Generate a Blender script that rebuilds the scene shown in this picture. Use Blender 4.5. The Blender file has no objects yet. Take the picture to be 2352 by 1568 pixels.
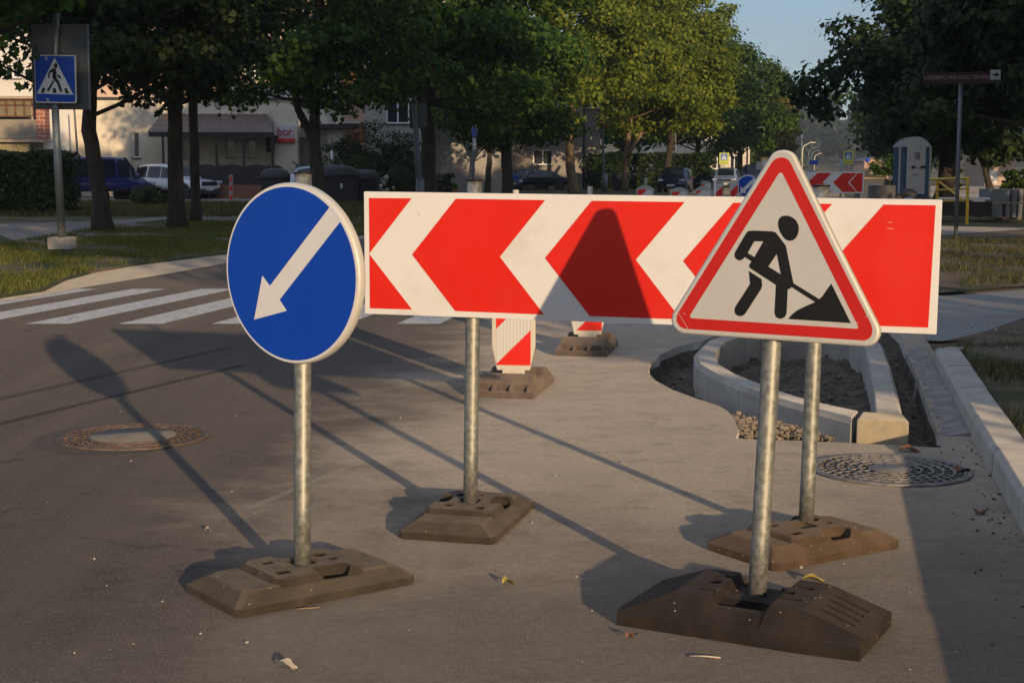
import bpy, bmesh, math, random
import numpy as np
from mathutils import Vector, Matrix
from mathutils.geometry import tessellate_polygon
R = math.radians
random.seed(7)
SC = bpy.context.scene
COL = SC.collection

# ------------------------------------------------------------------ camera
CAMZ = 1.45
FPX, CX, CY = 3400.0, 1176.0, 784.0            # focal length and centre on a 2352 px wide picture
_p, _a = math.atan(394 / FPX), 0.0035
_f = Vector((0, math.cos(_p), -math.sin(_p))); _u0 = Vector((0, math.sin(_p), math.cos(_p))); _r0 = Vector((1, 0, 0))
_r = math.cos(_a) * _r0 + math.sin(_a) * _u0
_u = -math.sin(_a) * _r0 + math.cos(_a) * _u0
CAMP = Vector((0, 0, CAMZ))
cd = bpy.data.cameras.new('camera'); cam = bpy.data.objects.new('camera', cd); COL.objects.link(cam)
cd.sensor_width = 36; cd.lens = FPX / 2352 * 36; cd.clip_end = 4000; cd.clip_start = 0.05
m = Matrix((_r, _u, -_f)).transposed().to_4x4(); m.translation = CAMP; cam.matrix_world = m
SC.camera = cam

# ------------------------------------------------------------------ light
SUN_EL = 9.7
SUN_H = Vector((0.385, -0.923, 0)).normalized()       # horizontal direction towards the sun
sun_dir = (SUN_H * math.cos(R(SUN_EL)) + Vector((0, 0, math.sin(R(SUN_EL))))).normalized()
W = bpy.data.worlds.new('World'); SC.world = W; W.use_nodes = True
nt = W.node_tree; nt.nodes.clear()
sky = nt.nodes.new('ShaderNodeTexSky'); sky.sky_type = 'NISHITA'; sky.sun_disc = False
sky.sun_elevation = R(SUN_EL); sky.sun_rotation = math.atan2(SUN_H.x, SUN_H.y)
sky.air_density = 1.0; sky.dust_density = .6; sky.ozone_density = 4.0
bg = nt.nodes.new('ShaderNodeBackground'); bg.inputs['Strength'].default_value = 0.15
wo = nt.nodes.new('ShaderNodeOutputWorld')
# cloud veil added overhead, unseen, to lift the ambient light; pale sky low down
tcw = nt.nodes.new('ShaderNodeTexCoord'); sxw = nt.nodes.new('ShaderNodeSeparateXYZ'); nt.links.new(tcw.outputs['Generated'], sxw.inputs[0])
def _mr(x, a, b, lo, hi):
    n = nt.nodes.new('ShaderNodeMapRange'); n.interpolation_type = 'SMOOTHSTEP'; nt.links.new(x, n.inputs[0])
    for i_, v_ in enumerate((a, b, lo, hi)): n.inputs[i_ + 1].default_value = v_
    return n.outputs[0]
nzw = nt.nodes.new('ShaderNodeTexNoise'); nzw.inputs['Scale'].default_value = 2.4; nzw.inputs['Detail'].default_value = 5; nt.links.new(tcw.outputs['Generated'], nzw.inputs['Vector'])
mpw = nt.nodes.new('ShaderNodeMapping'); mpw.inputs['Scale'].default_value = (3, 3, 16); nt.links.new(tcw.outputs['Generated'], mpw.inputs[0])
nz2 = nt.nodes.new('ShaderNodeTexNoise'); nz2.inputs['Scale'].default_value = 1.6; nz2.inputs['Detail'].default_value = 4; nt.links.new(mpw.outputs[0], nz2.inputs['Vector'])
fac = nt.nodes.new('ShaderNodeMath'); fac.operation = 'MULTIPLY'; nt.links.new(_mr(sxw.outputs[2], .16, .40, 0., 1.), fac.inputs[0])
fac2 = nt.nodes.new('ShaderNodeMath'); fac2.operation = 'MULTIPLY'; nt.links.new(_mr(sxw.outputs[1], -.5, .45, 1., .12), fac2.inputs[0]); nt.links.new(_mr(nzw.outputs[0], .3, .6, .5, 1.), fac2.inputs[1])
nt.links.new(fac2.outputs[0], fac.inputs[1])
base = nt.nodes.new('ShaderNodeMix'); base.data_type = 'RGBA'; nt.links.new(_mr(nz2.outputs[0], .35, .7, .45, .8), base.inputs[0]); nt.links.new(sky.outputs[0], base.inputs[6]); base.inputs[7].default_value = (2.05, 2.3, 2.75, 1)
mixw = nt.nodes.new('ShaderNodeMix'); mixw.data_type = 'RGBA'; nt.links.new(fac.outputs[0], mixw.inputs[0]); nt.links.new(base.outputs[2], mixw.inputs[6]); mixw.inputs[7].default_value = (3.1, 3.5, 4.6, 1)
nt.links.new(mixw.outputs[2], bg.inputs[0]); nt.links.new(bg.outputs[0], wo.inputs[0])
sl = bpy.data.lights.new('sun', 'SUN'); sl.energy = 3.7; sl.angle = R(0.55); sl.color = (1.0, 0.72, 0.44)
so = bpy.data.objects.new('sun', sl); COL.objects.link(so); so.rotation_euler = sun_dir.to_track_quat('Z', 'Y').to_euler()
so.location = (20, -40, 20)
SC.view_settings.view_transform = 'Standard'; SC.view_settings.look = 'None'; SC.view_settings.gamma = 1
SC.view_settings.exposure = 0.15; SC.view_settings.use_curve_mapping = False
SC.cycles.max_bounces = 6; SC.cycles.diffuse_bounces = 3; SC.cycles.transparent_max_bounces = 8

# ------------------------------------------------------------------ placing helpers
def ray(u, v):
    return (_f + _r * ((u - CX) / FPX) - _u * ((v - CY) / FPX))
def P(u, v, h=0.0):
    d = ray(u, v); t = (h - CAMZ) / d.z; return CAMP + d * t
def at(u, v, Y):
    d = ray(u, v); return CAMP + d * (Y / d.y)
def hit(u, v, o, n):
    d = ray(u, v); return CAMP + d * ((o - CAMP).dot(n) / d.dot(n))
def RX(off, y):                # x of a line parallel to the main road, off metres from its right kerb
    return 0.83 + off + 0.213 * y

# ------------------------------------------------------------------ materials
MC = {}
def nodes_of(name):
    m = bpy.data.materials.new(name); m.use_nodes = True
    t = m.node_tree; b = t.nodes['Principled BSDF']; return m, t, b
def mixc(t, fac, a, b):
    n = t.nodes.new('ShaderNodeMix'); n.data_type = 'RGBA'
    for inp, v in ((n.inputs[0], fac), (n.inputs[6], a), (n.inputs[7], b)):
        if isinstance(v, (int, float)): inp.default_value = v
        elif isinstance(v, tuple): inp.default_value = (v[0], v[1], v[2], 1)
        else: t.links.new(v, inp)
    return n.outputs[2]
def noise(t, vec, scale, detail=4, rough=.6, w=None):
    n = t.nodes.new('ShaderNodeTexNoise'); n.inputs['Scale'].default_value = scale
    n.inputs['Detail'].default_value = detail; n.inputs['Roughness'].default_value = rough
    if vec is not None: t.links.new(vec, n.inputs['Vector'])
    return n.outputs['Fac']
def ramp(t, x, a, b, lo=0., hi=1.):
    n = t.nodes.new('ShaderNodeMapRange'); n.interpolation_type = 'SMOOTHSTEP'
    n.inputs[1].default_value = a; n.inputs[2].default_value = b; n.inputs[3].default_value = lo; n.inputs[4].default_value = hi
    t.links.new(x, n.inputs[0]); return n.outputs[0]
def math_(t, op, a, b=None, c=None):
    n = t.nodes.new('ShaderNodeMath'); n.operation = op
    for i, v in enumerate((a, b, c)):
        if v is None: continue
        if isinstance(v, (int, float)): n.inputs[i].default_value = v
        else: t.links.new(v, n.inputs[i])
    return n.outputs[0]
def pos(t, kind='world'):
    if kind == 'world':
        return t.nodes.new('ShaderNodeNewGeometry').outputs['Position']
    return t.nodes.new('ShaderNodeTexCoord').outputs['Object']
def bump(t, b, h, strength, dist):
    n = t.nodes.new('ShaderNodeBump'); n.inputs['Strength'].default_value = strength; n.inputs['Distance'].default_value = dist
    t.links.new(h, n.inputs['Height']); t.links.new(n.outputs[0], b.inputs['Normal'])
def M(name, col, rough=.6, metal=0., var=.12, scale=8., bmp=0., bscale=60., bdist=.004, coat=0., dirt=None, dscale=3., spec=None, kind='obj'):
    if name in MC: return MC[name]
    m, t, b = nodes_of(name)
    v = pos(t, kind)
    n1 = noise(t, v, scale)
    c = mixc(t, ramp(t, n1, .3, .7), tuple(x * (1 - var) for x in col), tuple(min(1, x * (1 + var)) for x in col))
    if dirt:
        n2 = noise(t, v, dscale, 6, .7)
        c = mixc(t, ramp(t, n2, .5, .72, 0, dirt[3]), c, dirt[:3])
    t.links.new(c, b.inputs['Base Color'])
    n3 = noise(t, v, scale * 2.3)
    r = ramp(t, n3, .2, .8, max(0.02, rough - .1), min(1, rough + .1)); t.links.new(r, b.inputs['Roughness'])
    b.inputs['Metallic'].default_value = metal
    if coat: b.inputs['Coat Weight'].default_value = coat; b.inputs['Coat Roughness'].default_value = .06
    if spec is not None: b.inputs['Specular IOR Level'].default_value = spec
    if rough >= .85: b.inputs['Diffuse Roughness'].default_value = 1.
    if bmp: bump(t, b, noise(t, v, bscale, 5, .65), bmp, bdist)
    MC[name] = m; return m
def glass(name, col=(.02, .025, .03), rough=.06):
    if name in MC: return MC[name]
    m, t, b = nodes_of(name); v = pos(t, 'obj')
    t.links.new(mixc(t, noise(t, v, 2), tuple(x * .6 for x in col), tuple(x * 1.5 for x in col)), b.inputs['Base Color'])
    b.inputs['Roughness'].default_value = rough; b.inputs['IOR'].default_value = 1.5
    MC[name] = m; return m
def emit(name, col, s):
    if name in MC: return MC[name]
    m, t, b = nodes_of(name); b.inputs['Base Color'].default_value = (*col, 1)
    b.inputs['Emission Color'].default_value = (*col, 1); b.inputs['Emission Strength'].default_value = s
    MC[name] = m; return m
def leafmat(name, dark, mid, light, trans=.35):
    if name in MC: return MC[name]
    m = bpy.data.materials.new(name); m.use_nodes = True; t = m.node_tree; t.nodes.clear()
    g = t.nodes.new('ShaderNodeNewGeometry'); v = pos(t)
    big = noise(t, v, .35, 3)
    rnd = math_(t, 'ADD', math_(t, 'MULTIPLY', g.outputs['Random Per Island'], .6), math_(t, 'MULTIPLY', big, .5))
    cr = t.nodes.new('ShaderNodeValToRGB'); t.links.new(rnd, cr.inputs[0])
    e = cr.color_ramp.elements; e[0].position = .18; e[0].color = (*dark, 1); e[1].position = .85; e[1].color = (*light, 1)
    k = cr.color_ramp.elements.new(.5); k.color = (*mid, 1)
    p = t.nodes.new('ShaderNodeBsdfPrincipled'); p.inputs['Roughness'].default_value = .6
    p.inputs['Specular IOR Level'].default_value = .2
    t.links.new(cr.outputs[0], p.inputs['Base Color'])
    tr = t.nodes.new('ShaderNodeBsdfTranslucent'); hs = t.nodes.new('ShaderNodeHueSaturation')
    hs.inputs['Hue'].default_value = .485; hs.inputs['Value'].default_value = 1.5; t.links.new(cr.outputs[0], hs.inputs['Color']); t.links.new(hs.outputs[0], tr.inputs[0])
    mx = t.nodes.new('ShaderNodeMixShader'); mx.inputs[0].default_value = trans
    t.links.new(p.outputs[0], mx.inputs[1]); t.links.new(tr.outputs[0], mx.inputs[2])
    o = t.nodes.new('ShaderNodeOutputMaterial'); t.links.new(mx.outputs[0], o.inputs[0])
    MC[name] = m; return m

# ------------------------------------------------------------------ objects
def tag(o, label=None, cat=None, group=None, kind=None):
    if label: o['label'] = label
    if cat: o['category'] = cat
    if group: o['group'] = group
    if kind: o['kind'] = kind
    return o
def thing(name, label, cat, loc=(0, 0, 0), rz=0., group=None):
    o = bpy.data.objects.new(name, None); COL.objects.link(o); o.empty_display_size = .2
    o.location = loc; o.rotation_euler = (0, 0, rz)
    o['_m'] = 0; del o['_m']
    return tag(o, label, cat, group)
def mw(o):
    mm = Matrix.LocRotScale(o.location, o.rotation_euler, o.scale)
    return mw(o.parent) @ mm if o.parent else mm
class MB:
    def __init__(s): s.v = []; s.f = []; s.m = []; s.sm = []
    def add(s, vs, fs, mi=0, smooth=False):
        o = len(s.v); s.v += [Vector(x) for x in vs]
        for f in fs: s.f.append([o + i for i in f]); s.m.append(mi); s.sm.append(smooth)
        return s
    def box(s, c, d, mi=0, rz=0., ax=None):
        x, y, z = d[0] / 2, d[1] / 2, d[2] / 2; c = Vector(c)
        rm = Matrix.Rotation(rz, 3, 'Z') if ax is None else ax
        vs = [c + rm @ Vector((a * x, b * y, e * z)) for a in (-1, 1) for b in (-1, 1) for e in (-1, 1)]
        return s.add(vs, [(0, 1, 3, 2), (4, 6, 7, 5), (0, 4, 5, 1), (2, 3, 7, 6), (0, 2, 6, 4), (1, 5, 7, 3)], mi)
    def tube(s, pts, rad, n=12, mi=0, cap=True, smooth=True):
        pts = [Vector(p) for p in pts]
        if not hasattr(rad, '__len__'): rad = [rad] * len(pts)
        rings = []; prev = None
        for i, p in enumerate(pts):
            d = (pts[min(i + 1, len(pts) - 1)] - pts[max(i - 1, 0)]).normalized()
            a = prev if prev is not None else (Vector((1, 0, 0)) if abs(d.x) < .9 else Vector((0, 1, 0)))
            a = (a - d * a.dot(d)).normalized(); b = d.cross(a); prev = a
            rings.append([p + (a * math.cos(2 * math.pi * k / n) + b * math.sin(2 * math.pi * k / n)) * rad[i] for k in range(n)])
        o = len(s.v); s.v += [q for r_ in rings for q in r_]
        for i in range(len(pts) - 1):
            for k in range(n):
                k2 = (k + 1) % n
                s.f.append([o + i * n + k, o + i * n + k2, o + (i + 1) * n + k2, o + (i + 1) * n + k]); s.m.append(mi); s.sm.append(smooth)
        if cap:
            s.f.append([o + k for k in range(n)][::-1]); s.m.append(mi); s.sm.append(False)
            s.f.append([o + (len(pts) - 1) * n + k for k in range(n)]); s.m.append(mi); s.sm.append(False)
        return s
    def loft(s, rings, mi=0, smooth=True, cap=True, closed=True):
        n = len(rings[0]); o = len(s.v); s.v += [Vector(q) for r_ in rings for q in r_]
        for i in range(len(rings) - 1):
            for k in range(n if closed else n - 1):
                k2 = (k + 1) % n
                s.f.append([o + i * n + k, o + i * n + k2, o + (i + 1) * n + k2, o + (i + 1) * n + k]); s.m.append(mi); s.sm.append(smooth)
        if cap:
            s.f.append([o + k for k in range(n)][::-1]); s.m.append(mi); s.sm.append(False)
            s.f.append([o + (len(rings) - 1) * n + k for k in range(n)]); s.m.append(mi); s.sm.append(False)
        return s
    def lathe(s, prof, c=(0, 0, 0), n=32, mi=0, axis=None):
        c = Vector(c); rm = axis if axis is not None else Matrix.Identity(3)
        rings = [[c + rm @ Vector((r_ * math.cos(2 * math.pi * k / n), r_ * math.sin(2 * math.pi * k / n), z)) for k in range(n)] for r_, z in prof]
        return s.loft(rings, mi)
    def poly(s, pts, holes=(), mi=0):
        loops = [[Vector(p) for p in pts]] + [[Vector(p) for p in h] for h in holes]
        tr = tessellate_polygon(loops); flat = [p for l in loops for p in l]
        return s.add(flat, [tuple(x) for x in tr], mi)
    def prism(s, pts, vec, holes=(), mi=0, smooth=False):
        """polygon extruded by vec; holes go right through"""
        vec = Vector(vec); loops = [[Vector(p) for p in pts]] + [[Vector(p) for p in h] for h in holes]
        tr = tessellate_polygon(loops); flat = [p for l in loops for p in l]; n = len(flat)
        s.add(flat + [p + vec for p in flat], [tuple(x) for x in tr] + [tuple(i + n for i in reversed(x)) for x in tr], mi)
        o = len(s.v) - 2 * n; k0 = 0
        for l in loops:
            L = len(l)
            for i in range(L):
                j = (i + 1) % L
                s.f.append([o + k0 + i, o + k0 + j, o + n + k0 + j, o + n + k0 + i]); s.m.append(mi); s.sm.append(smooth)
            k0 += L
        return s
    def build(s, name, mats, parent=None, world=True, bevel=0, seg=2, sub=0, weld=False):
        me = bpy.data.meshes.new(name)
        vs = s.v
        if parent is not None and world:
            iv = mw(parent).inverted(); vs = [iv @ v for v in vs]
        me.from_pydata([tuple(v) for v in vs], [], s.f)
        if not isinstance(mats, (list, tuple)): mats = [mats]
        for x in mats: me.materials.append(x)
        me.polygons.foreach_set('material_index', s.m); me.polygons.foreach_set('use_smooth', s.sm)
        bm = bmesh.new(); bm.from_mesh(me)
        if weld: bmesh.ops.remove_doubles(bm, verts=bm.verts, dist=1e-5)
        bmesh.ops.recalc_face_normals(bm, faces=bm.faces); bm.to_mesh(me); bm.free()
        o = bpy.data.objects.new(name, me); COL.objects.link(o)
        if parent is not None: o.parent = parent
        if bevel:
            b = o.modifiers.new('bevel', 'BEVEL'); b.width = bevel; b.segments = seg; b.limit_method = 'ANGLE'; b.angle_limit = R(35)
            b.harden_normals = False
        if sub:
            q = o.modifiers.new('sub', 'SUBSURF'); q.levels = sub; q.render_levels = sub
        return o
def cut(o, cutters):
    """really cut recesses: boolean, evaluated into the mesh"""
    tmp = []
    for c in cutters:
        co = c.build('cutter', [o.data.materials[0]]); tmp.append(co)
        b = o.modifiers.new('cut', 'BOOLEAN'); b.operation = 'DIFFERENCE'; b.object = co; b.solver = 'EXACT'
        co.parent = None; co.matrix_world = mw(o.parent) if o.parent else Matrix.Identity(4)
    bv = [x for x in o.modifiers if x.type == 'BEVEL']
    keep = [(x.width, x.segments) for x in bv]
    for x in bv: o.modifiers.remove(x)
    bpy.context.view_layer.update()
    ev = o.evaluated_get(bpy.context.evaluated_depsgraph_get()); nm = bpy.data.meshes.new_from_object(ev)
    nm.name = o.name; o.modifiers.clear(); o.data = nm
    for co in tmp: bpy.data.objects.remove(co, do_unlink=True)
    for w_, s_ in keep:
        b = o.modifiers.new('bevel', 'BEVEL'); b.width = w_; b.segments = s_; b.limit_method = 'ANGLE'; b.angle_limit = R(30)
    return o
def kids(o): return [c for c in bpy.data.objects if c.parent == o]
def copy_tree(o, loc=None, rz=None, scale=None, label=None, parent=None):
    c = o.copy(); COL.objects.link(c)
    if parent is not None: c.parent = parent
    for ch in kids(o): copy_tree(ch, parent=c)
    if loc is not None: c.location = loc
    if rz is not None: c.rotation_euler = (0, 0, rz)
    if scale is not None: c.scale = scale if hasattr(scale, '__len__') else (scale,) * 3
    if label: c['label'] = label
    return c
def text(name, s, size, mat, parent, mtx, depth=.004, align='CENTER', sx=1.0, bold=0.0):
    cu = bpy.data.curves.new(name, 'FONT'); cu.body = s; cu.size = size; cu.align_x = align; cu.align_y = 'CENTER'; cu.extrude = depth
    cu.offset = bold
    to = bpy.data.objects.new(name, cu); COL.objects.link(to); bpy.context.view_layer.update()
    me = bpy.data.meshes.new_from_object(to.evaluated_get(bpy.context.evaluated_depsgraph_get()))
    bpy.data.objects.remove(to, do_unlink=True)
    me.transform(Matrix.Diagonal((sx, 1, 1, 1)))
    # text lies in XY facing +Z -> stand it up facing -Y of mtx
    me.transform(mtx @ Matrix.Rotation(R(90), 4, 'X'))
    if parent is not None: me.transform(mw(parent).inverted())
    me.materials.clear(); me.materials.append(mat)
    o = bpy.data.objects.new(name, me); COL.objects.link(o); o.parent = parent; return o
def frame(c, yaw, tilt=0, roll=0):
    """panel frame: local x right, y back, z up"""
    return Matrix.Translation(c) @ (Matrix.Rotation(yaw, 4, 'Z') @ Matrix.Rotation(tilt, 4, 'X') @ Matrix.Rotation(roll, 4, 'Y'))
class Art:
    """flat artwork on a panel, given as picture coordinates of the panel's face"""
    def __init__(s, fr, ax=1., ox=0., oy=0.):
        s.fr = fr; s.inv = fr.inverted(); s.o = fr.translation; s.n = (fr.to_3x3() @ Vector((0, 1, 0))).normalized(); s.k = (ax, ox, oy)
    def loc(s, x, y):
        a, ox, oy = s.k; q = s.inv @ hit(ox + x * a, oy + y * a, s.o, s.n); return (q.x, q.z)
    def L(s, pts): return [s.loc(*p) for p in pts]
def sheet(name, fr, pts2, off, mat, parent, holes=(), thick=0.0006):
    b = MB(); f = lambda p: fr @ Vector((p[0], -off, p[1]))
    n = fr.to_3x3() @ Vector((0, thick, 0))
    b.prism([f(p) for p in pts2], n, [[f(p) for p in h] for h in holes]); return b.build(name, mat, parent)
def circ(r, n=72, cx=0, cy=0, ry=None): return [(cx + r * math.cos(2 * math.pi * k / n), cy + (ry or r) * math.sin(2 * math.pi * k / n)) for k in range(n)]
def rrect(w, h, r, n=6):
    out = []
    for sx, sy, a0 in ((1, 1, 0), (-1, 1, 90), (-1, -1, 180), (1, -1, 270)):
        for k in range(n + 1):
            a = R(a0 + 90 * k / n); out.append((sx * (w / 2 - r) + r * math.cos(a), sy * (h / 2 - r) + r * math.sin(a)))
    return out

# ------------------------------------------------------------------ common materials
zinc = None
def zincm():
    m, t, b = nodes_of('galvanised steel'); v = pos(t, 'obj')
    n = noise(t, v, 38, 5, .7); n2 = noise(t, v, 7, 4)
    c = mixc(t, ramp(t, n, .35, .65), (.24, .245, .22), (.42, .42, .37)); c = mixc(t, ramp(t, n2, .45, .7, 0, .5), c, (.36, .33, .28))
    t.links.new(c, b.inputs['Base Color']); b.inputs['Metallic'].default_value = .7
    t.links.new(ramp(t, n, .3, .7, .42, .6), b.inputs['Roughness']); bump(t, b, n, .15, .002); return m
zinc = zincm()
WHITE = M('sign white film', (.72, .71, .69), .38, var=.02, scale=3, dirt=(.52, .48, .41, .35), dscale=5)
RED = M('sign red film', (.68, .022, .012), .36, var=.03, scale=3, dirt=(.45, .05, .04, .2), dscale=6, spec=.3)
BLUE = M('sign blue film', (.005, .058, .42), .36, var=.04, scale=3, spec=.3)
WHITE_SHADE = M('white film toned for tree shade', (.50, .485, .45), .42, var=.03, scale=3, dirt=(.38, .35, .30, .3), dscale=6)  # triangle's partial tree shade is mixed into this white
RED_SHADE = M('red film toned for tree shade', (.50, .016, .011), .40, var=.04, scale=3, spec=.3)  # the same tree shade darkens the triangle's red
BLACK = M('sign black film', (.012, .011, .010), .42, var=.1, spec=.25)
RIM = M('sign rim aluminium', (.62, .60, .54), .45, .1, var=.05)
BACK = M('sign back grey', (.075, .082, .088), .5, .3, var=.08)
RUBBER = M('recycled rubber', (.050, .040, .030), .85, var=.25, scale=9, bmp=.5, bscale=220, bdist=.003, dirt=(.085, .066, .047, .6), dscale=4, spec=.25)
RUBBER2 = M('dark recycled rubber', (.026, .021, .018), .85, var=.3, scale=9, bmp=.6, bscale=220, bdist=.003, dirt=(.045, .036, .027, .6), dscale=5, spec=.25)
RUBBER3 = M('brown recycled rubber', (.10, .066, .040), .85, var=.25, scale=9, bmp=.5, bscale=220, bdist=.003, dirt=(.07, .05, .035, .6), dscale=7, spec=.25)
DARKM = M('dark steel', (.05, .055, .06), .5, .4)
GREYP = M('grey painted pole', (.14, .155, .165), .5, .3, var=.1)
CONC = M('cast concrete', (.40, .375, .33), .85, var=.12, scale=5, bmp=.35, bscale=90, bdist=.004, dirt=(.26, .235, .2, .6), dscale=4)

# ------------------------------------------------------------------ ground
def roadmat():
    m, t, b = nodes_of('worn asphalt with concrete dust'); v = pos(t)
    sx = t.nodes.new('ShaderNodeSeparateXYZ'); t.links.new(v, sx.inputs[0]); X, Y = sx.outputs[0], sx.outputs[1]
    fine = noise(t, v, 220, 3, .8); mid = noise(t, v, 30, 5, .7); big = noise(t, v, .9, 5, .6); strk = t.nodes.new('ShaderNodeMapping')
    strk.inputs['Rotation'].default_value = (0, 0, R(12)); strk.inputs['Scale'].default_value = (1, 2.2, 1); t.links.new(v, strk.inputs[0])
    st = noise(t, strk.outputs[0], 1.6, 5, .6)
    fine2 = noise(t, v, 120, 2, .6); asph = mixc(t, ramp(t, math_(t, 'ADD', math_(t, 'MULTIPLY', fine, .5), math_(t, 'MULTIPLY', fine2, .5)), .40, .62), (.046, .040, .035), (.215, .182, .152))
    asph = mixc(t, ramp(t, big, .35, .7, 0, .5), asph, (.115, .098, .085))
    vo = t.nodes.new('ShaderNodeTexVoronoi'); vo.inputs['Scale'].default_value = 75; t.links.new(v, vo.inputs['Vector'])
    sel = t.nodes.new('ShaderNodeSeparateColor'); t.links.new(vo.outputs['Color'], sel.inputs[0])
    spk = math_(t, 'MULTIPLY', math_(t, 'GREATER_THAN', sel.outputs[0], .88), math_(t, 'LESS_THAN', vo.outputs['Distance'], .28))
    asph = mixc(t, math_(t, 'MULTIPLY', spk, .55), asph, (.42, .38, .33))
    dust = mixc(t, ramp(t, mid, .3, .7), (.56, .475, .37), (.66, .565, .45))
    dust = mixc(t, ramp(t, st, .42, .68, 0, .38), dust, (.44, .375, .295))
    pit = math_(t, 'MULTIPLY', math_(t, 'GREATER_THAN', sel.outputs[1], .9), math_(t, 'LESS_THAN', vo.outputs['Distance'], .3))
    dust = mixc(t, math_(t, 'MULTIPLY', pit, .6), dust, (.12, .10, .09))
    # where the fresh concrete dust lies: right of a wandering line, beyond the nearest strip of road
    lx = math_(t, 'ADD', math_(t, 'ADD', X, 1.25), math_(t, 'MULTIPLY', math_(t, 'SUBTRACT', Y, 6.7), -.10))
    lx = math_(t, 'ADD', lx, math_(t, 'MULTIPLY', math_(t, 'SUBTRACT', big, .5), 2.2))
    lx = math_(t, 'ADD', lx, math_(t, 'MULTIPLY', math_(t, 'SUBTRACT', st, .5), 1.1))
    k1 = ramp(t, lx, -.35, 1.15); k2 = ramp(t, math_(t, 'ADD', Y, math_(t, 'MULTIPLY', math_(t, 'SUBTRACT', big, .5), 3.)), 4.3, 7.2, .28, 1)
    k3 = ramp(t, Y, 17, 34, 1, .15)
    k = math_(t, 'MULTIPLY', math_(t, 'MULTIPLY', k1, k2), k3)
    k = math_(t, 'ADD', k, ramp(t, mid, .45, .8, 0, .12))
    # hairline cracks, patches of older asphalt and tyre-polished tracks
    wv = t.nodes.new('ShaderNodeTexVoronoi'); wv.feature = 'DISTANCE_TO_EDGE'; wv.inputs['Scale'].default_value = .55
    ws = t.nodes.new('ShaderNodeVectorMath'); ws.operation = 'MULTIPLY_ADD'; nv = t.nodes.new('ShaderNodeTexNoise'); nv.inputs['Scale'].default_value = 2.2; nv.inputs['Detail'].default_value = 6; t.links.new(v, nv.inputs['Vector'])
    t.links.new(nv.outputs['Color'], ws.inputs[0]); ws.inputs[1].default_value = (1.1, 1.1, 0); t.links.new(v, ws.inputs[2]); t.links.new(ws.outputs[0], wv.inputs['Vector'])
    crk = math_(t, 'MULTIPLY', ramp(t, wv.outputs['Distance'], .0, .007, 1, 0), ramp(t, noise(t, v, .5, 3), .48, .56))
    asph = mixc(t, math_(t, 'MULTIPLY', crk, .7), asph, (.025, .022, .02))
    tr = t.nodes.new('ShaderNodeMapping'); tr.inputs['Rotation'].default_value = (0, 0, R(12)); tr.inputs['Scale'].default_value = (1.0, .06, 1); t.links.new(v, tr.inputs[0])
    asph = mixc(t, ramp(t, noise(t, tr.outputs[0], 1.4, 4), .42, .62, 0, .45), asph, (.19, .158, .13))
    blot = noise(t, v, 2.6, 7, .75); asph = mixc(t, ramp(t, blot, .56, .68, 0, .4), asph, (.05, .043, .037))
    dust = mixc(t, ramp(t, noise(t, v, 4.2, 7, .72), .50, .66, 0, .5), dust, (.36, .30, .235)); dust = mixc(t, ramp(t, noise(t, tr.outputs[0], 3.0, 6, .7), .55, .68, 0, .5), dust, (.68, .60, .48))
    c = mixc(t, k, asph, dust)
    # sealed seams on the left lane
    def seg(x1, y1, x2, y2, w, colr, fac, c):
        dx, dy = x2 - x1, y2 - y1; L = math.hypot(dx, dy)
        d = math_(t, 'ADD', math_(t, 'MULTIPLY', X, dy / L), math_(t, 'MULTIPLY', Y, -dx / L)); off = (x1 * dy - y1 * dx) / L
        d = math_(t, 'ABSOLUTE', math_(t, 'ADD', math_(t, 'SUBTRACT', d, off), math_(t, 'MULTIPLY', math_(t, 'SUBTRACT', mid, .5), w * 1.6)))
        k_ = math_(t, 'LESS_THAN', d, w)
        s_ = math_(t, 'ADD', math_(t, 'MULTIPLY', X, dx / L), math_(t, 'MULTIPLY', Y, dy / L)); s0 = (x1 * dx + y1 * dy) / L
        k_ = math_(t, 'MULTIPLY', k_, math_(t, 'MULTIPLY', math_(t, 'GREATER_THAN', s_, s0), math_(t, 'LESS_THAN', s_, s0 + L)))
        return mixc(t, math_(t, 'MULTIPLY', k_, fac), c, colr)
    for (a_, b_, w_, f_) in (((-20, 978), (560, 838), .035, .75), ((-40, 925), (520, 800), .04, .6), ((-40, 1070), (60, 1052), .03, .4), ((640, 1180), (1180, 840), .02, .0)):
        p1, p2 = P(*a_), P(*b_); c = seg(p1.x, p1.y, p2.x, p2.y, w_, (.035, .031, .028), f_, c)
    for (a_, b_, w_, f_) in (((575, 1165), (1010, 985), .02, .28), ((600, 1120), (1700, 960), .03, .15)):
        p1, p2 = P(*a_), P(*b_); c = seg(p1.x, p1.y, p2.x, p2.y, w_, (.52, .47, .40), f_, c)
    t.links.new(c, b.inputs['Base Color']); b.inputs['Roughness'].default_value = .88; b.inputs['Specular IOR Level'].default_value = .3; b.inputs['Diffuse Roughness'].default_value = 1.
    h = math_(t, 'ADD', math_(t, 'MULTIPLY', fine, 1.), math_(t, 'MULTIPLY', mid, .9)); bump(t, b, h, 1., .011)
    return m
def turfmat(name, g1, g2, soil, k):
    m, t, b = nodes_of(name); v = pos(t)
    n = noise(t, v, 14, 6, .75); n2 = noise(t, v, .55, 5, .65)
    c = mixc(t, ramp(t, n, .3, .7), g1, g2)
    s = mixc(t, ramp(t, noise(t, v, 40, 4, .7), .3, .7), soil, tuple(x * 1.6 for x in soil))
    c = mixc(t, ramp(t, n2, k, k + .12), c, s); t.links.new(c, b.inputs['Base Color']); b.inputs['Roughness'].default_value = .95
    bump(t, b, n, .9, .05); return m
ROAD = roadmat()
TURF = turfmat('turf', (.035, .045, .014), (.085, .095, .028), (.17, .115, .065), .48)
TURFR = turfmat('thin dry turf', (.050, .058, .020), (.095, .10, .036), (.15, .11, .075), .42)
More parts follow.
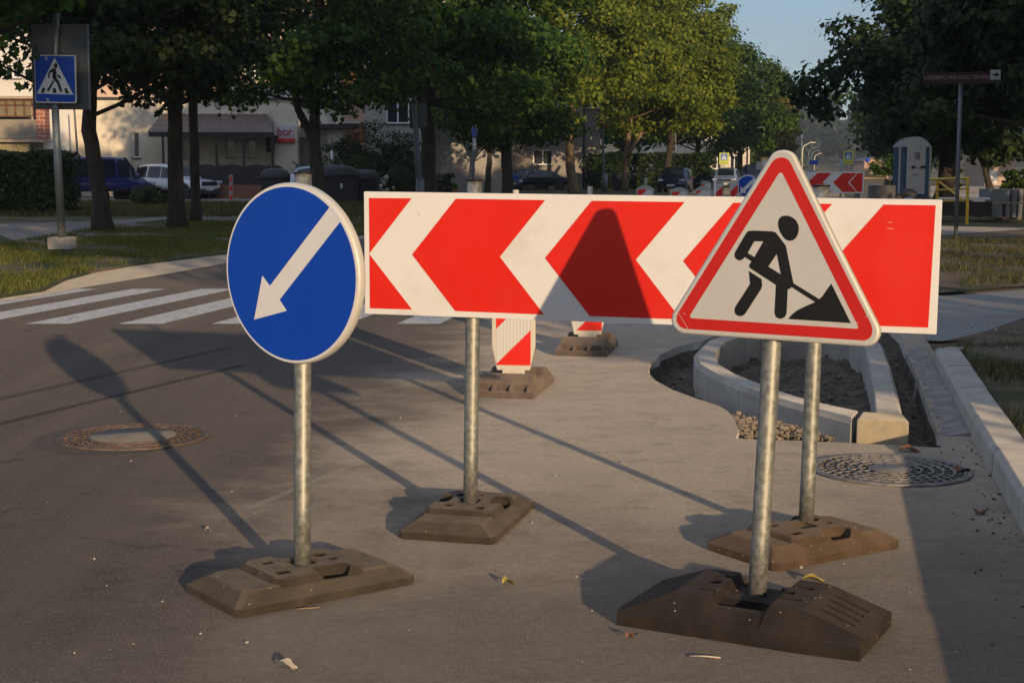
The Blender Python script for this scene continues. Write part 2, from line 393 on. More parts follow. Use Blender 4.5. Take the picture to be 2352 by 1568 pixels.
PAVE = M('pale path asphalt', (.20, .19, .18), .9, var=.15, scale=4, bmp=.4, bscale=70, bdist=.004, kind='world')
SOIL = M('excavated sandy soil', (.14, .115, .085), .95, var=.4, scale=11, bmp=1., bscale=45, bdist=.03, dirt=(.045, .036, .028, .7), dscale=5, kind='world')
CRUMB = M('broken base course', (.28, .225, .16), .95, var=.35, scale=25, bmp=.8, bscale=120, bdist=.01, kind='world')
PAINT = M('worn road paint', (.62, .58, .50), .75, var=.1, scale=20, bmp=.4, bscale=160, bdist=.003, dirt=(.17, .145, .12, .95), dscale=9, kind='world')

PIT = [P(*q) for q in ((1745, 748), (1655, 762), (1618, 782), (1560, 795), (1515, 815), (1491, 838), (1489, 856), (1505, 873), (1545, 895), (1600, 915), (1650, 931), (1672, 944), (1684, 958), (1691, 972), (1697, 988), (1688, 1007),
                       (1850, 1012), (2000, 1019), (2166, 1028), (2140, 955), (2105, 860), (2068, 775), (2030, 742))]
HOLE = [(p.x, p.y) for p in PIT]
far = 900
b = MB()
out = [(-3000, -600), (3000, -600), (3000, 3000), (-3000, 3000)]
inn = HOLE
b.poly([(x, y, -.012) for x, y in out], [[(x, y, -.012) for x, y in inn]])
tag(b.build('ground', TURF), kind='structure')
# main road, one sheet with the excavation cut out of it
L0 = [(-16, -40), (-14, -2), (-11.5, 6)] + [(P(*q).x, P(*q).y) for q in ((-420, 742), (-60, 700), (0, 689), (100, 673), (160, 646), (250, 619), (380, 601), (520, 588), (840, 541))]
L0 = L0 + [(RX(-10.2, y), y) for y in (60, 100, 200, 420)]
R0 = [(RX(.05, y), y) for y in (420, 200, 100, 60, 22.5)] + [(RX(.05, 22), 22), (RX(.05, 12), 12), (RX(.05, 5), 5), (RX(.05, -5), -5), (RX(.05, -40), -40)]
b = MB(); b.poly([(x, y, 0) for x, y in L0 + R0], [[(x, y, 0) for x, y in HOLE]])
tag(b.build('road', ROAD), kind='structure')

# zebra crossing
for k in range(-4, 9):
    n0, n1 = 58.5 + 213 * k, 58.5 + 213 * k + 100; f0, f1 = 462 + 158 * k, 462 + 158 * k + 79
    q = [P(n0, 744.5), P(n1, 744.5), P(f1, 664), P(f0, 664)]
    if q[0].x < -9: continue
    if k == 8: continue
    b = MB(); b.poly([(p.x, p.y, .004) for p in q]); tag(b.build('crosswalk_stripe', PAINT), kind='structure')

# kerb line along the left verge (wide pale gutter strip) and verge
GUT = M('pale concrete gutter', (.27, .24, .195), .9, var=.15, scale=4, bmp=.4, bscale=90, bdist=.004, kind='world')
up = [(-420, 738), (-60, 698), (0, 687), (100, 671), (150, 646), (216, 628), (312, 611), (516, 585), (840, 540)]
lo = [(-420, 748), (-60, 706), (0, 694), (100, 679), (160, 667), (262, 650), (420, 624), (516, 606), (840, 548)]
b = MB(); b.poly([(P(*q).x, P(*q).y, .0065) for q in lo] + [(P(*q).x, P(*q).y, .0065) for q in reversed(up)])
tag(b.build('gutter', GUT), kind='structure')
vp = [P(*q) for q in up]
b = MB(); edge = [(p.x, p.y) for p in vp] + [(RX(-10.1, y), y) for y in (60, 100, 200, 420)]
b.poly([(x, y, .035) for x, y in edge] + [(-200, 420, .035), (-200, 12, .035)])
for i in range(len(edge) - 1):
    (x1, y1), (x2, y2) = edge[i], edge[i + 1]; b.add([(x1, y1, -.01), (x2, y2, -.01), (x2, y2, .035), (x1, y1, .035)], [(0, 1, 2, 3)])
tag(b.build('left_verge', TURF), kind='structure')
def strip(name, pts, z, mat):
    b = MB(); b.poly([(p.x, p.y, z) for p in pts]); return tag(b.build(name, mat), kind='structure')
HV = .042
strip('footpath', [P(*q, HV) for q in ((-400, 514), (0, 514), (260, 506), (530, 488), (840, 471), (1000, 462), (1000, 468), (840, 486), (530, 503), (330, 517), (250, 528), (180, 553), (40, 556), (0, 540), (-400, 545))], HV, PAVE)
strip('car_park', [P(*q, HV) for q in ((-600, 486), (150, 484), (420, 474), (700, 466), (860, 462), (860, 452), (400, 455), (-600, 458))], HV, PAVE)
strip('access_road', [P(*q, HV) for q in ((1090, 436), (1420, 432), (1420, 424), (1080, 424))], HV, PAVE)
# right verge, raised behind the kerb
e2 = [(RX(.168, y), y) for y in (-40, -5, 5, 8, 11.0)] + [(RX(.4, 12.0), 12.0)]
q1 = [P(2165, 783, .09), P(2260, 762, .09), P(2380, 722, .09), P(2700, 650, .09)]
b = MB(); b.poly([(x, y, .09) for x, y in e2] + [(p.x, p.y, .09) for p in q1] + [(60, 10, .09), (60, -40, .09)])
for (x1, y1), (x2, y2) in zip(e2, e2[1:]): b.add([(x1, y1, -.05), (x2, y2, -.05), (x2, y2, .09), (x1, y1, .09)], [(0, 1, 2, 3)])
tag(b.build('right_verge', TURFR), kind='structure')
a1 = P(2150, 672, .05)
b = MB(); b.poly([(p.x, p.y, .05) for p in (P(2030, 668, .05), P(2165, 672, .05), P(2352, 657, .05), P(2800, 640, .05), P(2900, 540, .05), P(2352, 525, .05), P(2166, 541, .05), P(1960, 540, .05))])
tag(b.build('far_right_verge', TURFR), kind='structure')
# grooved crossing pavement at the right
def groove():
    m, t, b = nodes_of('grooved paving'); v = pos(t)
    mp = t.nodes.new('ShaderNodeMapping'); mp.inputs['Rotation'].default_value = (0, 0, R(-12)); t.links.new(v, mp.inputs[0])
    w = t.nodes.new('ShaderNodeTexWave'); w.inputs['Scale'].default_value = 2.6; w.inputs['Distortion'].default_value = .3; w.bands_direction = 'X'
    t.links.new(mp.outputs[0], w.inputs['Vector'])
    c = mixc(t, ramp(t, w.outputs['Fac'], .1, .5), (.22, .215, .205), (.31, .30, .285)); c = mixc(t, ramp(t, noise(t, v, 2, 5), .45, .7, 0, .5), c, (.22, .2, .18))
    t.links.new(c, b.inputs['Base Color']); b.inputs['Roughness'].default_value = .9; bump(t, b, w.outputs['Fac'], .5, .008); return m
strip('pavement', [P(*q, .012) for q in ((2090, 668), (2170, 670), (2352, 655), (2700, 635), (2750, 662), (2380, 720), (2260, 762), (2165, 783), (2128, 782))], .012, groove())
strip('side_path', [P(*q, .06) for q in ((2100, 517), (2166, 519), (2352, 523), (2800, 535), (2800, 545), (2352, 527), (2166, 540), (2020, 541))], .06, PAVE)
strip('side_road', [P(*q, .03) for q in ((1990, 452), (2200, 452), (2420, 458), (2900, 466), (2900, 425), (2420, 424), (2200, 425), (1990, 430))], .03, PAVE)

# ------------------------------------------------------------------ rubber feet
def foot_axes(A, B_, C_, L, Wd):
    a, b_, c = P(*A), P(*B_), P(*C_)
    cen = (a + c) / 2
    d1 = (c - b_); d2 = (a - b_)
    if d1.length < d2.length: d1 = -d2            # long side
    else: pass
    ang = math.atan2(d1.y, d1.x)
    return cen, ang
def foot_a(parent, cen, ang, L=.70, Wd=.40, mat=RUBBER):
    """low stepped block with chamfered edges, carrying slots and socket holes"""
    T = Matrix.Translation((cen.x, cen.y, 0)) @ Matrix.Rotation(ang, 4, 'Z')
    h1, h2, h3 = .030, .066, .092
    def rr(l, w, z, c=.02): return [T @ Vector((x, y, z)) for x, y in ((-l + c, -w), (l - c, -w), (l, -w + c), (l, w - c), (l - c, w), (-l + c, w), (-l, w - c), (-l, -w + c))]
    l, w = L / 2, Wd / 2
    b = MB(); b.loft([rr(l - .006, w - .006, 0), rr(l, w, .006), rr(l, w, h1), rr(l - .055, w - .055, h2), rr(l - .066, w - .066, h2 + .005)], smooth=False)
    o = b.build('rubber_base', mat, parent, bevel=.0045, seg=2)
    # raised middle carried as part of the same block
    c2 = MB(); c2.loft([rr(.195, w - .040, .045, .03), rr(.172, w - .058, h3 - .006, .03), rr(.165, w - .066, h3, .03)], smooth=False)
    o2 = c2.build('tmp', mat, parent)
    u = o.modifiers.new('u', 'BOOLEAN'); u.operation = 'UNION'; u.object = o2; u.solver = 'EXACT'
    cs = []
    Tl = mw(parent).inverted() @ T
    def pr(pts, z0, z1):
        k = MB(); k.prism([Tl @ Vector((x, y, z0)) for x, y in pts], (Tl.to_3x3() @ Vector((0, 0, z1 - z0)))); cs.append(k)
    def sl(x0, y0, lx, ly):
        pr([(x0 + p, y0 + q) for p, q in rrect(lx, ly, min(lx, ly) * .45, 4)], .030, .2)
    sl(.05, -w + .082, .135, .07); sl(.02, w - .082, .135, .07)
    pr([(-.115 + p, -.075 + q) for p, q in rrect(.05, .04, .004, 1)], .045, .2); pr([(-.10 + p, .06 + q) for p, q in rrect(.04, .03, .004, 1)], .055, .2)
    pr([(.10 + p, .055 + q) for p, q in circ(.028, 14)], .045, .2); pr([(.115 + p, -.02 + q) for p, q in rrect(.03, .025, .004, 1)], .055, .2)
    pr([(p, q) for p, q in rrect(.085, .085, .01, 2)], .082, .2)
    cut(o, cs); bpy.data.objects.remove(o2, do_unlink=True)
    return o
def foot_b(parent, cen, ang, L=.78, Wd=.45, mat=RUBBER2):
    """long dark block: sloping ends, two humps and a deep tray between them"""
    T = Matrix.Translation((cen.x, cen.y, 0)) @ Matrix.Rotation(ang, 4, 'Z'); Tl = mw(parent).inverted() @ T
    st = [(-.39, .052, .215, .17), (-.235, .112, .215, .165), (-.22, .118, .215, .16), (-.105, .122, .215, .155), (-.075, .092, .215, .165), (.075, .092, .215, .165), (.10, .124, .215, .155), (.20, .122, .215, .155), (.22, .115, .215, .16), (.39, .055, .2, .14)]
    b = MB(); rings = []
    for x, z, w1, w2 in st:
        rings.append([T @ Vector(q) for q in ((x, -w1, 0), (x, -w1, min(.045, z - .005)), (x, -w2, z), (x, w2, z), (x, w1, min(.045, z - .005)), (x, w1, 0))])
    b.loft(rings, smooth=False); o = b.build('rubber_base', mat, parent, bevel=.005, seg=2)
    cs = []
    def pr(pts, z0, z1, tilt=0, c=(0, 0)):
        k = MB(); Rm = Matrix.Translation((c[0], c[1], 0)) @ Matrix.Rotation(tilt, 4, 'Y')
        k.prism([Tl @ (Rm @ Vector((x, y, z0))) for x, y in pts], Tl.to_3x3() @ (Rm.to_3x3() @ Vector((0, 0, z1 - z0)))); cs.append(k)
    pr([(.0 + p, .19 + q) for p, q in rrect(.13, .10, .02, 3)], .07, .3)
    pr([(-.01 + p, -.095 + q) for p, q in rrect(.19, .085, .012, 2)], .030, .3)
    pr([(-.01 + p, .115 + q) for p, q in rrect(.13, .05, .012, 2)], .05, .3)
    pr([(-.14 + p, .01 + q) for p, q in circ(.022, 14)], .08, .3)
    pr([(-.125 + p, -.085 + q) for p, q in rrect(.075, .022, .004, 1)], .104, .3); pr([(-.135 + p, .085 + q) for p, q in rrect(.075, .022, .004, 1)], .104, .3)
    pr([(.13 + p, -.07 + q) for p, q in rrect(.085, .022, .004, 1)], .104, .3); pr([(.13 + p, .07 + q) for p, q in rrect(.085, .022, .004, 1)], .104, .3)
    pr([(.105 + p, -.005 + q) for p, q in rrect(.055, .03, .004, 1)], .08, .3)
    for y0 in (-.085, -.03, .025, .08):
        pr([(p, y0 + q) for p, q in rrect(.12, .016, .006, 2)], .0, .1, tilt=R(21.5), c=(.245, 0)) if False else None
        k = MB(); z0 = .100
        k.prism([Tl @ Vector((.235, y0 - .009, .125)), Tl @ Vector((.235, y0 + .009, .125)), Tl @ Vector((.235, y0 + .009, .104)), Tl @ Vector((.235, y0 - .009, .104))], Tl.to_3x3() @ Vector((.11, 0, -.042))); cs.append(k)
    cut(o, cs); return o
DUSTYR = M('dusty brown rubber', (.13, .10, .075), .9, var=.2, scale=9, bmp=.4, bscale=160, bdist=.003, dirt=(.20, .16, .12, .5), dscale=6)
def foot_c(parent, cen, ang, L=.80, Wd=.41, mat=DUSTYR):
    """delineator foot: three scooped ribs on the sloping front and back, tray in the middle; local -y faces the front"""
    T = Matrix.Translation((cen.x, cen.y, 0)) @ Matrix.Rotation(ang, 4, 'Z'); Tl = mw(parent).inverted() @ T
    l, w = L / 2, Wd / 2; b = MB(); rings = []
    for y, z in ((-l, .040), (-l + .15, .122), (-.15, .128), (-.10, .085), (.10, .085), (.15, .128), (l - .15, .122), (l, .040)):
        rings.append([T @ Vector(q) for q in ((-w, y, 0), (-w, y, .04), (-w + .03, y, z), (w - .03, y, z), (w, y, .04), (w, y, 0))])
    b.loft(rings, smooth=False); o = b.build('rubber_base', mat, parent, bevel=.006)
    cs = []
    for s in (-1, 1):
        for x0 in (-.115, 0, .115):
            k = MB(); prf = [(x0 - .048, .040), (x0 + .048, .040)] + [(x0 + .044 * math.cos(math.pi * i / 10), .055 + .062 * math.sin(math.pi * i / 10)) for i in range(11)]
            k.prism([Tl @ Vector((px, s * (l - .075), pz)) for px, pz in prf], Tl.to_3x3() @ Vector((0, s * .12, 0))); cs.append(k)
    k = MB(); k.prism([Tl @ Vector((x, y, .075)) for x, y in rrect(.22, .09, .01, 2)], Tl.to_3x3() @ Vector((0, 0, .1))); cs.append(k)
    cut(o, cs); return o
def pole(name, p0, p1, r, mat, parent, cap=False, n=20):
    p0, p1 = Vector(p0), Vector(p1); d = (p1 - p0); N = 6
    b = MB(); b.tube([p0 + d * (i / N) for i in range(N + 1)], r, n, 0)
    if cap: b.tube([p1, p1 + d.normalized() * .006], r + .004, n, 1)
    return b.build(name, [mat, BLACK] if cap else [mat], parent)

# ------------------------------------------------------------------ keep-left sign (front left)
pb = P(694, 1297, .084)
pl = thing('traffic_sign', 'large round blue keep-left arrow sign on a steel pole in a brown rubber foot', 'road sign', (pb.x, pb.y, 0))
cen, ang = foot_axes((433, 1352), (545, 1423), (948, 1343), .7, .4)
foot_a(pl, Vector((pb.x, pb.y, 0)) * .5 + cen * .5, ang, .70, .40)
FC = frame(CAMP + (Vector((-.72902, 4.85256, 1.10743)) - CAMP) * (.295 / .285), -.60845, .01715, 0)
back = FC.to_3x3() @ Vector((0, 1, 0))
ptop = FC @ Vector((0, .062, 0)); dirp = (ptop - pb); ptop2 = pb + dirp * ((1.433 - pb.z) / dirp.z)
pole('pole', (pb.x, pb.y, .06), ptop2, .0295, zinc, pl, True)
b = MB(); ax = FC.to_3x3() @ Matrix.Rotation(R(90), 3, 'X')
b.lathe([(.001, .0), (.300, .0), (.3062, -.003), (.309, -.010), (.309, -.030), (.306, -.035), (.300, -.036), (.298, -.012), (.001, -.012)], FC.translation, 96, 0, axis=ax)
o = b.build('sign_plate', RIM, pl)
sheet('white_field', FC, circ(.3025, 96), .0012, WHITE, pl); sheet('blue_field', FC, circ(.295, 96), .0024, BLUE, pl)
A = Art(FC, .3299, 470.4, 376.3)
arr = A.L([(868, 310), (940, 410), (525, 945), (575, 1022), (348, 1083), (405, 778), (458, 848)])
# tail ends on the rim circle
def torim(p, r=.2952): k = r / math.hypot(*p); return (p[0] * k, p[1] * k)
arr[0] = torim(arr[0]); arr[1] = torim(arr[1]); mid_ = torim(((arr[0][0] + arr[1][0]) / 2, (arr[0][1] + arr[1][1]) / 2))
sheet('arrow', FC, [arr[0], mid_, arr[1]] + arr[2:], .0034, WHITE, pl)
for z in (-.12, .13): MB().box(FC @ Vector((0, .055, z)), (.10, .05, .035), ax=FC.to_3x3()).build('bracket', zinc, pl, bevel=.003)

# ------------------------------------------------------------------ roadworks warning triangle
tb = P(1738, 1369, .088)
tr_ = thing('traffic_sign', 'triangular roadworks warning sign with a digging figure, red border, on a steel pole in front', 'road sign', (tb.x, tb.y, 0))
FT = frame(Vector((.82004, 4.61414, 1.13259)), -.46982, -.07047, .01179)
cen, ang = foot_axes((1428, 1443), (1975, 1530), (2033, 1425), .78, .45)
a_, b_ = P(1428, 1443), P(1975, 1530); ang = math.atan2((b_ - a_).y, (b_ - a_).x)
foot_b(tr_, cen, ang)
t2 = at(1773, 785, (FT @ Vector((0, .06, 0))).y - .01); dd = t2 - tb; pole('pole', (tb.x, tb.y, .06), tb + dd * ((1.34 - tb.z) / dd.z), .030, zinc, tr_)
c1 = lambda L_: [(1524.1 + x * .162, 329.3 + y * .162) for x, y in L_]
c2_ = lambda L_: [(1524.1 + x * .22, 564.5 + y * .22) for x, y in L_]
c7 = lambda L_: [(1505.3 + x * .3299, 329.3 + y * .3299) for x, y in L_]
AT = Art(FT, 1, 0, 0)
plate = AT.L(c1([(1505, 190), (1530, 155), (1565, 127), (1610, 107), (1660, 98), (1700, 97), (1745, 103), (1790, 120), (1825, 145), (1852, 180)]) + c2_([(1815, 0), (2232, 830), (2248, 880), (2243, 940), (2210, 1000), (2165, 1034), (2110, 1046), (205, 915), (150, 896), (100, 850), (78, 780), (92, 705)]))
redo = AT.L(c1([(1540, 270), (1575, 233), (1620, 208), (1680, 200), (1738, 211), (1778, 242), (1808, 288)]) + c2_([(1755, 0), (2165, 810), (2183, 870), (2175, 930), (2145, 970), (2100, 988), (220, 865), (170, 840), (140, 790), (138, 740), (160, 690)]))
whi = AT.L(c1([(1635, 430), (1650, 419), (1665, 416), (1680, 421), (1692, 434)]) + c2_([(2030, 835), (2034, 850), (2026, 862), (2010, 865), (300, 755), (284, 748), (279, 735), (283, 717)]))
def grow(pts, d):
    cx = sum(p[0] for p in pts) / len(pts); cy = sum(p[1] for p in pts) / len(pts); out = []
    n = len(pts)
    for i, p in enumerate(pts):
        a, c = pts[i - 1], pts[(i + 1) % n]; tx, ty = c[0] - a[0], c[1] - a[1]; l = math.hypot(tx, ty) or 1
        nx, ny = ty / l, -tx / l
        if nx * (p[0] - cx) + ny * (p[1] - cy) < 0: nx, ny = -nx, -ny
        out.append((p[0] + nx * d, p[1] + ny * d))
    return out
b = MB(); rings = []
for d, y in ((-.006, -.0), (0, .003), (.0015, .010), (.0015, .026), (-.002, .030)):
    rings.append([FT @ Vector((x, y, z)) for x, z in grow(plate, d)])
b.loft(rings); b.build('sign_plate', RIM, tr_)
sheet('white_border', FT, grow(plate, -.006), .0008, WHITE_SHADE, tr_); sheet('red_border', FT, redo, .0018, RED_SHADE, tr_, holes=[whi]); sheet('white_field', FT, whi, .0016, WHITE_SHADE, tr_)
body = AT.L(c7([(640, 618), (655, 609), (690, 607), (820, 613), (838, 620), (852, 636), (905, 705), (912, 722), (962, 970), (950, 1000), (935, 1013), (923, 1015), (915, 1180), (905, 1205), (890, 1216), (873, 1220), (852, 1215), (838, 1200), (832, 1180), (842, 985), (668, 872), (657, 862), (655, 848), (692, 792), (755, 682), (690, 682), (645, 762), (625, 792), (607, 809), (588, 815), (570, 808), (556, 793), (553, 775), (558, 757), (628, 637)]))
hol = AT.L(c7([(848, 768), (788, 857), (876, 912)]))
b = MB(); F_ = lambda L_: [FT @ Vector((x, -.003, z)) for x, z in L_]; nn = FT.to_3x3() @ Vector((0, .001, 0))
b.prism(F_(body), nn, [F_(hol)])
b.prism(F_(AT.L(c7([(640, 760), (698, 796), (676, 824), (622, 788)]))), nn)
b.prism(F_(AT.L(c7([(955, 968), (1145, 1085), (1116, 1105), (948, 998)]))), nn)
b.prism(F_(AT.L(c7([(653, 888), (742, 945), (745, 990), (737, 1015), (630, 1180), (615, 1196), (596, 1202), (575, 1199), (558, 1184), (553, 1162), (558, 1140), (662, 978)]))), nn)
b.prism(F_(AT.L(c7([(1227, 977), (1362, 1250), (928, 1222), (942, 1203), (965, 1180), (995, 1159), (1050, 1132), (1116, 1104), (1144, 1084), (1165, 1065), (1192, 1025)]))), nn)
b.prism(F_(AT.L(c7([(908, 503), (930, 505), (955, 515), (980, 535), (996, 565), (1001, 600), (994, 632), (980, 658), (960, 675), (938, 679), (913, 672), (892, 652), (870, 615), (858, 580), (857, 548), (866, 522), (884, 507)]))), nn)
b.build('digging_figure', BLACK, tr_)
SCR = M('pale scratch', (.62, .45, .38), .6)
for i_, (p_, q_) in enumerate((((160, 705), (272, 885)), ((205, 700), (236, 716)), ((2020, 812), (2035, 790)), ((2108, 748), (2122, 730)))):
    (xa_, za_), (xb_, zb_) = AT.L(c2_([p_, q_])); dxx, dzz = xb_ - xa_, zb_ - za_; ll = math.hypot(dxx, dzz); ox_, oz_ = -dzz / ll * .0006, dxx / ll * .0006
    sheet('scratch', FT, [(xa_ - ox_, za_ - oz_), (xb_ - ox_, zb_ - oz_), (xb_ + ox_, zb_ + oz_), (xa_ + ox_, za_ + oz_)], .0026, SCR, tr_)
for z in (-.12, .05): MB().box(FT @ Vector((0, .037, z)), (.2, .012, .035), ax=FT.to_3x3()).build('bracket', zinc, tr_, bevel=.002)

# ------------------------------------------------------------------ direction board on two poles
FB = frame(Vector((.48907, 5.77146, 1.10294)), -.25688, .01856, .00625)
def bp(u, v, x): return at(u, v, (FB @ Vector((x, .057, -.2))).y)
m1, m2 = bp(1080, 1152, -.665), bp(1851, 1208, .60)
bd = thing('direction_board', 'long red and white chevron board on two steel poles behind the round and triangular signs', 'road barrier board', (m1.x, m1.y, 0))
c_, a_ = foot_axes((917, 1237), (1130, 1254), (1225, 1165), .7, .4); foot_a(bd, c_, a_, .68, .40)
c_, a_ = foot_axes((1625, 1260), (1785, 1312), (2063, 1258), .7, .4); foot_a(bd, c_, a_, .66, .40, RUBBER3)
pole('pole', (m1.x, m1.y, .06), bp(1090, 416, -.665), .0295, zinc, bd, True)
pole('pole', (m2.x, m2.y, .06), bp(1887, 428, .66), .0295, zinc, bd, True)
HWB, HHB = 1.1318, .25
b = MB(); b.prism([FB @ Vector((x, .001, z)) for x, z in rrect(2 * HWB, 2 * HHB, .004, 2)], FB.to_3x3() @ Vector((0, .018, 0))); b.build('board_panel', WHITE, bd, bevel=.002)
AB = Art(FB, .576, 827.9, 442.2)
def red(pts):
    sheet('red_chevron', FB, AB.L(pts), .0008, RED, bd)
red([(34, 22), (204, 23), (36, 242)]); red([(36, 246), (206, 466), (38, 461)])
red([(206, 247), (380, 25), (737, 30), (556, 256), (732, 486), (378, 472)])
red([(736, 261), (922, 33), (1293, 38), (1098, 268), (1278, 505), (914, 492)])
red([(1287, 273), (1487, 41), (1882, 45), (1662, 283), (1852, 524), (1478, 512)])
red([(1869, 292), (2087, 48), (2294, 51), (2264, 538), (2062, 531)])
for (ua, va, ub, vb) in ((2104, 119, 2120, 121), (2100, 143, 2126, 146), (230, 78, 233, 84), (234, 90, 236, 95), (1006, 232, 1012, 234)):
    (xa_, za_), (xb_, zb_) = AB.L([(ua, va), (ub, vb)]); sheet('scuff', FB, [(xa_, za_), (xb_, zb_), (xb_ + .001, zb_ + .0016), (xa_ + .001, za_ + .0016)], .0018, SCR if ua > 2000 else BACK, bd)
for x in (-.66, .66): MB().box(FB @ Vector((x, .03, 0)), (.12, .018, .42), ax=FB.to_3x3()).build('bracket', zinc, bd, bevel=.002)

# ------------------------------------------------------------------ delineator posts
DW = M('delineator plastic', (.56, .52, .42), .5, var=.05)
DG = M('grey delineator plastic', (.33, .33, .30), .5, var=.08)
def dusty(m, dcol, k):  # dust and specks, plus sky light on upward faces put into the colour
    t = m.node_tree; b = t.nodes['Principled BSDF']; src = b.inputs['Base Color'].links[0].from_socket
    g = t.nodes.new('ShaderNodeNewGeometry'); sx = t.nodes.new('ShaderNodeSeparateXYZ'); t.links.new(g.outputs['True Normal'], sx.inputs[0]); v = pos(t, 'obj')
    f = math_(t, 'MULTIPLY', ramp(t, sx.outputs[2], .75, .97, 0, k), ramp(t, noise(t, v, 14, 6, .7), .25, .65, .35, 1))
    c = mixc(t, f, src, dcol)
    vo = t.nodes.new('ShaderNodeTexVoronoi'); vo.inputs['Scale'].default_value = 55; t.links.new(v, vo.inputs['Vector']); se = t.nodes.new('ShaderNodeSeparateColor'); t.links.new(vo.outputs['Color'], se.inputs[0])
    c = mixc(t, math_(t, 'MULTIPLY', math_(t, 'GREATER_THAN', se.outputs[0], .93), math_(t, 'LESS_THAN', vo.outputs['Distance'], .16)), c, (.34, .28, .2))
    t.links.new(c, b.inputs['Base Color'])
dusty(RUBBER, (.135, .112, .085), .8); dusty(RUBBER2, (.044, .037, .030), .7); dusty(RUBBER3, (.15, .115, .08), .7)
def ribbed():
    m, t, b = nodes_of('ribbed white film'); v = pos(t, 'obj')
    w = t.nodes.new('ShaderNodeTexWave'); w.inputs['Scale'].default_value = 14; w.bands_direction = 'X'; t.links.new(v, w.inputs['Vector'])
    t.links.new(mixc(t, w.outputs['Fac'], (.50, .49, .46), (.62, .61, .58)), b.inputs['Base Color']); b.inputs['Roughness'].default_value = .4; return m
RIBW = ribbed()
def delineator(label, u, Y, phase=0.0, stem=True, mat=DW, yaw=-.12, flip=False, w=.29):
    base = at(u, 500, Y); x, y = base.x, base.y
    t = thing('delineator_post', label, 'delineator', (x, y, 0), yaw, 'red and white delineator posts along the works')
    F = frame((x, y, 0), yaw)
    hw = w / 2; zt, zb = 1.13, .13
    out = [(-hw + .035, zb), (hw - .035, zb), (hw, zb + .16), (hw, zt), (.05, zt + .055), (-.05, zt + .055), (-hw, zt), (-hw, zb + .16)]
    b = MB(); b.prism([F @ Vector((p, -.022, q)) for p, q in out], F.to_3x3() @ Vector((0, .044, 0)))
    if stem: b.tube([F @ Vector((.01, 0, zt + .03)), F @ Vector((.01, 0, zt + .19))], .021, 14)
    b.box(F @ Vector((0, 0, .12)), (.15, .05, .06), rz=yaw)
    b.build('frame', mat, t, bevel=.006)
    iw = hw - .03; lo_, hi_ = zb + .035, zt - .015
    white = [(-iw, lo_), (iw, lo_), (iw, hi_), (-iw, hi_)]
    sheet('white_film', F, white, .0235, RIBW, t)
    # diagonal red bands rising to the right, clipped to the panel
    def clip(poly, f):
        o_ = []
        for i in range(len(poly)):
            a, c = poly[i], poly[(i + 1) % len(poly)]; fa, fc = f(a), f(c)
            if fa >= 0: o_.append(a)
            if fa * fc < 0: k = fa / (fa - fc); o_.append((a[0] + (c[0] - a[0]) * k, a[1] + (c[1] - a[1]) * k))
        return o_
    per = .47; sg = -1 if flip else 1
    z0 = lo_ - iw + phase - per * 2
    while z0 < hi_ + .5:
        q = clip(clip(white, lambda p: (p[1] - sg * p[0]) - z0), lambda p: (z0 + per / 2) - (p[1] - sg * p[0]))
        if len(q) > 2: sheet('red_band', F, q, .0245, RED, t)
        z0 += per
    foot_c(t, Vector((x, y, 0)), yaw - .10)
    return t
delineator('nearer of the two red and white delineators standing behind the large chevron board', 1181, 9.75, .0, yaw=-.10)
delineator('farther of the two red and white delineators standing behind the large chevron board', 1352, 11.9, -.03, yaw=-.08)
delineator('grey-framed delineator with a bare stem, leftmost of those over the chevron board', 1481, 26, .1, mat=DG, w=.31)
delineator('delineator top with red corner in front of the parked blue off-roader', 1559, 23.2, .1, False, DG, w=.29)
delineator('delineator top with red corner just right of the parked blue off-roader', 1615, 25.0, .16, False, DG, w=.29)
delineator('small far delineator beside the white car, left of the thin white stake', 1621, 38, .12, False, DG, w=.26)
delineator('small far delineator behind the thin white stake', 1648, 38, .18, False, DG, w=.28)
delineator('small far delineator between the silver people carrier and the distant round sign', 1685, 41, .2, False, DW, w=.25)
x_ = at(1642, 450, 36); t = thing('marker_stake', 'thin white stake standing in front of a far delineator', 'stake', (x_.x, x_.y, 0)); b = MB(); b.tube([(x_.x, x_.y, 0), (x_.x, x_.y, 1.3)], .02, 10); b.tube([(x_.x, x_.y, 1.29), (x_.x, x_.y, 1.31)], .03, 10); b.build('pole', WHITE, t)

# far set of works signs, further up the road
q = at(1717, 428, 41.5); t = thing('traffic_sign', 'small distant round blue keep-left sign beyond the chevron board', 'road sign', (q.x, q.y, 0))
F2 = frame(q, -.22); b = MB(); b.lathe([(.001, 0), (.305, 0), (.31, -.01), (.31, -.025), (.29, -.027), (.001, -.01)], F2.translation, 40, 0, axis=F2.to_3x3() @ Matrix.Rotation(R(90), 3, 'X')); b.build('sign_plate', RIM, t)
sheet('white_field', F2, circ(.30, 40), .003, WHITE, t); sheet('blue_field', F2, circ(.285, 40), .006, BLUE, t)
sheet('arrow', F2, [(.165, .235), (.235, .165), (-.06, -.13), (-.02, -.19), (-.2, -.19), (-.19, -.0), (-.13, -.06)], .009, WHITE, t)
pole('pole', (q.x + .01, q.y + .06, 0.05), (q.x, q.y + .05, q.z + .33), .03, zinc, t); foot_a(t, Vector((q.x, q.y + .05, 0)), .3)
q = at(1858, 420, 35.2); q2 = at(1984.5, 420, 34.7); t = thing('direction_board', 'smaller far red and white chevron board showing right of the warning triangle', 'road barrier board', (q2.x - .6, q2.y, 0))
wfar = 2.25; qc = at(1984.5, 419.5, 34.7); F3 = frame(qc + Vector((-wfar / 2, .25, 0)) - Vector((0, 0, 0)), -.2)
F3 = frame(Vector((qc.x - wfar / 2 * math.cos(.2), qc.y + wfar / 2 * math.sin(.2), qc.z)), -.2)
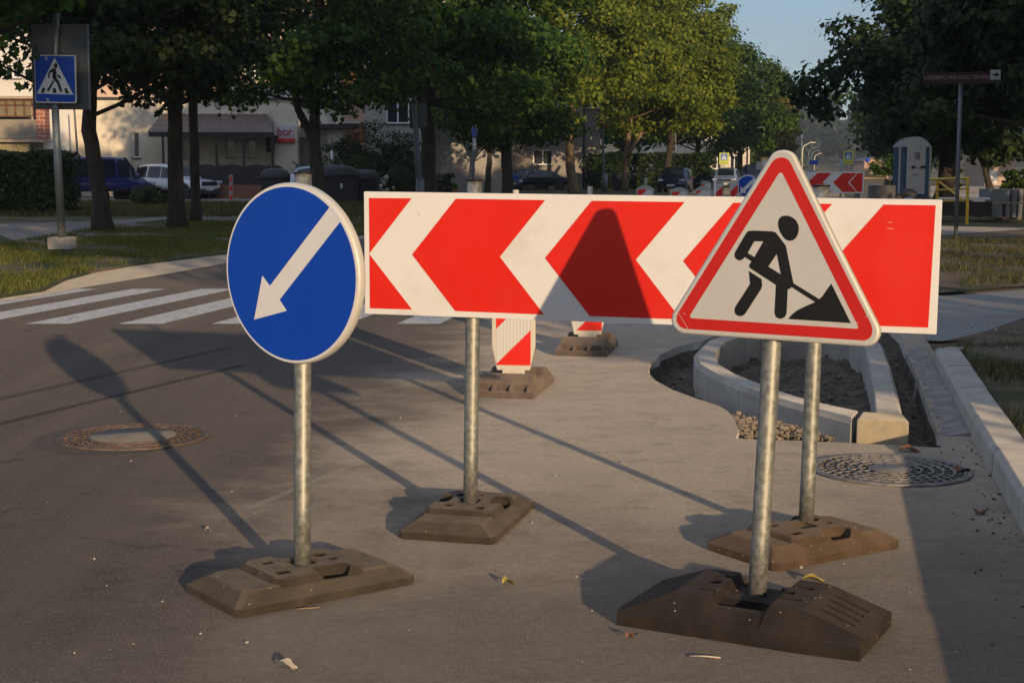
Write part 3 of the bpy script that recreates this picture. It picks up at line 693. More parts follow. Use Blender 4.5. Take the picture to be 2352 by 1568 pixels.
b = MB(); b.prism([F3 @ Vector((x, 0, z)) for x, z in ((-wfar / 2, -.25), (wfar / 2, -.25), (wfar / 2, .25), (-wfar / 2, .25))], F3.to_3x3() @ Vector((0, .02, 0))); b.build('board_panel', WHITE, t)
for x0 in (-1.3, -.74, -.16, .42):
    pts = [(x0, 0), (x0 + .22, .22), (x0 + .66 - .12, .22), (x0 + .34, 0), (x0 + .66 - .12, -.22), (x0 + .22, -.22)]
    pts = [(max(-1.1, p[0]), p[1]) for p in pts]
    if x0 > -1.25: sheet('red_chevron', F3, pts, .004, RED, t)
sheet('red_chevron', F3, [(.80, 0), (.98, .22), (1.09, .22), (1.09, -.22), (.98, -.22)], .004, RED, t)
for x in (-.7, .6):
    pp = F3 @ Vector((x, .05, 0)); pole('pole', (pp.x, pp.y, .05), (pp.x, pp.y, 1.42), .03, zinc, t); foot_a(t, Vector((pp.x, pp.y, 0)), .3 + x)

# ------------------------------------------------------------------ excavation with the half built kerb island
b = MB(); n = len(PIT)
for i in range(n):
    p, q = PIT[i], PIT[(i + 1) % n]
    N = 3
    for j in range(N):
        a_, c_ = p.lerp(q, j / N), p.lerp(q, (j + 1) / N)
        rnd = lambda s: (math.sin(s.x * 41) + math.sin(s.y * 53)) * .008
        top0, top1 = Vector((a_.x, a_.y, -.0005)), Vector((c_.x, c_.y, -.0005))
        cp = Vector((2.0, 9.6, 0))
        ins = lambda s, k, z: Vector((s.x + (cp.x - s.x) * (k + rnd(s)), s.y + (cp.y - s.y) * (k + rnd(s)), z))
        b.add([top0, top1, ins(c_, .012, -.05), ins(a_, .012, -.05)], [(0, 1, 2, 3)]); b.add([ins(a_, .012, -.05), ins(c_, .012, -.05), ins(c_, .05, -.20), ins(a_, .05, -.20)], [(0, 1, 2, 3)], 1)
tag(b.build('trench_wall', [CONC, SOIL]), kind='structure')
# uneven floor
rng = random.Random(3)
def hump(x, y):
    f = -.16 + .03 * math.sin(x * 9 + y * 4) * math.sin(y * 7) + .02 * math.sin(x * 23) * math.sin(y * 19)
    f += .085 * math.exp(-(((x - 1.55) / .45) ** 2 + ((y - 7.9) / .5) ** 2))
    f += .07 * math.exp(-(((x - 2.05) / .42) ** 2 + ((y - 9.6) / 1.6) ** 2))
    return f
b = MB(); nx, ny = 70, 110; x0, x1, y0, y1 = 0.6, 4.0, 7.0, 15.0
vs = [(x0 + (x1 - x0) * i / nx, y0 + (y1 - y0) * j / ny) for j in range(ny + 1) for i in range(nx + 1)]
b.add([(x, y, hump(x, y) + rng.uniform(-.008, .008)) for x, y in vs], [(j * (nx + 1) + i, j * (nx + 1) + i + 1, (j + 1) * (nx + 1) + i + 1, (j + 1) * (nx + 1) + i) for j in range(ny) for i in range(nx)], 0, True)
tag(b.build('trench_floor', SOIL), kind='structure')
# island kerb stones
zt = .10
outer = [P(*q, zt) for q in ((1962, 958), (1893, 935), (1789, 897), (1700, 866), (1648, 846), (1610, 832), (1592, 826))]
outer = [Vector((1.872, 8.06, 0)), Vector((1.70, 8.45, 0)), Vector((1.574, 8.78, 0)), Vector((1.44, 9.30, 0)), Vector((1.345, 9.80, 0)), Vector((1.30, 10.35, 0)), Vector((1.36, 11.0, 0)), Vector((1.55, 11.75, 0)), Vector((1.83, 12.35, 0)), Vector((2.15, 12.75, 0))]
inner = [Vector((1.965, 8.30, 0)), Vector((1.83, 8.55, 0)), Vector((1.71, 8.86, 0)), Vector((1.59, 9.35, 0)), Vector((1.495, 9.82, 0)), Vector((1.455, 10.33, 0)), Vector((1.51, 10.95, 0)), Vector((1.69, 11.67, 0)), Vector((1.93, 12.2, 0)), Vector((2.2, 12.55, 0))]
isl = thing('kerb_island', 'half built concrete kerb island standing in an open trench in the road', 'kerb island', (2.1, 10, -.2))
def stone(o0, o1, i0, i1, z, ch=.018):
    b = MB()
    def ring(o_, i_):
        w = (i_ - o_); w.normalize(); t_ = .0
        return [Vector((o_.x, o_.y, -.22)), Vector((o_.x, o_.y, z - ch * 2)), Vector((o_.x, o_.y, z - ch)) + w * ch * .35, Vector((o_.x, o_.y, z)) + w * ch * 1.4, Vector((i_.x, i_.y, z)) - w * .004, Vector((i_.x, i_.y, z - .006)), Vector((i_.x, i_.y, -.22))]
    b.loft([ring(o0, i0), ring(o1, i1)], smooth=False); return b
for s0, s1 in ((0, 3), (3, 6), (6, 8), (8, 9)):
    b = MB(); 
    def ring(o_, i_, z=zt, ch=.018):
        w = (i_ - o_).normalized(); return [Vector((o_.x, o_.y, -.22)), Vector((o_.x, o_.y, z - ch * 2)) , Vector((o_.x, o_.y, z)) + w * ch * 1.4, Vector((i_.x, i_.y, z)) - w * .004, Vector((i_.x, i_.y, z - .006)), Vector((i_.x, i_.y, -.22))]
    rs = [ring(outer[k], inner[k]) for k in range(s0, s1 + 1)]
    e0 = (outer[s1] - outer[s1 - 1]).normalized() * .007
    rs[-1] = [q - e0 for q in rs[-1]]; b.loft(rs, smooth=False); b.build('kerbstone', CONC, isl, bevel=.004)
# front block and right arm
fo = [Vector((1.885, 8.045, 0)), Vector((2.155, 7.93, 0)), Vector((2.172, 8.03, 0)), Vector((1.99, 8.295, 0))]
b = MB(); b.prism([Vector((p.x, p.y, -.22)) for p in (Vector((1.895, 8.03, 0)), Vector((2.165, 7.96, 0)), Vector((2.195, 8.20, 0)), Vector((1.985, 8.285, 0)))], (0, 0, .318)); b.build('kerbstone', M('buff concrete', (.46, .39, .26), .85, var=.1, scale=6, bmp=.3, bscale=90, bdist=.004, dirt=(.3, .25, .18, .5), dscale=5), isl, bevel=.012)
ro = [Vector((2.197, 8.205, 0)), Vector((2.40, 9.1, 0)), Vector((2.66, 10.3, 0)), Vector((2.93, 11.6, 0)), Vector((2.98, 12.4, 0)), Vector((2.75, 12.72, 0)), Vector((2.2, 12.76, 0))]
ri = [Vector((2.055, 8.26, 0)), Vector((2.26, 9.15, 0)), Vector((2.52, 10.35, 0)), Vector((2.78, 11.62, 0)), Vector((2.82, 12.3, 0)), Vector((2.66, 12.57, 0)), Vector((2.21, 12.58, 0))]
for s0, s1 in ((0, 1), (1, 2), (2, 3), (3, 6)):
    rs = [ring(ro[k], ri[k]) for k in range(s0, s1 + 1)]; e0 = (ro[s1] - ro[s1 - 1]).normalized() * .007; rs[-1] = [q - e0 for q in rs[-1]]
    b = MB(); b.loft(rs, smooth=False); b.build('kerbstone', CONC, isl, bevel=.004)
# soil and rubble inside and around
def inside(p, poly):
    c = False; j = len(poly) - 1
    for i in range(len(poly)):
        if ((poly[i][1] > p[1]) != (poly[j][1] > p[1])) and p[0] < (poly[j][0] - poly[i][0]) * (p[1] - poly[i][1]) / (poly[j][1] - poly[i][1]) + poly[i][0]: c = not c
        j = i
    return c
ICO = None
def rock(b, c, r, rg, mi=0):
    t_ = (1 + 5 ** .5) / 2
    vs = [(-1, t_, 0), (1, t_, 0), (-1, -t_, 0), (1, -t_, 0), (0, -1, t_), (0, 1, t_), (0, -1, -t_), (0, 1, -t_), (t_, 0, -1), (t_, 0, 1), (-t_, 0, -1), (-t_, 0, 1)]
    fs = [(0, 11, 5), (0, 5, 1), (0, 1, 7), (0, 7, 10), (0, 10, 11), (1, 5, 9), (5, 11, 4), (11, 10, 2), (10, 7, 6), (7, 1, 8), (3, 9, 4), (3, 4, 2), (3, 2, 6), (3, 6, 8), (3, 8, 9), (4, 9, 5), (2, 4, 11), (6, 2, 10), (8, 6, 7), (9, 8, 1)]
    a = rg.uniform(0, 6.28); ca, sa = math.cos(a), math.sin(a); k = (rg.uniform(.7, 1.3), rg.uniform(.7, 1.3), rg.uniform(.5, .9))
    o = []
    for x, y, z in vs:
        j = rg.uniform(.75, 1.2) / 1.9; x, y, z = x * k[0] * j, y * k[1] * j, z * k[2] * j
        o.append((c[0] + r * (x * ca - y * sa), c[1] + r * (x * sa + y * ca), c[2] + r * z))
    b.add(o, fs, mi)
b = MB(); cnt = 0
pin = HOLE
while cnt < 900:
    x, y = rng.uniform(1.0, 3.6), rng.uniform(7.3, 12.7)
    if not inside((x, y), pin): continue
    r_ = rng.choice((.006, .008, .012, .022)) * rng.uniform(.7, 1.2)
    rock(b, (x, y, hump(x, y) + r_ * .3), r_, rng); cnt += 1
tag(b.build('gravel', M('soil clods', (.17, .14, .105), .95, var=.3, scale=20)), 'loose gravel and soil clods lying in the open trench', 'gravel', kind='stuff')
b = MB()
for k in range(1100):       # crumbled edge in front of the island
    u_ = rng.random(); p = P(1692 + 260 * u_ + rng.gauss(0, 6), 1003 - 18 * rng.random() - 30 * (1 - u_) * rng.random(), -.03)
    if not inside((p.x, p.y), pin): continue
    r_ = rng.choice((.005, .007, .010, .018)) * rng.uniform(.7, 1.2); rock(b, (p.x, p.y, -.06 + rng.random() * .05 * (1.2 - u_)), r_, rng)
for k in range(70):
    p = P(1675 + 50 * rng.random(), 955 + 50 * rng.random(), -.02)
    if inside((p.x, p.y), pin): rock(b, (p.x, p.y, -.04 + rng.random() * .03), rng.uniform(.012, .026), rng)
tag(b.build('rubble', CRUMB), 'crumbled sandy base course heaped against the near face of the kerb island', 'rubble', kind='stuff')
pc = thing('plastic_cup', 'pale round plastic lid lying on the soil inside the kerb island', 'litter', (2.02, 9.55, hump(2.02, 9.55)))
b = MB(); z = hump(2.02, 9.55) + .012; b.lathe([(.052, z), (.056, z + .006), (.05, z + .02), (.044, z + .012), (.002, z + .01)], (2.02, 9.55, 0), 24); b.build('lid', M('white plastic', (.5, .5, .5), .4), pc)
# concrete haunch between trench and right kerb, right kerb
kr = thing('kerb', 'long new concrete kerb running along the right edge of the road past the trench', 'kerb', (RX(0, 8), 8, 0))
ys = [-3, -2, -1, 0, 1, 2, 3, 4, 5, 6, 7, 8, 9, 10, 11.0]
for a, c in zip(ys, ys[1:]):
    rs = []
    for y, e in ((a + .005, 0), (c - .005, 0)):
        z = .138 + .004 * math.sin(a * 5.3); x = RX(.0, y) + .003 * math.sin(a * 7.7); rs.append([(x - .012, y, -.15), (x - .012, y, z - .03), (x + .012, y, z), (x + .165, y, z), (x + .172, y, z - .01), (x + .172, y, -.15)])
    b = MB(); b.loft(rs, smooth=False); b.build('kerbstone', CONC, kr, bevel=.005)
rs = []
for y, z, dx in ((11.005, .138, 0), (11.5, .07, .05), (12.1, .02, .18)):
    x = RX(dx, y); rs.append([(x - .012, y, -.15), (x - .012, y, z - .02), (x + .012, y, z), (x + .165, y, z), (x + .172, y, z - .01), (x + .172, y, -.15)])
b = MB(); b.loft(rs, smooth=False); b.build('kerbstone', CONC, kr, bevel=.005)
HAU = M('rough haunch concrete', (.30, .285, .26), .95, var=.25, scale=9, bmp=.9, bscale=50, bdist=.015, kind='world')
b = MB()
for j in range(46):
    y = 8.05 + j * .09; y_2 = y + .09
    e = lambda yy: RX(-.012, yy); w = lambda yy: RX(-.17 + .02 * math.sin(yy * 9) + .02 * math.sin(yy * 23), yy)
    if j == 0: hr = []
    hr.append([(w(y), y, -.2), (w(y) + .02, y, .003), (e(y), y, .022), (e(y), y, -.2)])
b.loft(hr, smooth=False)
tag(b.build('kerb_haunch', HAU), kind='structure')

# ------------------------------------------------------------------ manhole covers
IRON = M('rusty cast iron', (.17, .115, .085), .7, .35, var=.3, scale=14, bmp=.4, bscale=120, bdist=.003)
IRON2 = M('dusty cast iron', (.27, .245, .215), .75, .2, var=.3, scale=14, bmp=.4, bscale=120, bdist=.003, dirt=(.12, .1, .085, .5), dscale=9)
def manhole(label, u, v, r, cr, m_ribs, m_mid, rings):
    c = P(u, v); t = thing('manhole_cover', label, 'manhole cover', (c.x, c.y, 0))
    b = MB(); b.lathe([(cr, .0045), (r, .0045), (r, .0035), (cr, .0035)], (c.x, c.y, 0), 64); b.build('sunk_ring', M('dark grit', (.035, .03, .027), .95) if m_ribs is IRON else M('dusty grit', (.11, .10, .085), .95), t)
    b = MB()
    for k in range(rings + 1):
        rr = cr + (r - cr) * k / rings
        b.lathe([(rr - .007, .005), (rr - .006, .012), (rr + .006, .012), (rr + .007, .005)], (c.x, c.y, 0), 72)
    for k in range(rings):
        ra, rb = cr + (r - cr) * k / rings + .008, cr + (r - cr) * (k + 1) / rings - .008
        N = int(ra * 2 * math.pi / .05)
        for j in range(N):
            a = 2 * math.pi * (j + .5 * (k % 2)) / N; a2 = a + .35 / N
            p, q = (c.x + ra * math.cos(a), c.y + ra * math.sin(a)), (c.x + rb * math.cos(a2), c.y + rb * math.sin(a2))
            b.tube([(p[0], p[1], .0065), (q[0], q[1], .0065)], .0045, 5)
    b.build('ribs', m_ribs, t)
    MB().lathe([(r + .006, .003), (r + .008, .011), (r + .030, .011), (r + .034, .003)], (c.x, c.y, 0), 72).build('frame_ring', m_ribs, t)
    b = MB(); b.lathe([(.001, .012), (cr - .004, .012), (cr + .002, .006), (.001, .004)], (c.x, c.y, 0), 64); b.build('plug', m_mid, t)
    return t
c = P(268, 1007); b = MB(); b.poly([(c.x + .44 * math.cos(2 * math.pi * k / 40) * (1 + .02 * math.sin(k * 1.7)), c.y + .46 * math.sin(2 * math.pi * k / 40) * (1 + .03 * math.sin(k * 2.3)), .002) for k in range(40)])
tag(b.build('asphalt_patch', M('fresh dark asphalt', (.042, .038, .034), .9, var=.2, scale=40, bmp=.6, bscale=200, bdist=.004, kind='world')), kind='structure')
manhole('round manhole cover with a pale concrete middle in the dark asphalt at the left', 306, 1004, .375, .235, IRON, M('manhole concrete', (.12, .11, .096), .9, var=.15, scale=20, bmp=.4, bscale=120, bdist=.003), 3)
manhole('round dusty iron manhole cover by the kerb at the right, half in shade', 2045, 1080, .355, .10, IRON2, IRON2, 5)

# ------------------------------------------------------------------ leaves, twigs and pebbles on the road
YL = M('yellow leaf', (.45, .36, .05), .6, var=.3, scale=30); BL = M('brown leaf', (.22, .09, .04), .7, var=.3, scale=30); PL = M('pale leaf', (.5, .42, .3), .7, var=.2, scale=30)
def leaf(label, u, v, s, a, mat, asp=.5):
    c = P(u, v); b = MB(); n = 9; rows = []
    for i in range(n):
        k = i / (n - 1); wdt = math.sin(k * math.pi) ** .7 * asp / 2 * s * (1 + .25 * math.sin(k * 17)); x = (k - .5) * s
        rows.append([(x, -wdt, .006 + .25 * wdt + .012 * math.sin(k * 5)), (x, 0, .005 + .010 * math.sin(k * 5)), (x, wdt, .008 + .35 * wdt + .012 * math.sin(k * 5))])
    rm = Matrix.Rotation(a, 3, 'Z'); vs = [Vector((c.x, c.y, 0)) + rm @ Vector(q) for r_ in rows for q in r_]
    b.add(vs, [(i * 3 + j, i * 3 + j + 1, i * 3 + j + 4, i * 3 + j + 3) for i in range(n - 1) for j in range(2)], 0, True)
    o = b.build('fallen_leaf', mat); tag(o, label, 'leaf', 'fallen leaves on the road'); return o
leaf('curled yellow leaf lying just behind the dark foot of the warning triangle', 1873, 1335, .10, .1, YL, .35)
leaf('yellow-green leaf lying alone on the asphalt between the left and middle feet', 1170, 1341, .06, .6, YL, .7)
leaf('pale dry leaf at the lower edge, below the keep-left sign foot', 662, 1533, .075, -.3, PL, .4)
leaf('large brown maple leaf on the road at the corner of the trench', 2092, 1037, .13, -.1, BL, .55)
leaf('dark red-brown leaf against the manhole cover by the kerb', 2213, 1084, .11, .5, BL, .7)
leaf('small brown leaf in front of the dark rubber foot', 1447, 1465, .04, .9, BL, .7)
leaf('pale dry leaf on the asphalt far left of the feet', 480, 1222, .03, .3, PL, .8)
leaf('brown leaf on the asphalt in front of the right kerb', 2250, 1180, .07, 1.2, BL, .8)
c = P(1620, 1512); b = MB(); b.tube([(c.x - .045, c.y + .01, .005), (c.x, c.y, .008), (c.x + .045, c.y - .004, .005)], .0025, 6); tag(b.build('twig', PL), 'thin pale straw twig in front of the dark rubber foot', 'twig')
c = P(710, 1398); b = MB(); b.tube([(c.x - .035, c.y - .01, .004), (c.x + .035, c.y + .005, .005)], .002, 6); tag(b.build('twig', M('straw', (.42, .25, .12), .7)), 'short reddish straw along the edge of the keep-left foot', 'twig')
b = MB(); rg = random.Random(11)
for k in range(120):
    v_ = 800 + 760 * rg.random() ** 1.2; u_ = rg.uniform(-30, 2300); p = P(u_, v_)
    if inside((p.x, p.y), pin) or p.x > RX(-.1, p.y): continue
    r_ = rg.choice((.002, .003, .004, .006)) * rg.uniform(.7, 1.3); rock(b, (p.x, p.y, r_ * .4), r_, rg, rg.choice((0, 1)))
tag(b.build('road_grit', [M('light grit', (.42, .38, .32), .8), M('dark grit stone', (.12, .11, .1), .8)]), 'small stones and grit scattered over the road', 'grit', kind='stuff')
b = MB()
for k in range(90):       # litter of dry leaves and crumbs along the right kerb
    y = rg.uniform(4.5, 8.3); x = RX(-.02 - abs(rg.gauss(0, .10)), y); r_ = rg.uniform(.003, .009); rock(b, (x, y, r_ * .4), r_, rg, rg.choice((0, 1)))
tag(b.build('kerb_debris', [M('leaf crumbs', (.12, .07, .04), .9), CRUMB]), 'leaf crumbs and grit gathered along the right kerb', 'debris', kind='stuff')

# ------------------------------------------------------------------ vegetation
LOBED = [(0, -.50), (.16, -.36), (.42, -.34), (.30, -.10), (.50, .10), (.22, .14), (.16, .34), (0, .52), (-.16, .34), (-.22, .14), (-.50, .10), (-.30, -.10), (-.42, -.34), (-.16, -.36)]
OVAL = [(0, -.5), (.34, -.12), (.26, .28), (0, .5), (-.26, .28), (-.34, -.12)]
RHOMB = [(0, -.5), (.36, 0), (0, .5), (-.36, 0)]
def leafmesh(name, cen, nrm, size, shape, rg):
    """one mesh of many small leaf faces: centres, normals and sizes are arrays"""
    n = len(cen); sh = np.array(shape, float); k = len(sh)
    nrm = nrm / np.linalg.norm(nrm, axis=1, keepdims=True)
    a = rg.normal(size=(n, 3)); a -= nrm * (a * nrm).sum(1, keepdims=True); a /= np.linalg.norm(a, axis=1, keepdims=True)
    b = np.cross(nrm, a)
    fold = -np.abs(sh[:, 0]) * .35
    v = cen[:, None, :] + (a[:, None, :] * sh[None, :, 0, None] + b[:, None, :] * sh[None, :, 1, None] + nrm[:, None, :] * fold[None, :, None]) * size[:, None, None]
    me = bpy.data.meshes.new(name); me.vertices.add(n * k); me.vertices.foreach_set('co', v.astype(np.float32).ravel())
    me.loops.add(n * k); me.loops.foreach_set('vertex_index', np.arange(n * k, dtype=np.int32))
    me.polygons.add(n); me.polygons.foreach_set('loop_start', np.arange(0, n * k, k, dtype=np.int32)); me.polygons.foreach_set('loop_total', np.full(n, k, dtype=np.int32))
    me.update(calc_edges=True); return me
def crown_points(rg, nclump, per, c, rad, rc, low=-99, shell=.42, clumps=None, hollow=.35):
    """clump centres spread through an uneven crown, then leaves around each clump"""
    c = np.array(c, float); rad = np.array(rad, float); cl = [] if clumps is None else [np.array(q, float) for q in clumps]
    ph = rg.uniform(0, 6.28, 6)
    while len(cl) < nclump:
        d = rg.normal(size=3); d /= np.linalg.norm(d); r = rg.uniform() ** shell
        if r < hollow: continue
        az = math.atan2(d[1], d[0]); wob = 1 + .16 * math.sin(3 * az + ph[0]) + .12 * math.sin(5 * az + ph[1] + 3 * d[2]) + .10 * math.sin(7 * d[2] + ph[2])
        q = c + d * rad * r * wob
        if q[2] < low: continue
        cl.append(q)
    cl = np.array(cl); n = len(cl); rcs = rc * rg.uniform(.6, 1.25, n)
    P_, N_ = [], []
    for i in range(n):
        m = int(per * (rcs[i] / rc) ** 2); d = rg.normal(size=(m, 3)); d /= np.linalg.norm(d, axis=1, keepdims=True)
        rr = rg.uniform(.35, 1.0, (m, 1)) ** .6 * rcs[i]; rr *= 1 + .2 * rg.normal(size=(m, 1))
        p = cl[i] + d * rr * np.array([1.15, 1.15, .62]); P_.append(p)
        out = (cl[i] - c) / (np.linalg.norm(cl[i] - c) + 1e-6)
        N_.append(d * .6 + out * .35 + np.array([0, 0, .45]) + rg.normal(size=(m, 3)) * .45)
    return cl, np.concatenate(P_), np.concatenate(N_)
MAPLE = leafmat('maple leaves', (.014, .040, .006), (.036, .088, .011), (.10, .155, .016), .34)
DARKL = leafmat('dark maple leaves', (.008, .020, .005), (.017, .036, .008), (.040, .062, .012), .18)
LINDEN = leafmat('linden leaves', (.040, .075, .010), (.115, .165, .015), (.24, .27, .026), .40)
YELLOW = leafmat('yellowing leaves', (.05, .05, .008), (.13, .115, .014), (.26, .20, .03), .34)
SHRUB = leafmat('shrub leaves', (.010, .022, .006), (.020, .042, .009), (.045, .070, .014), .2)
def barkm(name, a, b_):
    m, t, b = nodes_of(name); v = pos(t, 'obj'); mp = t.nodes.new('ShaderNodeMapping'); mp.inputs['Scale'].default_value = (14, 14, 2.5); t.links.new(v, mp.inputs[0])
    n = noise(t, mp.outputs[0], 1.2, 6, .75); n2 = noise(t, v, 1.5, 4)
    c = mixc(t, ramp(t, n, .35, .65), a, b_); c = mixc(t, ramp(t, n2, .5, .7, 0, .4), c, (.05, .06, .02)); t.links.new(c, b.inputs['Base Color']); b.inputs['Roughness'].default_value = .95
    bump(t, b, n, 1., .04); return m
BARK = barkm('dark bark', (.020, .015, .011), (.065, .050, .036)); BARKL = barkm('light bark', (.10, .065, .035), (.26, .18, .10))
def limb_mesh(path, r0, r1, targets, rg, nmax=40):
    b = MB(); path = [Vector(p) for p in path]; n = len(path)
    # denser, slightly wandering trunk with a root flare
    pts, rs = [], []
    for i in range(n - 1):
        for j in range(4):
            k = j / 4; p = path[i].lerp(path[i + 1], k); f = (i + k) / (n - 1)
            pts.append(p + Vector((rg.normal() * .012, rg.normal() * .012, 0))); rs.append((r0 + (r1 - r0) * f) * (1 + (.45 * max(0, 1 - f * 9)) + rg.normal() * .03))
    pts.append(path[-1]); rs.append(r1); b.tube(pts, rs, 14)
    T = list(targets); rg.shuffle(T); T = T[:nmax]
    for q in T:
        q = Vector(q); zmin = path[0].z + max(1.6, .46 * path[-1].z); zs = max(zmin, min(path[-1].z - .1, q.z - .25 * (Vector((q.x, q.y)) - Vector((path[-1].x, path[-1].y))).length - .6))
        s = path[0]
        for i in range(n - 1):
            if path[i].z <= zs <= path[i + 1].z: s = path[i].lerp(path[i + 1], (zs - path[i].z) / max(.001, path[i + 1].z - path[i].z))
        
        d = q - s; mid = s + d * .5 + Vector((rg.normal() * .15, rg.normal() * .15, -.08 * d.length + .25)); f = (s.z - path[0].z) / max(.1, path[-1].z - path[0].z)
        rr = max(.02, .32 * (r0 + (r1 - r0) * f)); b.tube([s, s.lerp(mid, .5) + Vector((0, 0, -.03)), mid, mid.lerp(q, .5) + Vector((rg.normal() * .08, rg.normal() * .08, .06)), q], [rr, rr * .8, rr * .62, rr * .4, .012], 7)
    return b
def tree(name, label, loc, path, r0, r1, crown, nclump, per, rc, lsize, shape, lm, bark, seed, low=-99, nlimb=30, group=None, clumps=None, shell=.42, hollow=.35, forks=()):
    """path and crown given relative to loc"""
    rg = np.random.default_rng(seed)
    t = thing(name, label, 'tree', loc, 0, group)
    cl, pp, nn_ = crown_points(rg, nclump, per, crown[0], crown[1], rc, low, shell, clumps, hollow)
    sz = lsize * rg.uniform(.65, 1.3, len(pp)); me = leafmesh('crown', pp, nn_, sz, shape, rg); me.materials.append(lm)
    co = bpy.data.objects.new('crown', me); COL.objects.link(co); co.parent = t
    b = limb_mesh(path, r0, r1, cl, rg, nlimb)
    for fp, fr in forks: b.tube([Vector(p) for p in fp], fr, 12)
    o = b.build('trunk', bark, t, world=False)
    return t
def trunk_path(us, Y):
    """trunk line from picture points, all at depth Y -> (base, relative path)"""
    ps = [at(u, v, Y) for u, v in us]; b0 = Vector((ps[0].x, ps[0].y, 0)); return b0, [Vector((p.x - b0.x, 0, max(0, p.z))) if i else Vector((0, 0, 0)) for i, p in enumerate(ps)]

GL = 'dark street trees along the left footpath'
# --- near left trees
b0, pth = trunk_path([(240, 538), (226, 420), (205, 300), (208, 180), (215, 60), (222, -50)], 33.5)
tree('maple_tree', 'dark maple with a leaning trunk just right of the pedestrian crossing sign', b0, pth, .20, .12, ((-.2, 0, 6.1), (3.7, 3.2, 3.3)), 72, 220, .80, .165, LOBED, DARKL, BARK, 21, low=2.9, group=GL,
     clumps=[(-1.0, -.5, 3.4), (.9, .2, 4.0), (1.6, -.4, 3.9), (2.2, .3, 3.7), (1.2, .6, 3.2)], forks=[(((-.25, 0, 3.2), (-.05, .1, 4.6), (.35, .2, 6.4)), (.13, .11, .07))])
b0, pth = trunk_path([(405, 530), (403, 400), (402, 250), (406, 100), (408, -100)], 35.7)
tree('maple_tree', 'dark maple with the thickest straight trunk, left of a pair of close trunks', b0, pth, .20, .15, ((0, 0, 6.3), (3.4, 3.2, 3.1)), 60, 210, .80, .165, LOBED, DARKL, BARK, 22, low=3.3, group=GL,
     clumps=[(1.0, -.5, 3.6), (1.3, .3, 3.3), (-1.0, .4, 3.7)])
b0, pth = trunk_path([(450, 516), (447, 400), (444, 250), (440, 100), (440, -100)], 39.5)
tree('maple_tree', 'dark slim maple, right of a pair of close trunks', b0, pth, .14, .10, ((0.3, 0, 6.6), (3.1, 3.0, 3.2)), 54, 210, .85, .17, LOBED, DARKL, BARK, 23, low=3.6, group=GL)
b0, pth = trunk_path([(735, 486), (730, 420), (724, 358), (722, 250), (730, 100), (735, -60)], 52)
tree('maple_tree', 'broad dark maple whose trunk forks low, above the round blue sign', b0, pth, .27, .14, ((.2, 0, 6.6), (4.0, 3.0, 2.8)), 88, 210, .95, .20, LOBED, MAPLE, BARK, 24, low=3.9, group=GL,
     clumps=[(-2.5, -.6, 3.9), (-1.0, -.4, 4.9), (-2.9, 0, 4.1), (.8, -.5, 3.7), (1.5, 0, 3.9), (2.4, -.3, 4.0), (2.9, .2, 4.4), (-3.1, 0, 4.9), (-3.3, 0, 6.0)], forks=[(((-.05, 0, 1.9), (-.32, 0, 2.7), (-.72, 0, 3.5), (-.9, 0, 5.2)), (.17, .15, .13, .08))])
b0, pth = trunk_path([(988, 470), (986, 400), (983, 300), (970, 220), (955, 120), (950, -60)], 58)
tree('maple_tree', 'tall dark tree with a thick trunk right of the tall grey pole', b0, pth, .33, .17, ((.3, 0, 8.0), (4.3, 4.2, 5.0)), 120, 250, 1.0, .22, OVAL, MAPLE, BARK, 25, low=3.9, group=GL, clumps=[(2.0, -.8, 3.7), (2.6, -.4, 3.4), (1.6, .4, 3.9), (3.0, 0, 3.9), (-1.3, 0, 5.3), (-1.6, 0, 7.0)],
     forks=[(((0, 0, 3.9), (.1, 0, 5.2), (.15, 0, 7.2)), (.2, .15, .1))])
b0 = at(-150, 560, 25.3); b0.z = 0
tree('maple_tree', 'maple hanging its nearest leaves over the top of the pedestrian crossing sign', b0, [Vector((0, 0, 0)), Vector((.1, 0, 3)), Vector((.2, 0, 6.5))], .2, .12, ((0.3, 0, 6.6), (3.0, 3.0, 3.4)), 60, 150, .62, .17, LOBED, MAPLE, BARK, 26, low=3.4, group=GL,
     clumps=[(1.2, -.2, 4.4), (1.8, -.3, 4.35), (2.4, -.2, 4.45), (3.0, 0, 4.6), (3.3, .2, 4.9), (.85, .1, 3.3), (.8, 0, 3.8), (2.1, .2, 4.8)])
b0, pth = trunk_path([(1168, 445), (1165, 400), (1160, 320), (1150, 240), (1150, 100)], 72)
tree('linden_tree', 'dark tree with a stout trunk just left of the white double window', b0, pth, .30, .18, ((-.4, 0, 6.4), (3.7, 3.8, 3.5)), 85, 260, 1.1, .235, OVAL, MAPLE, BARK, 27, low=3.0, group='street trees in the middle distance', clumps=[(-1.5, -.5, 3.1), (-.5, -.6, 2.9), (1.0, -.4, 2.9), (1.8, 0, 3.3), (2.9, 0, 3.4)])
b0, pth = trunk_path([(1120, 440), (1122, 400), (1125, 350)], 84)
tree('linden_tree', 'thin dark tree trunk between the warm lit window and the stout tree', b0, pth, .2, .14, ((0, 0, 6.6), (3.5, 3.5, 3.8)), 50, 140, 1.1, .30, OVAL, MAPLE, BARK, 33, low=3.0, group='street trees in the middle distance')
b0, pth = trunk_path([(1318, 437), (1309, 370), (1308, 310), (1318, 230), (1325, 120)], 88)
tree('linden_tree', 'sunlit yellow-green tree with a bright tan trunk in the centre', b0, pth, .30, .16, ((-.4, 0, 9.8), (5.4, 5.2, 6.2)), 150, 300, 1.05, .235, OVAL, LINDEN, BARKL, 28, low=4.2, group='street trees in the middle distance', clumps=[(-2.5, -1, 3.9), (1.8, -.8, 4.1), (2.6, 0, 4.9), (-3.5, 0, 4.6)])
b0, pth = trunk_path([(1436, 436), (1436, 370), (1442, 330), (1450, 250)], 100)
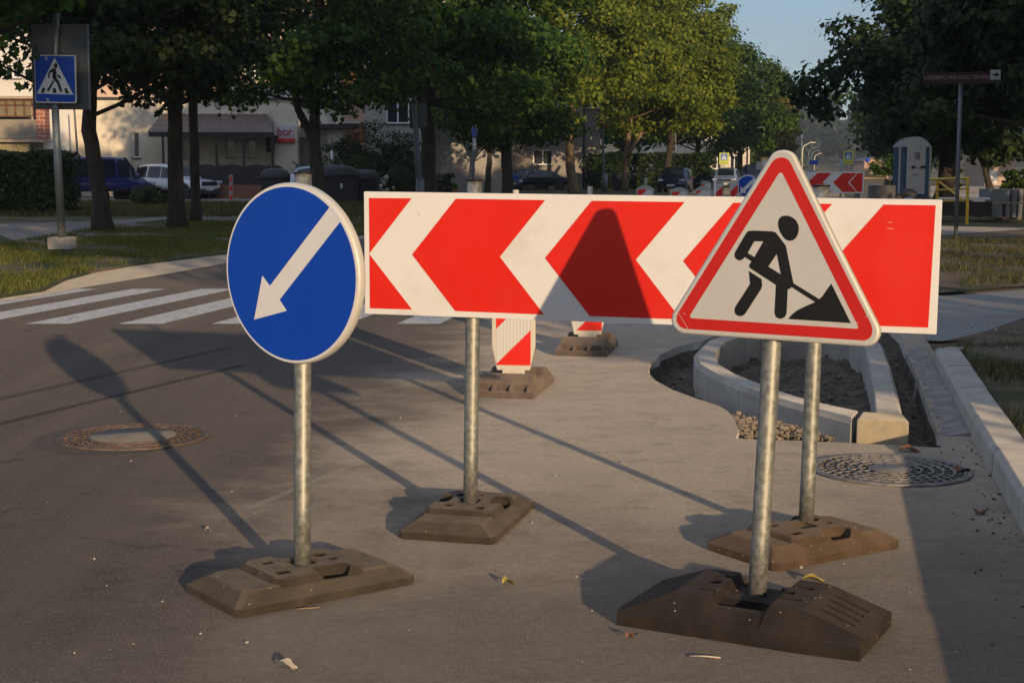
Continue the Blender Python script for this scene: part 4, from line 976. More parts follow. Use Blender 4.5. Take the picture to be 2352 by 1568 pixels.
tree('linden_tree', 'sunlit tree with a thin reddish trunk behind the leftmost far delineator', b0, pth, .2, .15, ((.5, 0, 9.0), (4.6, 4.6, 5.6)), 110, 280, 1.15, .26, OVAL, LINDEN, BARKL, 29, low=3.7, group='street trees in the middle distance', forks=[(((0, 0, 2.2), (.5, -.2, 3.1), (1.1, -.3, 4.0)), (.16, .15, .12))])
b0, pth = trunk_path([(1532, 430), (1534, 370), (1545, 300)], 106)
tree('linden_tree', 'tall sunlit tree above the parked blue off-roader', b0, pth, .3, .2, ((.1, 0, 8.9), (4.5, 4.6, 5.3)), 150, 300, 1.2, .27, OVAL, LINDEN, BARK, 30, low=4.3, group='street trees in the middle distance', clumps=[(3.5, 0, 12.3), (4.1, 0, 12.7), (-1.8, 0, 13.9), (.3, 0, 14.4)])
b0, pth = trunk_path([(1600, 425), (1602, 370), (1605, 320)], 128)
tree('linden_tree', 'dark green tree left of the distant yellow crossing sign', b0, pth, .3, .2, ((0, 0, 8.2), (4.5, 5.0, 5.3)), 110, 240, 1.3, .33, OVAL, MAPLE, BARK, 31, low=4.0, group='street trees in the middle distance', clumps=[(2.0, 0, 12.8), (3.4, 0, 11.6), (4.3, 0, 11.2)])
b0, pth = trunk_path([(1700, 415), (1700, 370), (1700, 320)], 150)
tree('linden_tree', 'dark green tree behind the distant yellow crossing sign', b0, pth, .3, .2, ((0, 0, 7.8), (4.0, 4.5, 5.3)), 100, 220, 1.3, .36, OVAL, MAPLE, BARK, 32, low=3.6, group='street trees in the middle distance')
b0, pth = trunk_path([(1775, 410), (1775, 370), (1775, 320)], 175)
tree('linden_tree', 'olive tree filling the gap above the warning triangle', b0, pth, .3, .2, ((0, 0, 6.6), (3.0, 4.5, 5.2)), 90, 220, 1.1, .34, OVAL, YELLOW, BARK, 34, low=2.2, group='street trees in the middle distance')
proto = tree('street_tree', 'dark crown of the farthest tree left of the street gap', (RX(-14, 215), 215, 0), [Vector((0, 0, 0)), Vector((.1, 0, 4)), Vector((.2, .1, 7))], .3, .18, ((0, 0, 7.2), (5.0, 5.0, 5.2)), 90, 120, 1.5, .50, OVAL, MAPLE, BARK, 35, low=2.2, group='farther street trees')
# --- right hand row
GR = 'dark street trees along the right of the street'
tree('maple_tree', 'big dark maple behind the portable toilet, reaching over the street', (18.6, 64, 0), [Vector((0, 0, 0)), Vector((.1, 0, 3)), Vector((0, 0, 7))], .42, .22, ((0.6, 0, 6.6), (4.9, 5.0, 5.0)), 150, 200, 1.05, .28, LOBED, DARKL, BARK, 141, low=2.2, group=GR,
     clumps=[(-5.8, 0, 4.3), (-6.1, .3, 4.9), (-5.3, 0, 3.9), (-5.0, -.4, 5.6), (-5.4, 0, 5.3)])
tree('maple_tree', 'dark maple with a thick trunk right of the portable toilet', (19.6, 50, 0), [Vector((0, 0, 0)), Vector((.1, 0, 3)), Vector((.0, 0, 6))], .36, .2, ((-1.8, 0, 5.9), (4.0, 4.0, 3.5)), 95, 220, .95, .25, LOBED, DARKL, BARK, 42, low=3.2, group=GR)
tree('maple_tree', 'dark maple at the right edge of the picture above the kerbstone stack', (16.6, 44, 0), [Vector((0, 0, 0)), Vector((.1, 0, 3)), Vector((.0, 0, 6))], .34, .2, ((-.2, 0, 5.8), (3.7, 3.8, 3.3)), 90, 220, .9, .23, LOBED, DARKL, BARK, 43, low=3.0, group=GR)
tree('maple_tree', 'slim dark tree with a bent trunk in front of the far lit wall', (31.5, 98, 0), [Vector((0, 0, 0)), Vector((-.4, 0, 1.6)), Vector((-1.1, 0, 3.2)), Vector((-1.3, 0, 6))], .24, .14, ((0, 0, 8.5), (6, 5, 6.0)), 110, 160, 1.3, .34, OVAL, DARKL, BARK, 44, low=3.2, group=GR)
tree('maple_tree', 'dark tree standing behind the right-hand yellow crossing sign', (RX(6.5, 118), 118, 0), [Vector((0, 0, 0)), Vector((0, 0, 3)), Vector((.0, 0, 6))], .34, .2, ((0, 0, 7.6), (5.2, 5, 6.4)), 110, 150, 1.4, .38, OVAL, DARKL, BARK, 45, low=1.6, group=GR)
copy_tree(proto, (RX(6.5, 150), 150, 0), 1.0, 1.0, 'dark tree closing the right side of the far street')
copy_tree(proto, (RX(9, 200), 200, 0), 2.0, .9, 'farthest dark tree on the right side of the street')
copy_tree(proto, (RX(17, 90), 90, 0), 2.7, 1.2, 'dark tree filling the background between toilet and street name board')
copy_tree(proto, (RX(30, 118), 118, 0), .7, 1.35, 'dark tree in the background right of the street name board')
copy_tree(proto, (RX(24, 140), 140, 0), .2, 1.25, 'dark tree deep in the background at the right')
copy_tree(proto, (-3.5, 112, 0), .5, 1.15, 'dark tree behind the grey building left of the centre')
copy_tree(proto, (10.5, 140, 0), 2.5, 1.3, 'dark tree deep behind the parked blue off-roader')
copy_tree(proto, (RX(-13, 255), 255, 0), 4.5, .9, 'small olive tree at the left of the far street lamps')
copy_tree(proto, (RX(-16, 300), 300, 0), 3.3, .8, 'smallest olive tree at the left of the far street lamps')
# --- trees on the right of the street behind the photographer: they throw the long evening shade
cast = tree('roadside_tree', 'tall roadside tree behind the photographer, throwing shade over the right kerb', (0, 0, 0), [Vector((0, 0, 0)), Vector((0, 0, 4)), Vector((.1, 0, 9))], .3, .16, ((0, 0, 9.4), (4.2, 4.2, 6.2)), 130, 170, 1.15, .34, OVAL, MAPLE, BARK, 61, low=3.2, group='roadside trees behind the photographer')
CAST = [(-14.2, 8, (1.4, 1.4, .85), 5.3), (-2.0, 9.2, (1.15, 1.15, .9), -1.4), (5, 8.5, (1.15, 1.15, .86), 0), (13.5, 8.6, (1.1, 1.1, 1.0), 0), (-28, 9, 1.0, 2.0), (22, 9.3, (1.15, 1.15, 1.0), 0), (32, 9.3, (1.0, 1.0, .8), 0)]
for i, (ys_, off, s_, dz) in enumerate(CAST):
    lb = 'roadside tree %s of the row behind the photographer' % ('first second third fourth fifth sixth seventh eighth ninth tenth eleventh twelfth'.split()[i])
    if i == 0: cast.location = (RX(off, ys_), ys_, dz); cast.scale = s_ if hasattr(s_, '__len__') else (s_,) * 3; cast['label'] = lb
    else: copy_tree(cast, (RX(off, ys_), ys_, dz), i * 1.3, s_, lb)

for x_, y_, s_, lb in ((25, 40, .8, 'roadside tree beyond the right edge whose shade falls on the portable toilet'), (19.5, 25, .8, 'roadside tree beyond the right edge whose shade falls on the yellow railing'), (13.6, 21, .8, 'roadside tree beyond the right edge whose shade falls on the far chevron board')):
    q_ = copy_tree(cast, (x_, y_, -1.0), x_, s_, lb)
# --- hedges, shrubs, clipped balls
def shrub(name, label, loc, rad, n, ls, seed, mat=SHRUB, box=False, cat='shrub', group=None, stem=True, ball=False):
    rg = np.random.default_rng(seed); t = thing(name, label, cat, loc, 0, group)
    if ball:
        d = rg.normal(size=(n, 3)); d /= np.linalg.norm(d, axis=1, keepdims=True); p = d * np.array(rad) * (rg.uniform(.88, 1.03, (n, 1))) + np.array([0, 0, rad[2] * .98]); p = p[p[:, 2] > 0]; d = d[:len(p)]; nn_ = p - np.array([0, 0, rad[2]]) + rg.normal(size=p.shape) * .4 * rad[2]
    elif box:
        p = rg.uniform(-1, 1, (n, 3)); ax_ = rg.integers(0, 3, n); p[np.arange(n), ax_] = np.sign(p[np.arange(n), ax_]) * rg.uniform(.5, 1.06, n); nn_ = p * .6 + rg.normal(size=p.shape) * .6 + np.array([0, 0, .3]); p = p * np.array(rad) * (1 + .05 * np.sin(p[:, [1, 0, 0]] * 9)) + np.array([0, 0, rad[2]])
    else:
        cl, p, nn_ = crown_points(rg, max(8, n // 90), 90, (0, 0, rad[2]), rad, max(.18, min(rad) * .32), .05)
    me = leafmesh('foliage', p, nn_, ls * rg.uniform(.6, 1.3, len(p)), OVAL, rg); me.materials.append(mat)
    o = bpy.data.objects.new('foliage', me); COL.objects.link(o); o.parent = t
    if stem:
        b = MB(); k = 6
        for i in range(k):
            a = i * 6.28 / k; x, y = math.cos(a) * rad[0] * .15, math.sin(a) * rad[1] * .15; b.tube([(x, y, 0), (x * 2.5, y * 2.5, rad[2] * .9), (x * 4, y * 4, rad[2] * 1.5)], [.025, .018, .008], 6)
        b.build('stem', BARK, t, world=False)
    return t
g = at(40, 490, 44); shrub('hedge', 'tall dark clipped hedge at the left edge behind the crossing sign pole', (g.x - 1.75, 45.5, .05), (2.7, 1.0, .93), 34000, .13, 71, box=True, cat='hedge')
g = at(345, 475, 55); shrub('bush', 'low round bush in front of the blue van', (g.x, 55, .05), (.75, .6, .38), 3500, .09, 72)
g = at(510, 430, 74); shrub('bush', 'round clipped bush left of a bollard under the picket fence', (g.x, 73.5, .35), (.85, .7, .62), 3500, .1, 73, ball=True)
g = at(563, 430, 74); shrub('bush', 'round clipped bush behind the narrow striped bollard', (g.x, 73, .3), (.62, .6, .6), 3000, .1, 74, ball=True)
g = at(825, 420, 72); shrub('bush', 'clipped round bush rising behind the dark containers', (g.x, 72, .2), (.9, .8, .95), 4500, .10, 75, ball=True)
g = at(920, 430, 68); shrub('bush', 'large clipped round bush left of the tall grey pole', (g.x, 68, .1), (.75, .7, .78), 4500, .09, 76, ball=True)
g = at(850, 400, 76); shrub('shrub', 'broad dark shrub mass under the white brick wall', (g.x, 76.5, .1), (2.6, 1.4, 1.75), 9000, .13, 77)
g = at(800, 400, 77); shrub('shrub', 'dark shrub right of the narrow upright sign', (g.x, 75, .1), (1.3, 1.0, 1.55), 4500, .12, 78)
g = at(930, 400, 77); shrub('shrub', 'dark shrub with reddish tips beside the tall grey pole', (g.x, 75.5, .1), (1.4, 1.2, 1.5), 4500, .12, 79)
g = at(1020, 420, 74); shrub('bush', 'dark bush right of the thick tree trunk by the steps', (g.x, 73, .1), (.7, .7, .65), 2500, .1, 80)
g = at(1490, 430, 112); shrub('hedge', 'dark hedge behind the leftmost far delineator', (g.x, 112, .05), (4.5, 1.2, 1.3), 16000, .24, 81, box=True, cat='hedge')
g = at(1345, 430, 108); shrub('hedge', 'dark green bush right of the sunlit trunk', (at(1400, 430, 108).x, 108, .05), (1.4, 1.0, 1.0), 3500, .18, 82)
g = at(2172, 430, 78); shrub('shrub', 'mid green shrub left of the portable toilet', (at(2048, 430, 78).x, 78, .05), (1.3, 1.0, 1.2), 4500, .14, 83, mat=MAPLE)
shrub('shrub', 'drooping green shrub at the right edge beyond the kerbstone stack', (at(2345, 430, 66).x, 66, .3), (1.1, .9, .62), 4200, .12, 84, mat=MAPLE)
shrub('shrub', 'yellow-green shrub beside the street name pole', (at(2190, 395, 70).x, 70, .3), (.45, .45, .8), 1500, .12, 85, mat=LINDEN)
shrub('shrub', 'small yellow-green shrub beyond the silver people carrier', (at(1730, 405, 135).x, 135, .3), (2.2, 1, 1.0), 2500, .2, 86, mat=YELLOW)
# white flower heads in front of the shrubs
FLW = M('white flowers', (.55, .55, .42), .8)
for i, (u_, v_, r_) in enumerate(((887, 408, .11), (882, 420, .09), (888, 436, .08), (904, 432, .07))):
    c = at(u_, v_, 66); b = MB(); rg2 = random.Random(i)
    for k in range(26): rock(b, (c.x + rg2.gauss(0, r_ * .5), c.y + rg2.gauss(0, r_ * .5), c.z + rg2.gauss(0, r_ * .5)), r_ * .35, rg2)
    t = thing('hydrangea', 'white flower head among the dark shrubs left of the tall grey pole', 'flower', (c.x, c.y, .05), 0, 'white flower heads'); b.build('flower_head', FLW, t); MB().tube([(c.x, c.y, .05), (c.x, c.y, c.z)], .012, 6).build('stem', SHRUB, t)

# ------------------------------------------------------------------ grass blades
def grass(name, label, samp, n, h, wd, mat, seed):
    rg = np.random.default_rng(seed); pts = samp(rg, n); n = len(pts); a = rg.uniform(0, 6.28, n); hh = h * rg.uniform(.5, 1.5, n); ww = wd * rg.uniform(.7, 1.3, n)
    ln = rg.normal(size=(n, 2)) * .35 * hh[:, None]; dx = np.stack([np.cos(a), np.sin(a)], 1) * ww[:, None] / 2
    v = np.zeros((n, 5, 3)); v[:, 0, :2] = pts[:, :2] - dx; v[:, 1, :2] = pts[:, :2] + dx; v[:, 2, :2] = pts[:, :2] + dx * .7 + ln * .4; v[:, 3, :2] = pts[:, :2] + ln; v[:, 4, :2] = pts[:, :2] - dx * .7 + ln * .4
    v[:, :, 2] = pts[:, 2, None]; v[:, 2, 2] += hh * .55; v[:, 4, 2] += hh * .55; v[:, 3, 2] += hh
    me = bpy.data.meshes.new(name); me.vertices.add(n * 5); me.vertices.foreach_set('co', v.astype(np.float32).ravel()); me.loops.add(n * 5); me.loops.foreach_set('vertex_index', np.arange(n * 5, dtype=np.int32))
    me.polygons.add(n); me.polygons.foreach_set('loop_start', np.arange(0, n * 5, 5, dtype=np.int32)); me.polygons.foreach_set('loop_total', np.full(n, 5, dtype=np.int32)); me.update(calc_edges=True); me.materials.append(mat)
    o = bpy.data.objects.new(name, me); COL.objects.link(o); return tag(o, label, 'grass', kind='stuff')
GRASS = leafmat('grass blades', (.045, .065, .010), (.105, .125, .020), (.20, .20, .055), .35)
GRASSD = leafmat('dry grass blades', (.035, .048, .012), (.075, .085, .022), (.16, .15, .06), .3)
vedge = np.array([(p.x, p.y) for p in vp])
def samp_left(rg, n):
    y = 15.5 + 27 * rg.uniform(size=n * 2) ** 1.25; xe = np.interp(y, vedge[:, 1], vedge[:, 0]); x = xe - .05 - 9 * rg.uniform(size=n * 2) ** 1.1
    nz = np.sin(x * 1.7 + 1.3 * np.sin(y * .9)) + np.sin(y * 1.3 + x * .6) + .6 * np.sin(x * 4.1 + y * 3.7) + rg.normal(size=n * 2) * .5
    keep = (nz > -.55) & (x > -.37 * y - 1.2) & (y > 14)
    # bare, trodden strip below the sign block
    u = 1176 + 3400 * x / y; v = 390 + 3400 * 1.39 / y
    bare = (np.abs(v - (612 - .06 * (u - 120))) < 9 + 5 * np.sin(u * .03)) & (u < 420) & (rg.uniform(size=n * 2) < .85)
    path = (v < 558) & (v > 506) & (v < 560 - .16 * u) 
    keep &= ~bare & ~path & (v > 545 - .1 * u); x, y = x[keep], y[keep]; return np.stack([x, y, np.full_like(x, .03)], 1)[:n]
grass('grass', 'green roadside grass on the left verge', samp_left, 70000, .062, .013, GRASS, 91)
def samp_left2(rg, n):
    y = rg.uniform(43, 60, n * 2); x = -.36 * y + rg.uniform(size=n * 2) * 16; xe = RX(-10.6, y); k = x < xe; x, y = x[k], y[k]; return np.stack([x, y, np.full_like(x, .06)], 1)[:n]
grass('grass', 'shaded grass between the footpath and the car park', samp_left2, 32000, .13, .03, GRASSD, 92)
def samp_right(rg, n):
    y = 5 + 9 * rg.uniform(size=n * 3); x = RX(.2, y) + np.abs(rg.normal(size=n * 3)) * 1.6; k = (x < .37 * y + .3); nz = np.sin(x * 5 + y) + np.sin(y * 4 - x * 2) + rg.normal(size=n * 3) * .6; k &= nz > .35
    k &= ~((x > 3.3) & (y > 11.6)) ; x, y = x[k], y[k]; return np.stack([x, y, np.full_like(x, .088)], 1)[:n]
grass('grass', 'sparse dry grass behind the right kerb', samp_right, 9000, .06, .007, GRASSD, 93)
def samp_right2(rg, n):
    y = rg.uniform(18, 31, n * 2); x = RX(.8, y) + rg.uniform(size=n * 2) * 7; nz = np.sin(x * 3 + y) + np.sin(y * 2.4 - x * 2) + rg.normal(size=n * 2) * .7; k = (x < .37 * y + .3) & (nz > .0); x, y = x[k], y[k]; return np.stack([x, y, np.full_like(x, .05)], 1)[:n]
grass('grass', 'thin dry grass on the far right verge', samp_right2, 16000, .07, .012, GRASSD, 94)
b = MB(); rg = random.Random(5)
for k in range(170):
    if rg.random() < .5: y = rg.uniform(5.5, 13); x = RX(.4, y) + abs(rg.gauss(0, .9)); z = .1
    else:
        y = rg.uniform(16, 26); x = float(np.interp(y, vedge[:, 1], vedge[:, 0])) - rg.uniform(.2, 4); z = .075
    s = rg.uniform(.03, .07); a = rg.uniform(0, 6.28); rm = Matrix.Rotation(a, 3, 'Z'); b.add([Vector((x, y, z)) + rm @ Vector(q) * s for q in ((-.5, 0, .1), (0, -.3, .35), (.5, 0, .05), (0, .3, .3))], [(0, 1, 2, 3)], rg.choice((0, 1)))
tag(b.build('dead_leaves', [BL, PL]), 'dry fallen leaves scattered over both verges', 'leaves', kind='stuff')

# ------------------------------------------------------------------ hills
HF = leafmat('far forest', (.010, .022, .012), (.018, .036, .018), (.03, .05, .025), .1)
b = MB(); gx = 80
def hz(x, y): return max(0, (22 + 5 * math.sin(x * .011) + 3 * math.sin(x * .031 + 1)) * min(1, max(0, (y - 560) / 160.)) )
vs = [(-400 + i * 20, 540 + j * 20, hz(-400 + i * 20, 540 + j * 20)) for j in range(14) for i in range(gx + 1)]
b.add(vs, [(j * (gx + 1) + i, j * (gx + 1) + i + 1, (j + 1) * (gx + 1) + i + 1, (j + 1) * (gx + 1) + i) for j in range(13) for i in range(gx)], 0, True)
tag(b.build('hills', TURF), kind='structure')
rgn = np.random.default_rng(99); xx = rgn.uniform(60, 260, 260); yy = 560 + 160 * rgn.uniform(size=260); P_, N_ = [], []
for x, y in zip(xx, yy):
    h = rgn.uniform(9, 15); m = 90; d = rgn.normal(size=(m, 3)); d /= np.linalg.norm(d, axis=1, keepdims=True); zc = hz(x, y) + h * .6
    P_.append(np.array([x, y, zc]) + d * np.array([3.6, 3.6, h * .45])); N_.append(d + rgn.normal(size=(m, 3)) * .3)
P_ = np.concatenate(P_); me = leafmesh('forest', P_, np.concatenate(N_), rgn.uniform(1.6, 3.2, len(P_)), OVAL, rgn); me.materials.append(HF)
o = bpy.data.objects.new('forest', me); COL.objects.link(o); tag(o, 'hazy blue-green wooded hill at the end of the street', 'forest', kind='stuff')

# ------------------------------------------------------------------ buildings
CREAM = M('cream render', (.74, .68, .56), .9, var=.06, scale=1.5, bmp=.15, bscale=40, bdist=.01, dirt=(.45, .40, .32, .5), dscale=1.2)
PEACH = M('peach render', (.66, .50, .38), .9, var=.06, scale=1.0, dirt=(.5, .38, .3, .4), dscale=.8)
WHITEW = M('white render', (.66, .64, .60), .9, var=.05, scale=1.0)
GREYW = M('grey beige render', (.36, .33, .29), .9, var=.08, scale=1.2, bmp=.2, bscale=30, bdist=.01, dirt=(.26, .24, .22, .5), dscale=1.0)
BLUEW = M('blue grey panel', (.10, .125, .16), .7, var=.1)
FRAMEW = M('white window frame', (.72, .72, .70), .5, var=.03)
WOODB = M('brown timber', (.17, .075, .04), .7, var=.3, scale=6)
ROOFB = M('brown metal tile roof', (.12, .082, .068), .55, var=.15, scale=4)
DKF = M('dark stained wood', (.022, .018, .017), .7, var=.2)
TERRA = M('terracotta plinth', (.26, .12, .075), .9, var=.12, scale=3)
GL = glass('window glass', (.018, .022, .026), .07)
def brick(name, c1, c2, mort, s=1.0):
    m, t, b = nodes_of(name); tc = pos(t, 'obj'); mp = t.nodes.new('ShaderNodeMapping'); mp.inputs['Rotation'].default_value = (R(90), 0, 0); t.links.new(tc, mp.inputs[0])
    k = t.nodes.new('ShaderNodeTexBrick'); k.inputs['Scale'].default_value = 1.0; k.inputs['Brick Width'].default_value = .28 * s; k.inputs['Row Height'].default_value = .115 * s; k.inputs['Mortar Size'].default_value = .012
    k.inputs['Color1'].default_value = (*c1, 1); k.inputs['Color2'].default_value = (*c2, 1); k.inputs['Mortar'].default_value = (*mort, 1)
    t.links.new(mp.outputs[0], k.inputs['Vector']); t.links.new(k.outputs['Color'], b.inputs['Base Color']); b.inputs['Roughness'].default_value = .9; return m
WBRICK = brick('white silicate brick', (.46, .44, .41), (.38, .36, .33), (.22, .20, .18)); RBRICK = brick('red brick', (.30, .10, .06), (.36, .13, .08), (.5, .46, .4), 1.6)
def wallY(x0, x1, y, z0, z1, depth, mat, parent, name='wall', holes=()):
    """facade facing the camera (-Y) with real openings; holes = (xa, za, xb, zb)"""
    b = MB(); b.prism([(x0, y, z0), (x1, y, z0), (x1, y, z1), (x0, y, z1)], (0, depth, 0), [[(a, y, c), (d, y, c), (d, y, e), (a, y, e)] for a, c, d, e in holes]); return b.build(name, mat, parent)
def window(x0, z0, x1, z1, y, parent, fw=.07, mull=1, inset=.10, glassm=None, frame_=None, sill=True):
    b = MB(); yy = y + inset; b.prism([(x0 + .002, yy, z0 + .002), (x1 - .002, yy, z0 + .002), (x1 - .002, yy, z1 - .002), (x0 + .002, yy, z1 - .002)], (0, .06, 0), [[(x0 + fw, yy, z0 + fw), (x1 - fw, yy, z0 + fw), (x1 - fw, yy, z1 - fw), (x0 + fw, yy, z1 - fw)]])
    for i in range(1, mull + 1):
        x = x0 + (x1 - x0) * i / (mull + 1); b.box((x, yy + .028, (z0 + z1) / 2), (fw * 1.1, .05, z1 - z0 - 2 * fw))
    f = b.build('window', frame_ or FRAMEW, parent)
    g_ = MB().box(((x0 + x1) / 2, yy + .035, (z0 + z1) / 2), (x1 - x0 - fw, .012, z1 - z0 - fw)).build('pane', glassm or GL, None)
    iv = mw(parent).inverted(); g_.data.transform(iv); g_.parent = f
    if sill: s_ = MB().box(((x0 + x1) / 2, y - .04, z0 - .03), (x1 - x0 + .16, .16, .04)).build('sill', DARKM, None); s_.data.transform(iv); s_.parent = f
    return f
def xz(u, v, Y): p = at(u, v, Y); return p.x, p.z

# office with the canopy
Y0 = 76.0
of = thing('office_building', 'single-storey cream office with a dark tiled canopy and a white and red wall sign', 'building', (at(500, 450, Y0).x, Y0 + 4, 0))
xl, _ = xz(118, 300, Y0); xr, _ = xz(752, 300, Y0); _, zt_ = xz(500, 230, Y0)
hs = []
for (ua, va, ub, vb) in ((306, 303, 319, 362), (418, 318, 432, 364), (519, 322, 537, 362), (569, 322, 587, 362)):
    xa, zb_ = xz(ua, vb, Y0); xb, za_ = xz(ub, va, Y0); hs.append((xa, zb_, xb, za_))
wallY(xl, xr, Y0, 0, zt_, 7.5, CREAM, of, holes=hs)
for h in hs: window(h[0], h[1], h[2], h[3], Y0, of, fw=.05, mull=0, inset=.12)
# room darkness is put into the dark pane colour, with no back wall
b = MB(); b.box(((xl + xr) / 2, Y0 + 3.7, zt_ + .06), (xr - xl + .3, 7.8, .12)); b.build('parapet_coping', DARKM, of)
_, z1 = xz(400, 215, Y0 + 1); MB().box(((xl + xr) / 2 + 4.2, Y0 + 4.5, zt_ + .45), (5.5, 3, .8)).build('roof_box', WHITEW, of)
# relief panels on the left facade and pilasters under the sign
for u0_, u1_, v0_, v1_ in ((150, 192, 297, 445), (268, 300, 290, 445)):
    a0, z0_ = xz(u0_, v1_, Y0); a1_, z1_ = xz(u1_, v0_, Y0); MB().box(((a0 + a1_) / 2, Y0 - .03, (z0_ + z1_) / 2), (a1_ - a0, .06, z1_ - z0_)).build('facade_panel', CREAM, of)
# canopy
xa, z_e = xz(338, 304, Y0 - 3.4); xb, _ = xz(627, 296, Y0 - 3.4); xa2, z_r = xz(372, 264, Y0 - .1); xb2, _ = xz(614, 262, Y0 - .1)
b = MB(); N = 60; rows = 7
def cp(i, j):
    k = j / rows; s = i / N; x = (xa + (xb - xa) * s) * (1 - k) + (xa2 + (xb2 - xa2) * s) * k; return Vector((x, (Y0 - 3.4) + 3.3 * k, z_e + (z_r - z_e) * k + .03 * abs(math.sin(i * .9)) + (.035 if j % 1 == 0 else 0) * (j % 2)))
top = [[cp(i, j) for i in range(N + 1)] for j in range(rows + 1)]
for j in range(rows):
    for i in range(N): b.add([top[j][i], top[j][i + 1], top[j + 1][i + 1], top[j + 1][i]], [(0, 1, 2, 3)])
b.build('canopy_roof', ROOFB, of)
b = MB(); b.prism([(xa + .05, Y0 - 3.35, z_e - .22), (xb - .05, Y0 - 3.35, z_e - .22), (xb - .05, Y0 - 3.35, z_e + .02), (xa + .05, Y0 - 3.35, z_e + .02)], (0, .08, 0)); b.box(((xa + xb) / 2, Y0 - 1.7, z_e - .12), (xb - xa - .2, 3.2, .06)); b.build('canopy_beam', DKF, of)
b = MB(); b.prism([(xb - .06, Y0 - 3.3, z_e - .9), (xb2 - .1, Y0 - .1, z_e - .9), (xb2 - .1, Y0 - .1, z_r - .05), (xb - .06, Y0 - 3.3, z_e)], (.06, 0, 0)); b.build('canopy_end_board', DKF, of)
for u_ in (376, 498, 561, 634):
    x, _ = xz(u_, 400, Y0 - 3.3); MB().box((min(x, xb - .06), Y0 - 3.3, z_e / 2), (.10, .10, z_e - .1)).build('canopy_post', DKF, of)
# wall sign
sx0, sz0 = xz(637, 319, Y0 - .9); sx1, sz1 = xz(675, 289, Y0 - .9); ys_ = Y0 - .9
xa_, za_ = xz(661, 320, Y0 - .4)
MB().box(((sx0 + sx1) / 2, Y0 - .45, 2.4), (sx1 - sx0 + .3, .88, 4.6)).build('entrance_wall', CREAM, of)
sb = MB().box(((sx0 + sx1) / 2, ys_ - .02, (sz0 + sz1) / 2), (sx1 - sx0, .12, sz1 - sz0)).build('sign_box', M('white sign plastic', (.52, .53, .55), .4, var=.03), of)
rx0, rz0 = xz(637, 326.5, ys_ - .12); rx1, rz1 = xz(676.5, 318, ys_ - .12); MB().box(((rx0 + rx1) / 2, ys_ - .06, (rz0 + rz1) / 2), (rx1 - rx0, .22, rz1 - rz0)).build('red_sign_box', RED, of)
LOGOM = M('dark red lettering', (.35, .02, .03), .5)
lx, lz = xz(653.5, 303.5, ys_ - .09); text('lettering', 'bta', .54, LOGOM, of, Matrix.Translation((lx - .03, ys_ - .085, lz)), .004, bold=.008)
cx_, cz_ = xz(668, 299.5, ys_ - .09); kx = .0225; MB().prism([(cx_ - .07, ys_ - .084, cz_ + .12), (cx_ + .11, ys_ - .084, cz_ - .09), (cx_ - .02, ys_ - .084, cz_ - .10)], (0, .003, 0)).build('logo', LOGOM, of)
MB().box(((sx0 + sx1) / 2 + .02, ys_ - .082, xz(650, 313.5, ys_)[1]), (.72, .004, .035)).build('small_print', M('grey lettering', (.18, .18, .19), .5), of)
MB().box((rx1 - .32, ys_ - .172, (rz0 + rz1) / 2), (.4, .004, .03)).build('small_print', M('pink lettering', (.6, .2, .2), .5), of)
# door, flat canopy, handrail
xa, zb_ = xz(683, 440, Y0 - .02); xb, za_ = xz(726, 316, Y0 - .02); MB().box(((xa + xb) / 2, Y0 - .015, 1.6), (xb - xa, .05, 2.9)).build('door', M('taupe door', (.17, .15, .125), .6), of)
xa, za_ = xz(690, 290, Y0 - 1.4); xb, _ = xz(815, 290, Y0 - 1.4); MB().box(((xa + xb) / 2, Y0 - .75, za_), (xb - xa, 1.5, .22)).build('flat_canopy', DKF, of)
xa, _ = xz(752, 300, Y0 - 1.2); xb, _ = xz(772, 300, Y0 - 1.2); MB().box((xa + .35, Y0 - .3, za_ / 2), (.8, 1.0, za_ - .25)).build('pillar', CREAM, of)
xa, za2 = xz(672, 372, Y0 - 2); xb, zb2 = xz(702, 392, Y0 - 2.6); b = MB(); b.tube([(xa, Y0 - 2, za2), (xb, Y0 - 2.6, zb2)], .035, 8); b.tube([(xa + .2, Y0 - 2.1, 0), (xa + .2, Y0 - 2.1, za2 - .1)], .03, 8); b.tube([(xb, Y0 - 2.6, 0), (xb, Y0 - 2.6, zb2)], .03, 8); b.build('handrail', DARKM, of)
# picket fence on a terracotta plinth
fx0, _ = xz(446, 400, Y0 - 5); fx1, _ = xz(618, 400, Y0 - 5); Yf = Y0 - 5
fn = thing('picket_fence', 'dark picket fence with scalloped top in front of the cream office', 'fence', ((fx0 + fx1) / 2, Yf, .7))
zf0, zf1 = xz(500, 407, Yf)[1], xz(500, 380, Yf)[1]
nb = 3; L = (fx1 - fx0) / nb; b = MB()
for k in range(nb):
    for j in range(22):
        s = (j + .5) / 22; x = fx0 + (k + s) * L; h = zf1 - .07 + .12 * math.sin(s * math.pi); b.box((x, Yf, (zf0 + h) / 2), (.055, .02, h - zf0))
b.box(((fx0 + fx1) / 2, Yf + .03, zf0 + .1), (fx1 - fx0, .03, .06)); b.box(((fx0 + fx1) / 2, Yf + .03, zf1 - .12), (fx1 - fx0, .03, .06)); b.build('pickets', DKF, fn)
for k in range(nb + 1): MB().box((fx0 + k * L, Yf, zf0 / 2 + zf1 / 2 + .02), (.12, .1, zf1 - zf0 + .05)).build('fence_post', DKF, fn)
gx0, _ = xz(621, 400, Yf); gx1, _ = xz(650, 400, Yf); b = MB(); pts = [(gx0, Yf - .05, zf0 - .3), (gx1, Yf - .05, zf0 - .3), (gx1, Yf - .05, zf1 - .1)] + [(gx1 - (gx1 - gx0) * k / 8, Yf - .05, zf1 - .1 + .12 * math.sin(math.pi * k / 8)) for k in range(1, 8)] + [(gx0, Yf - .05, zf1 - .1)]
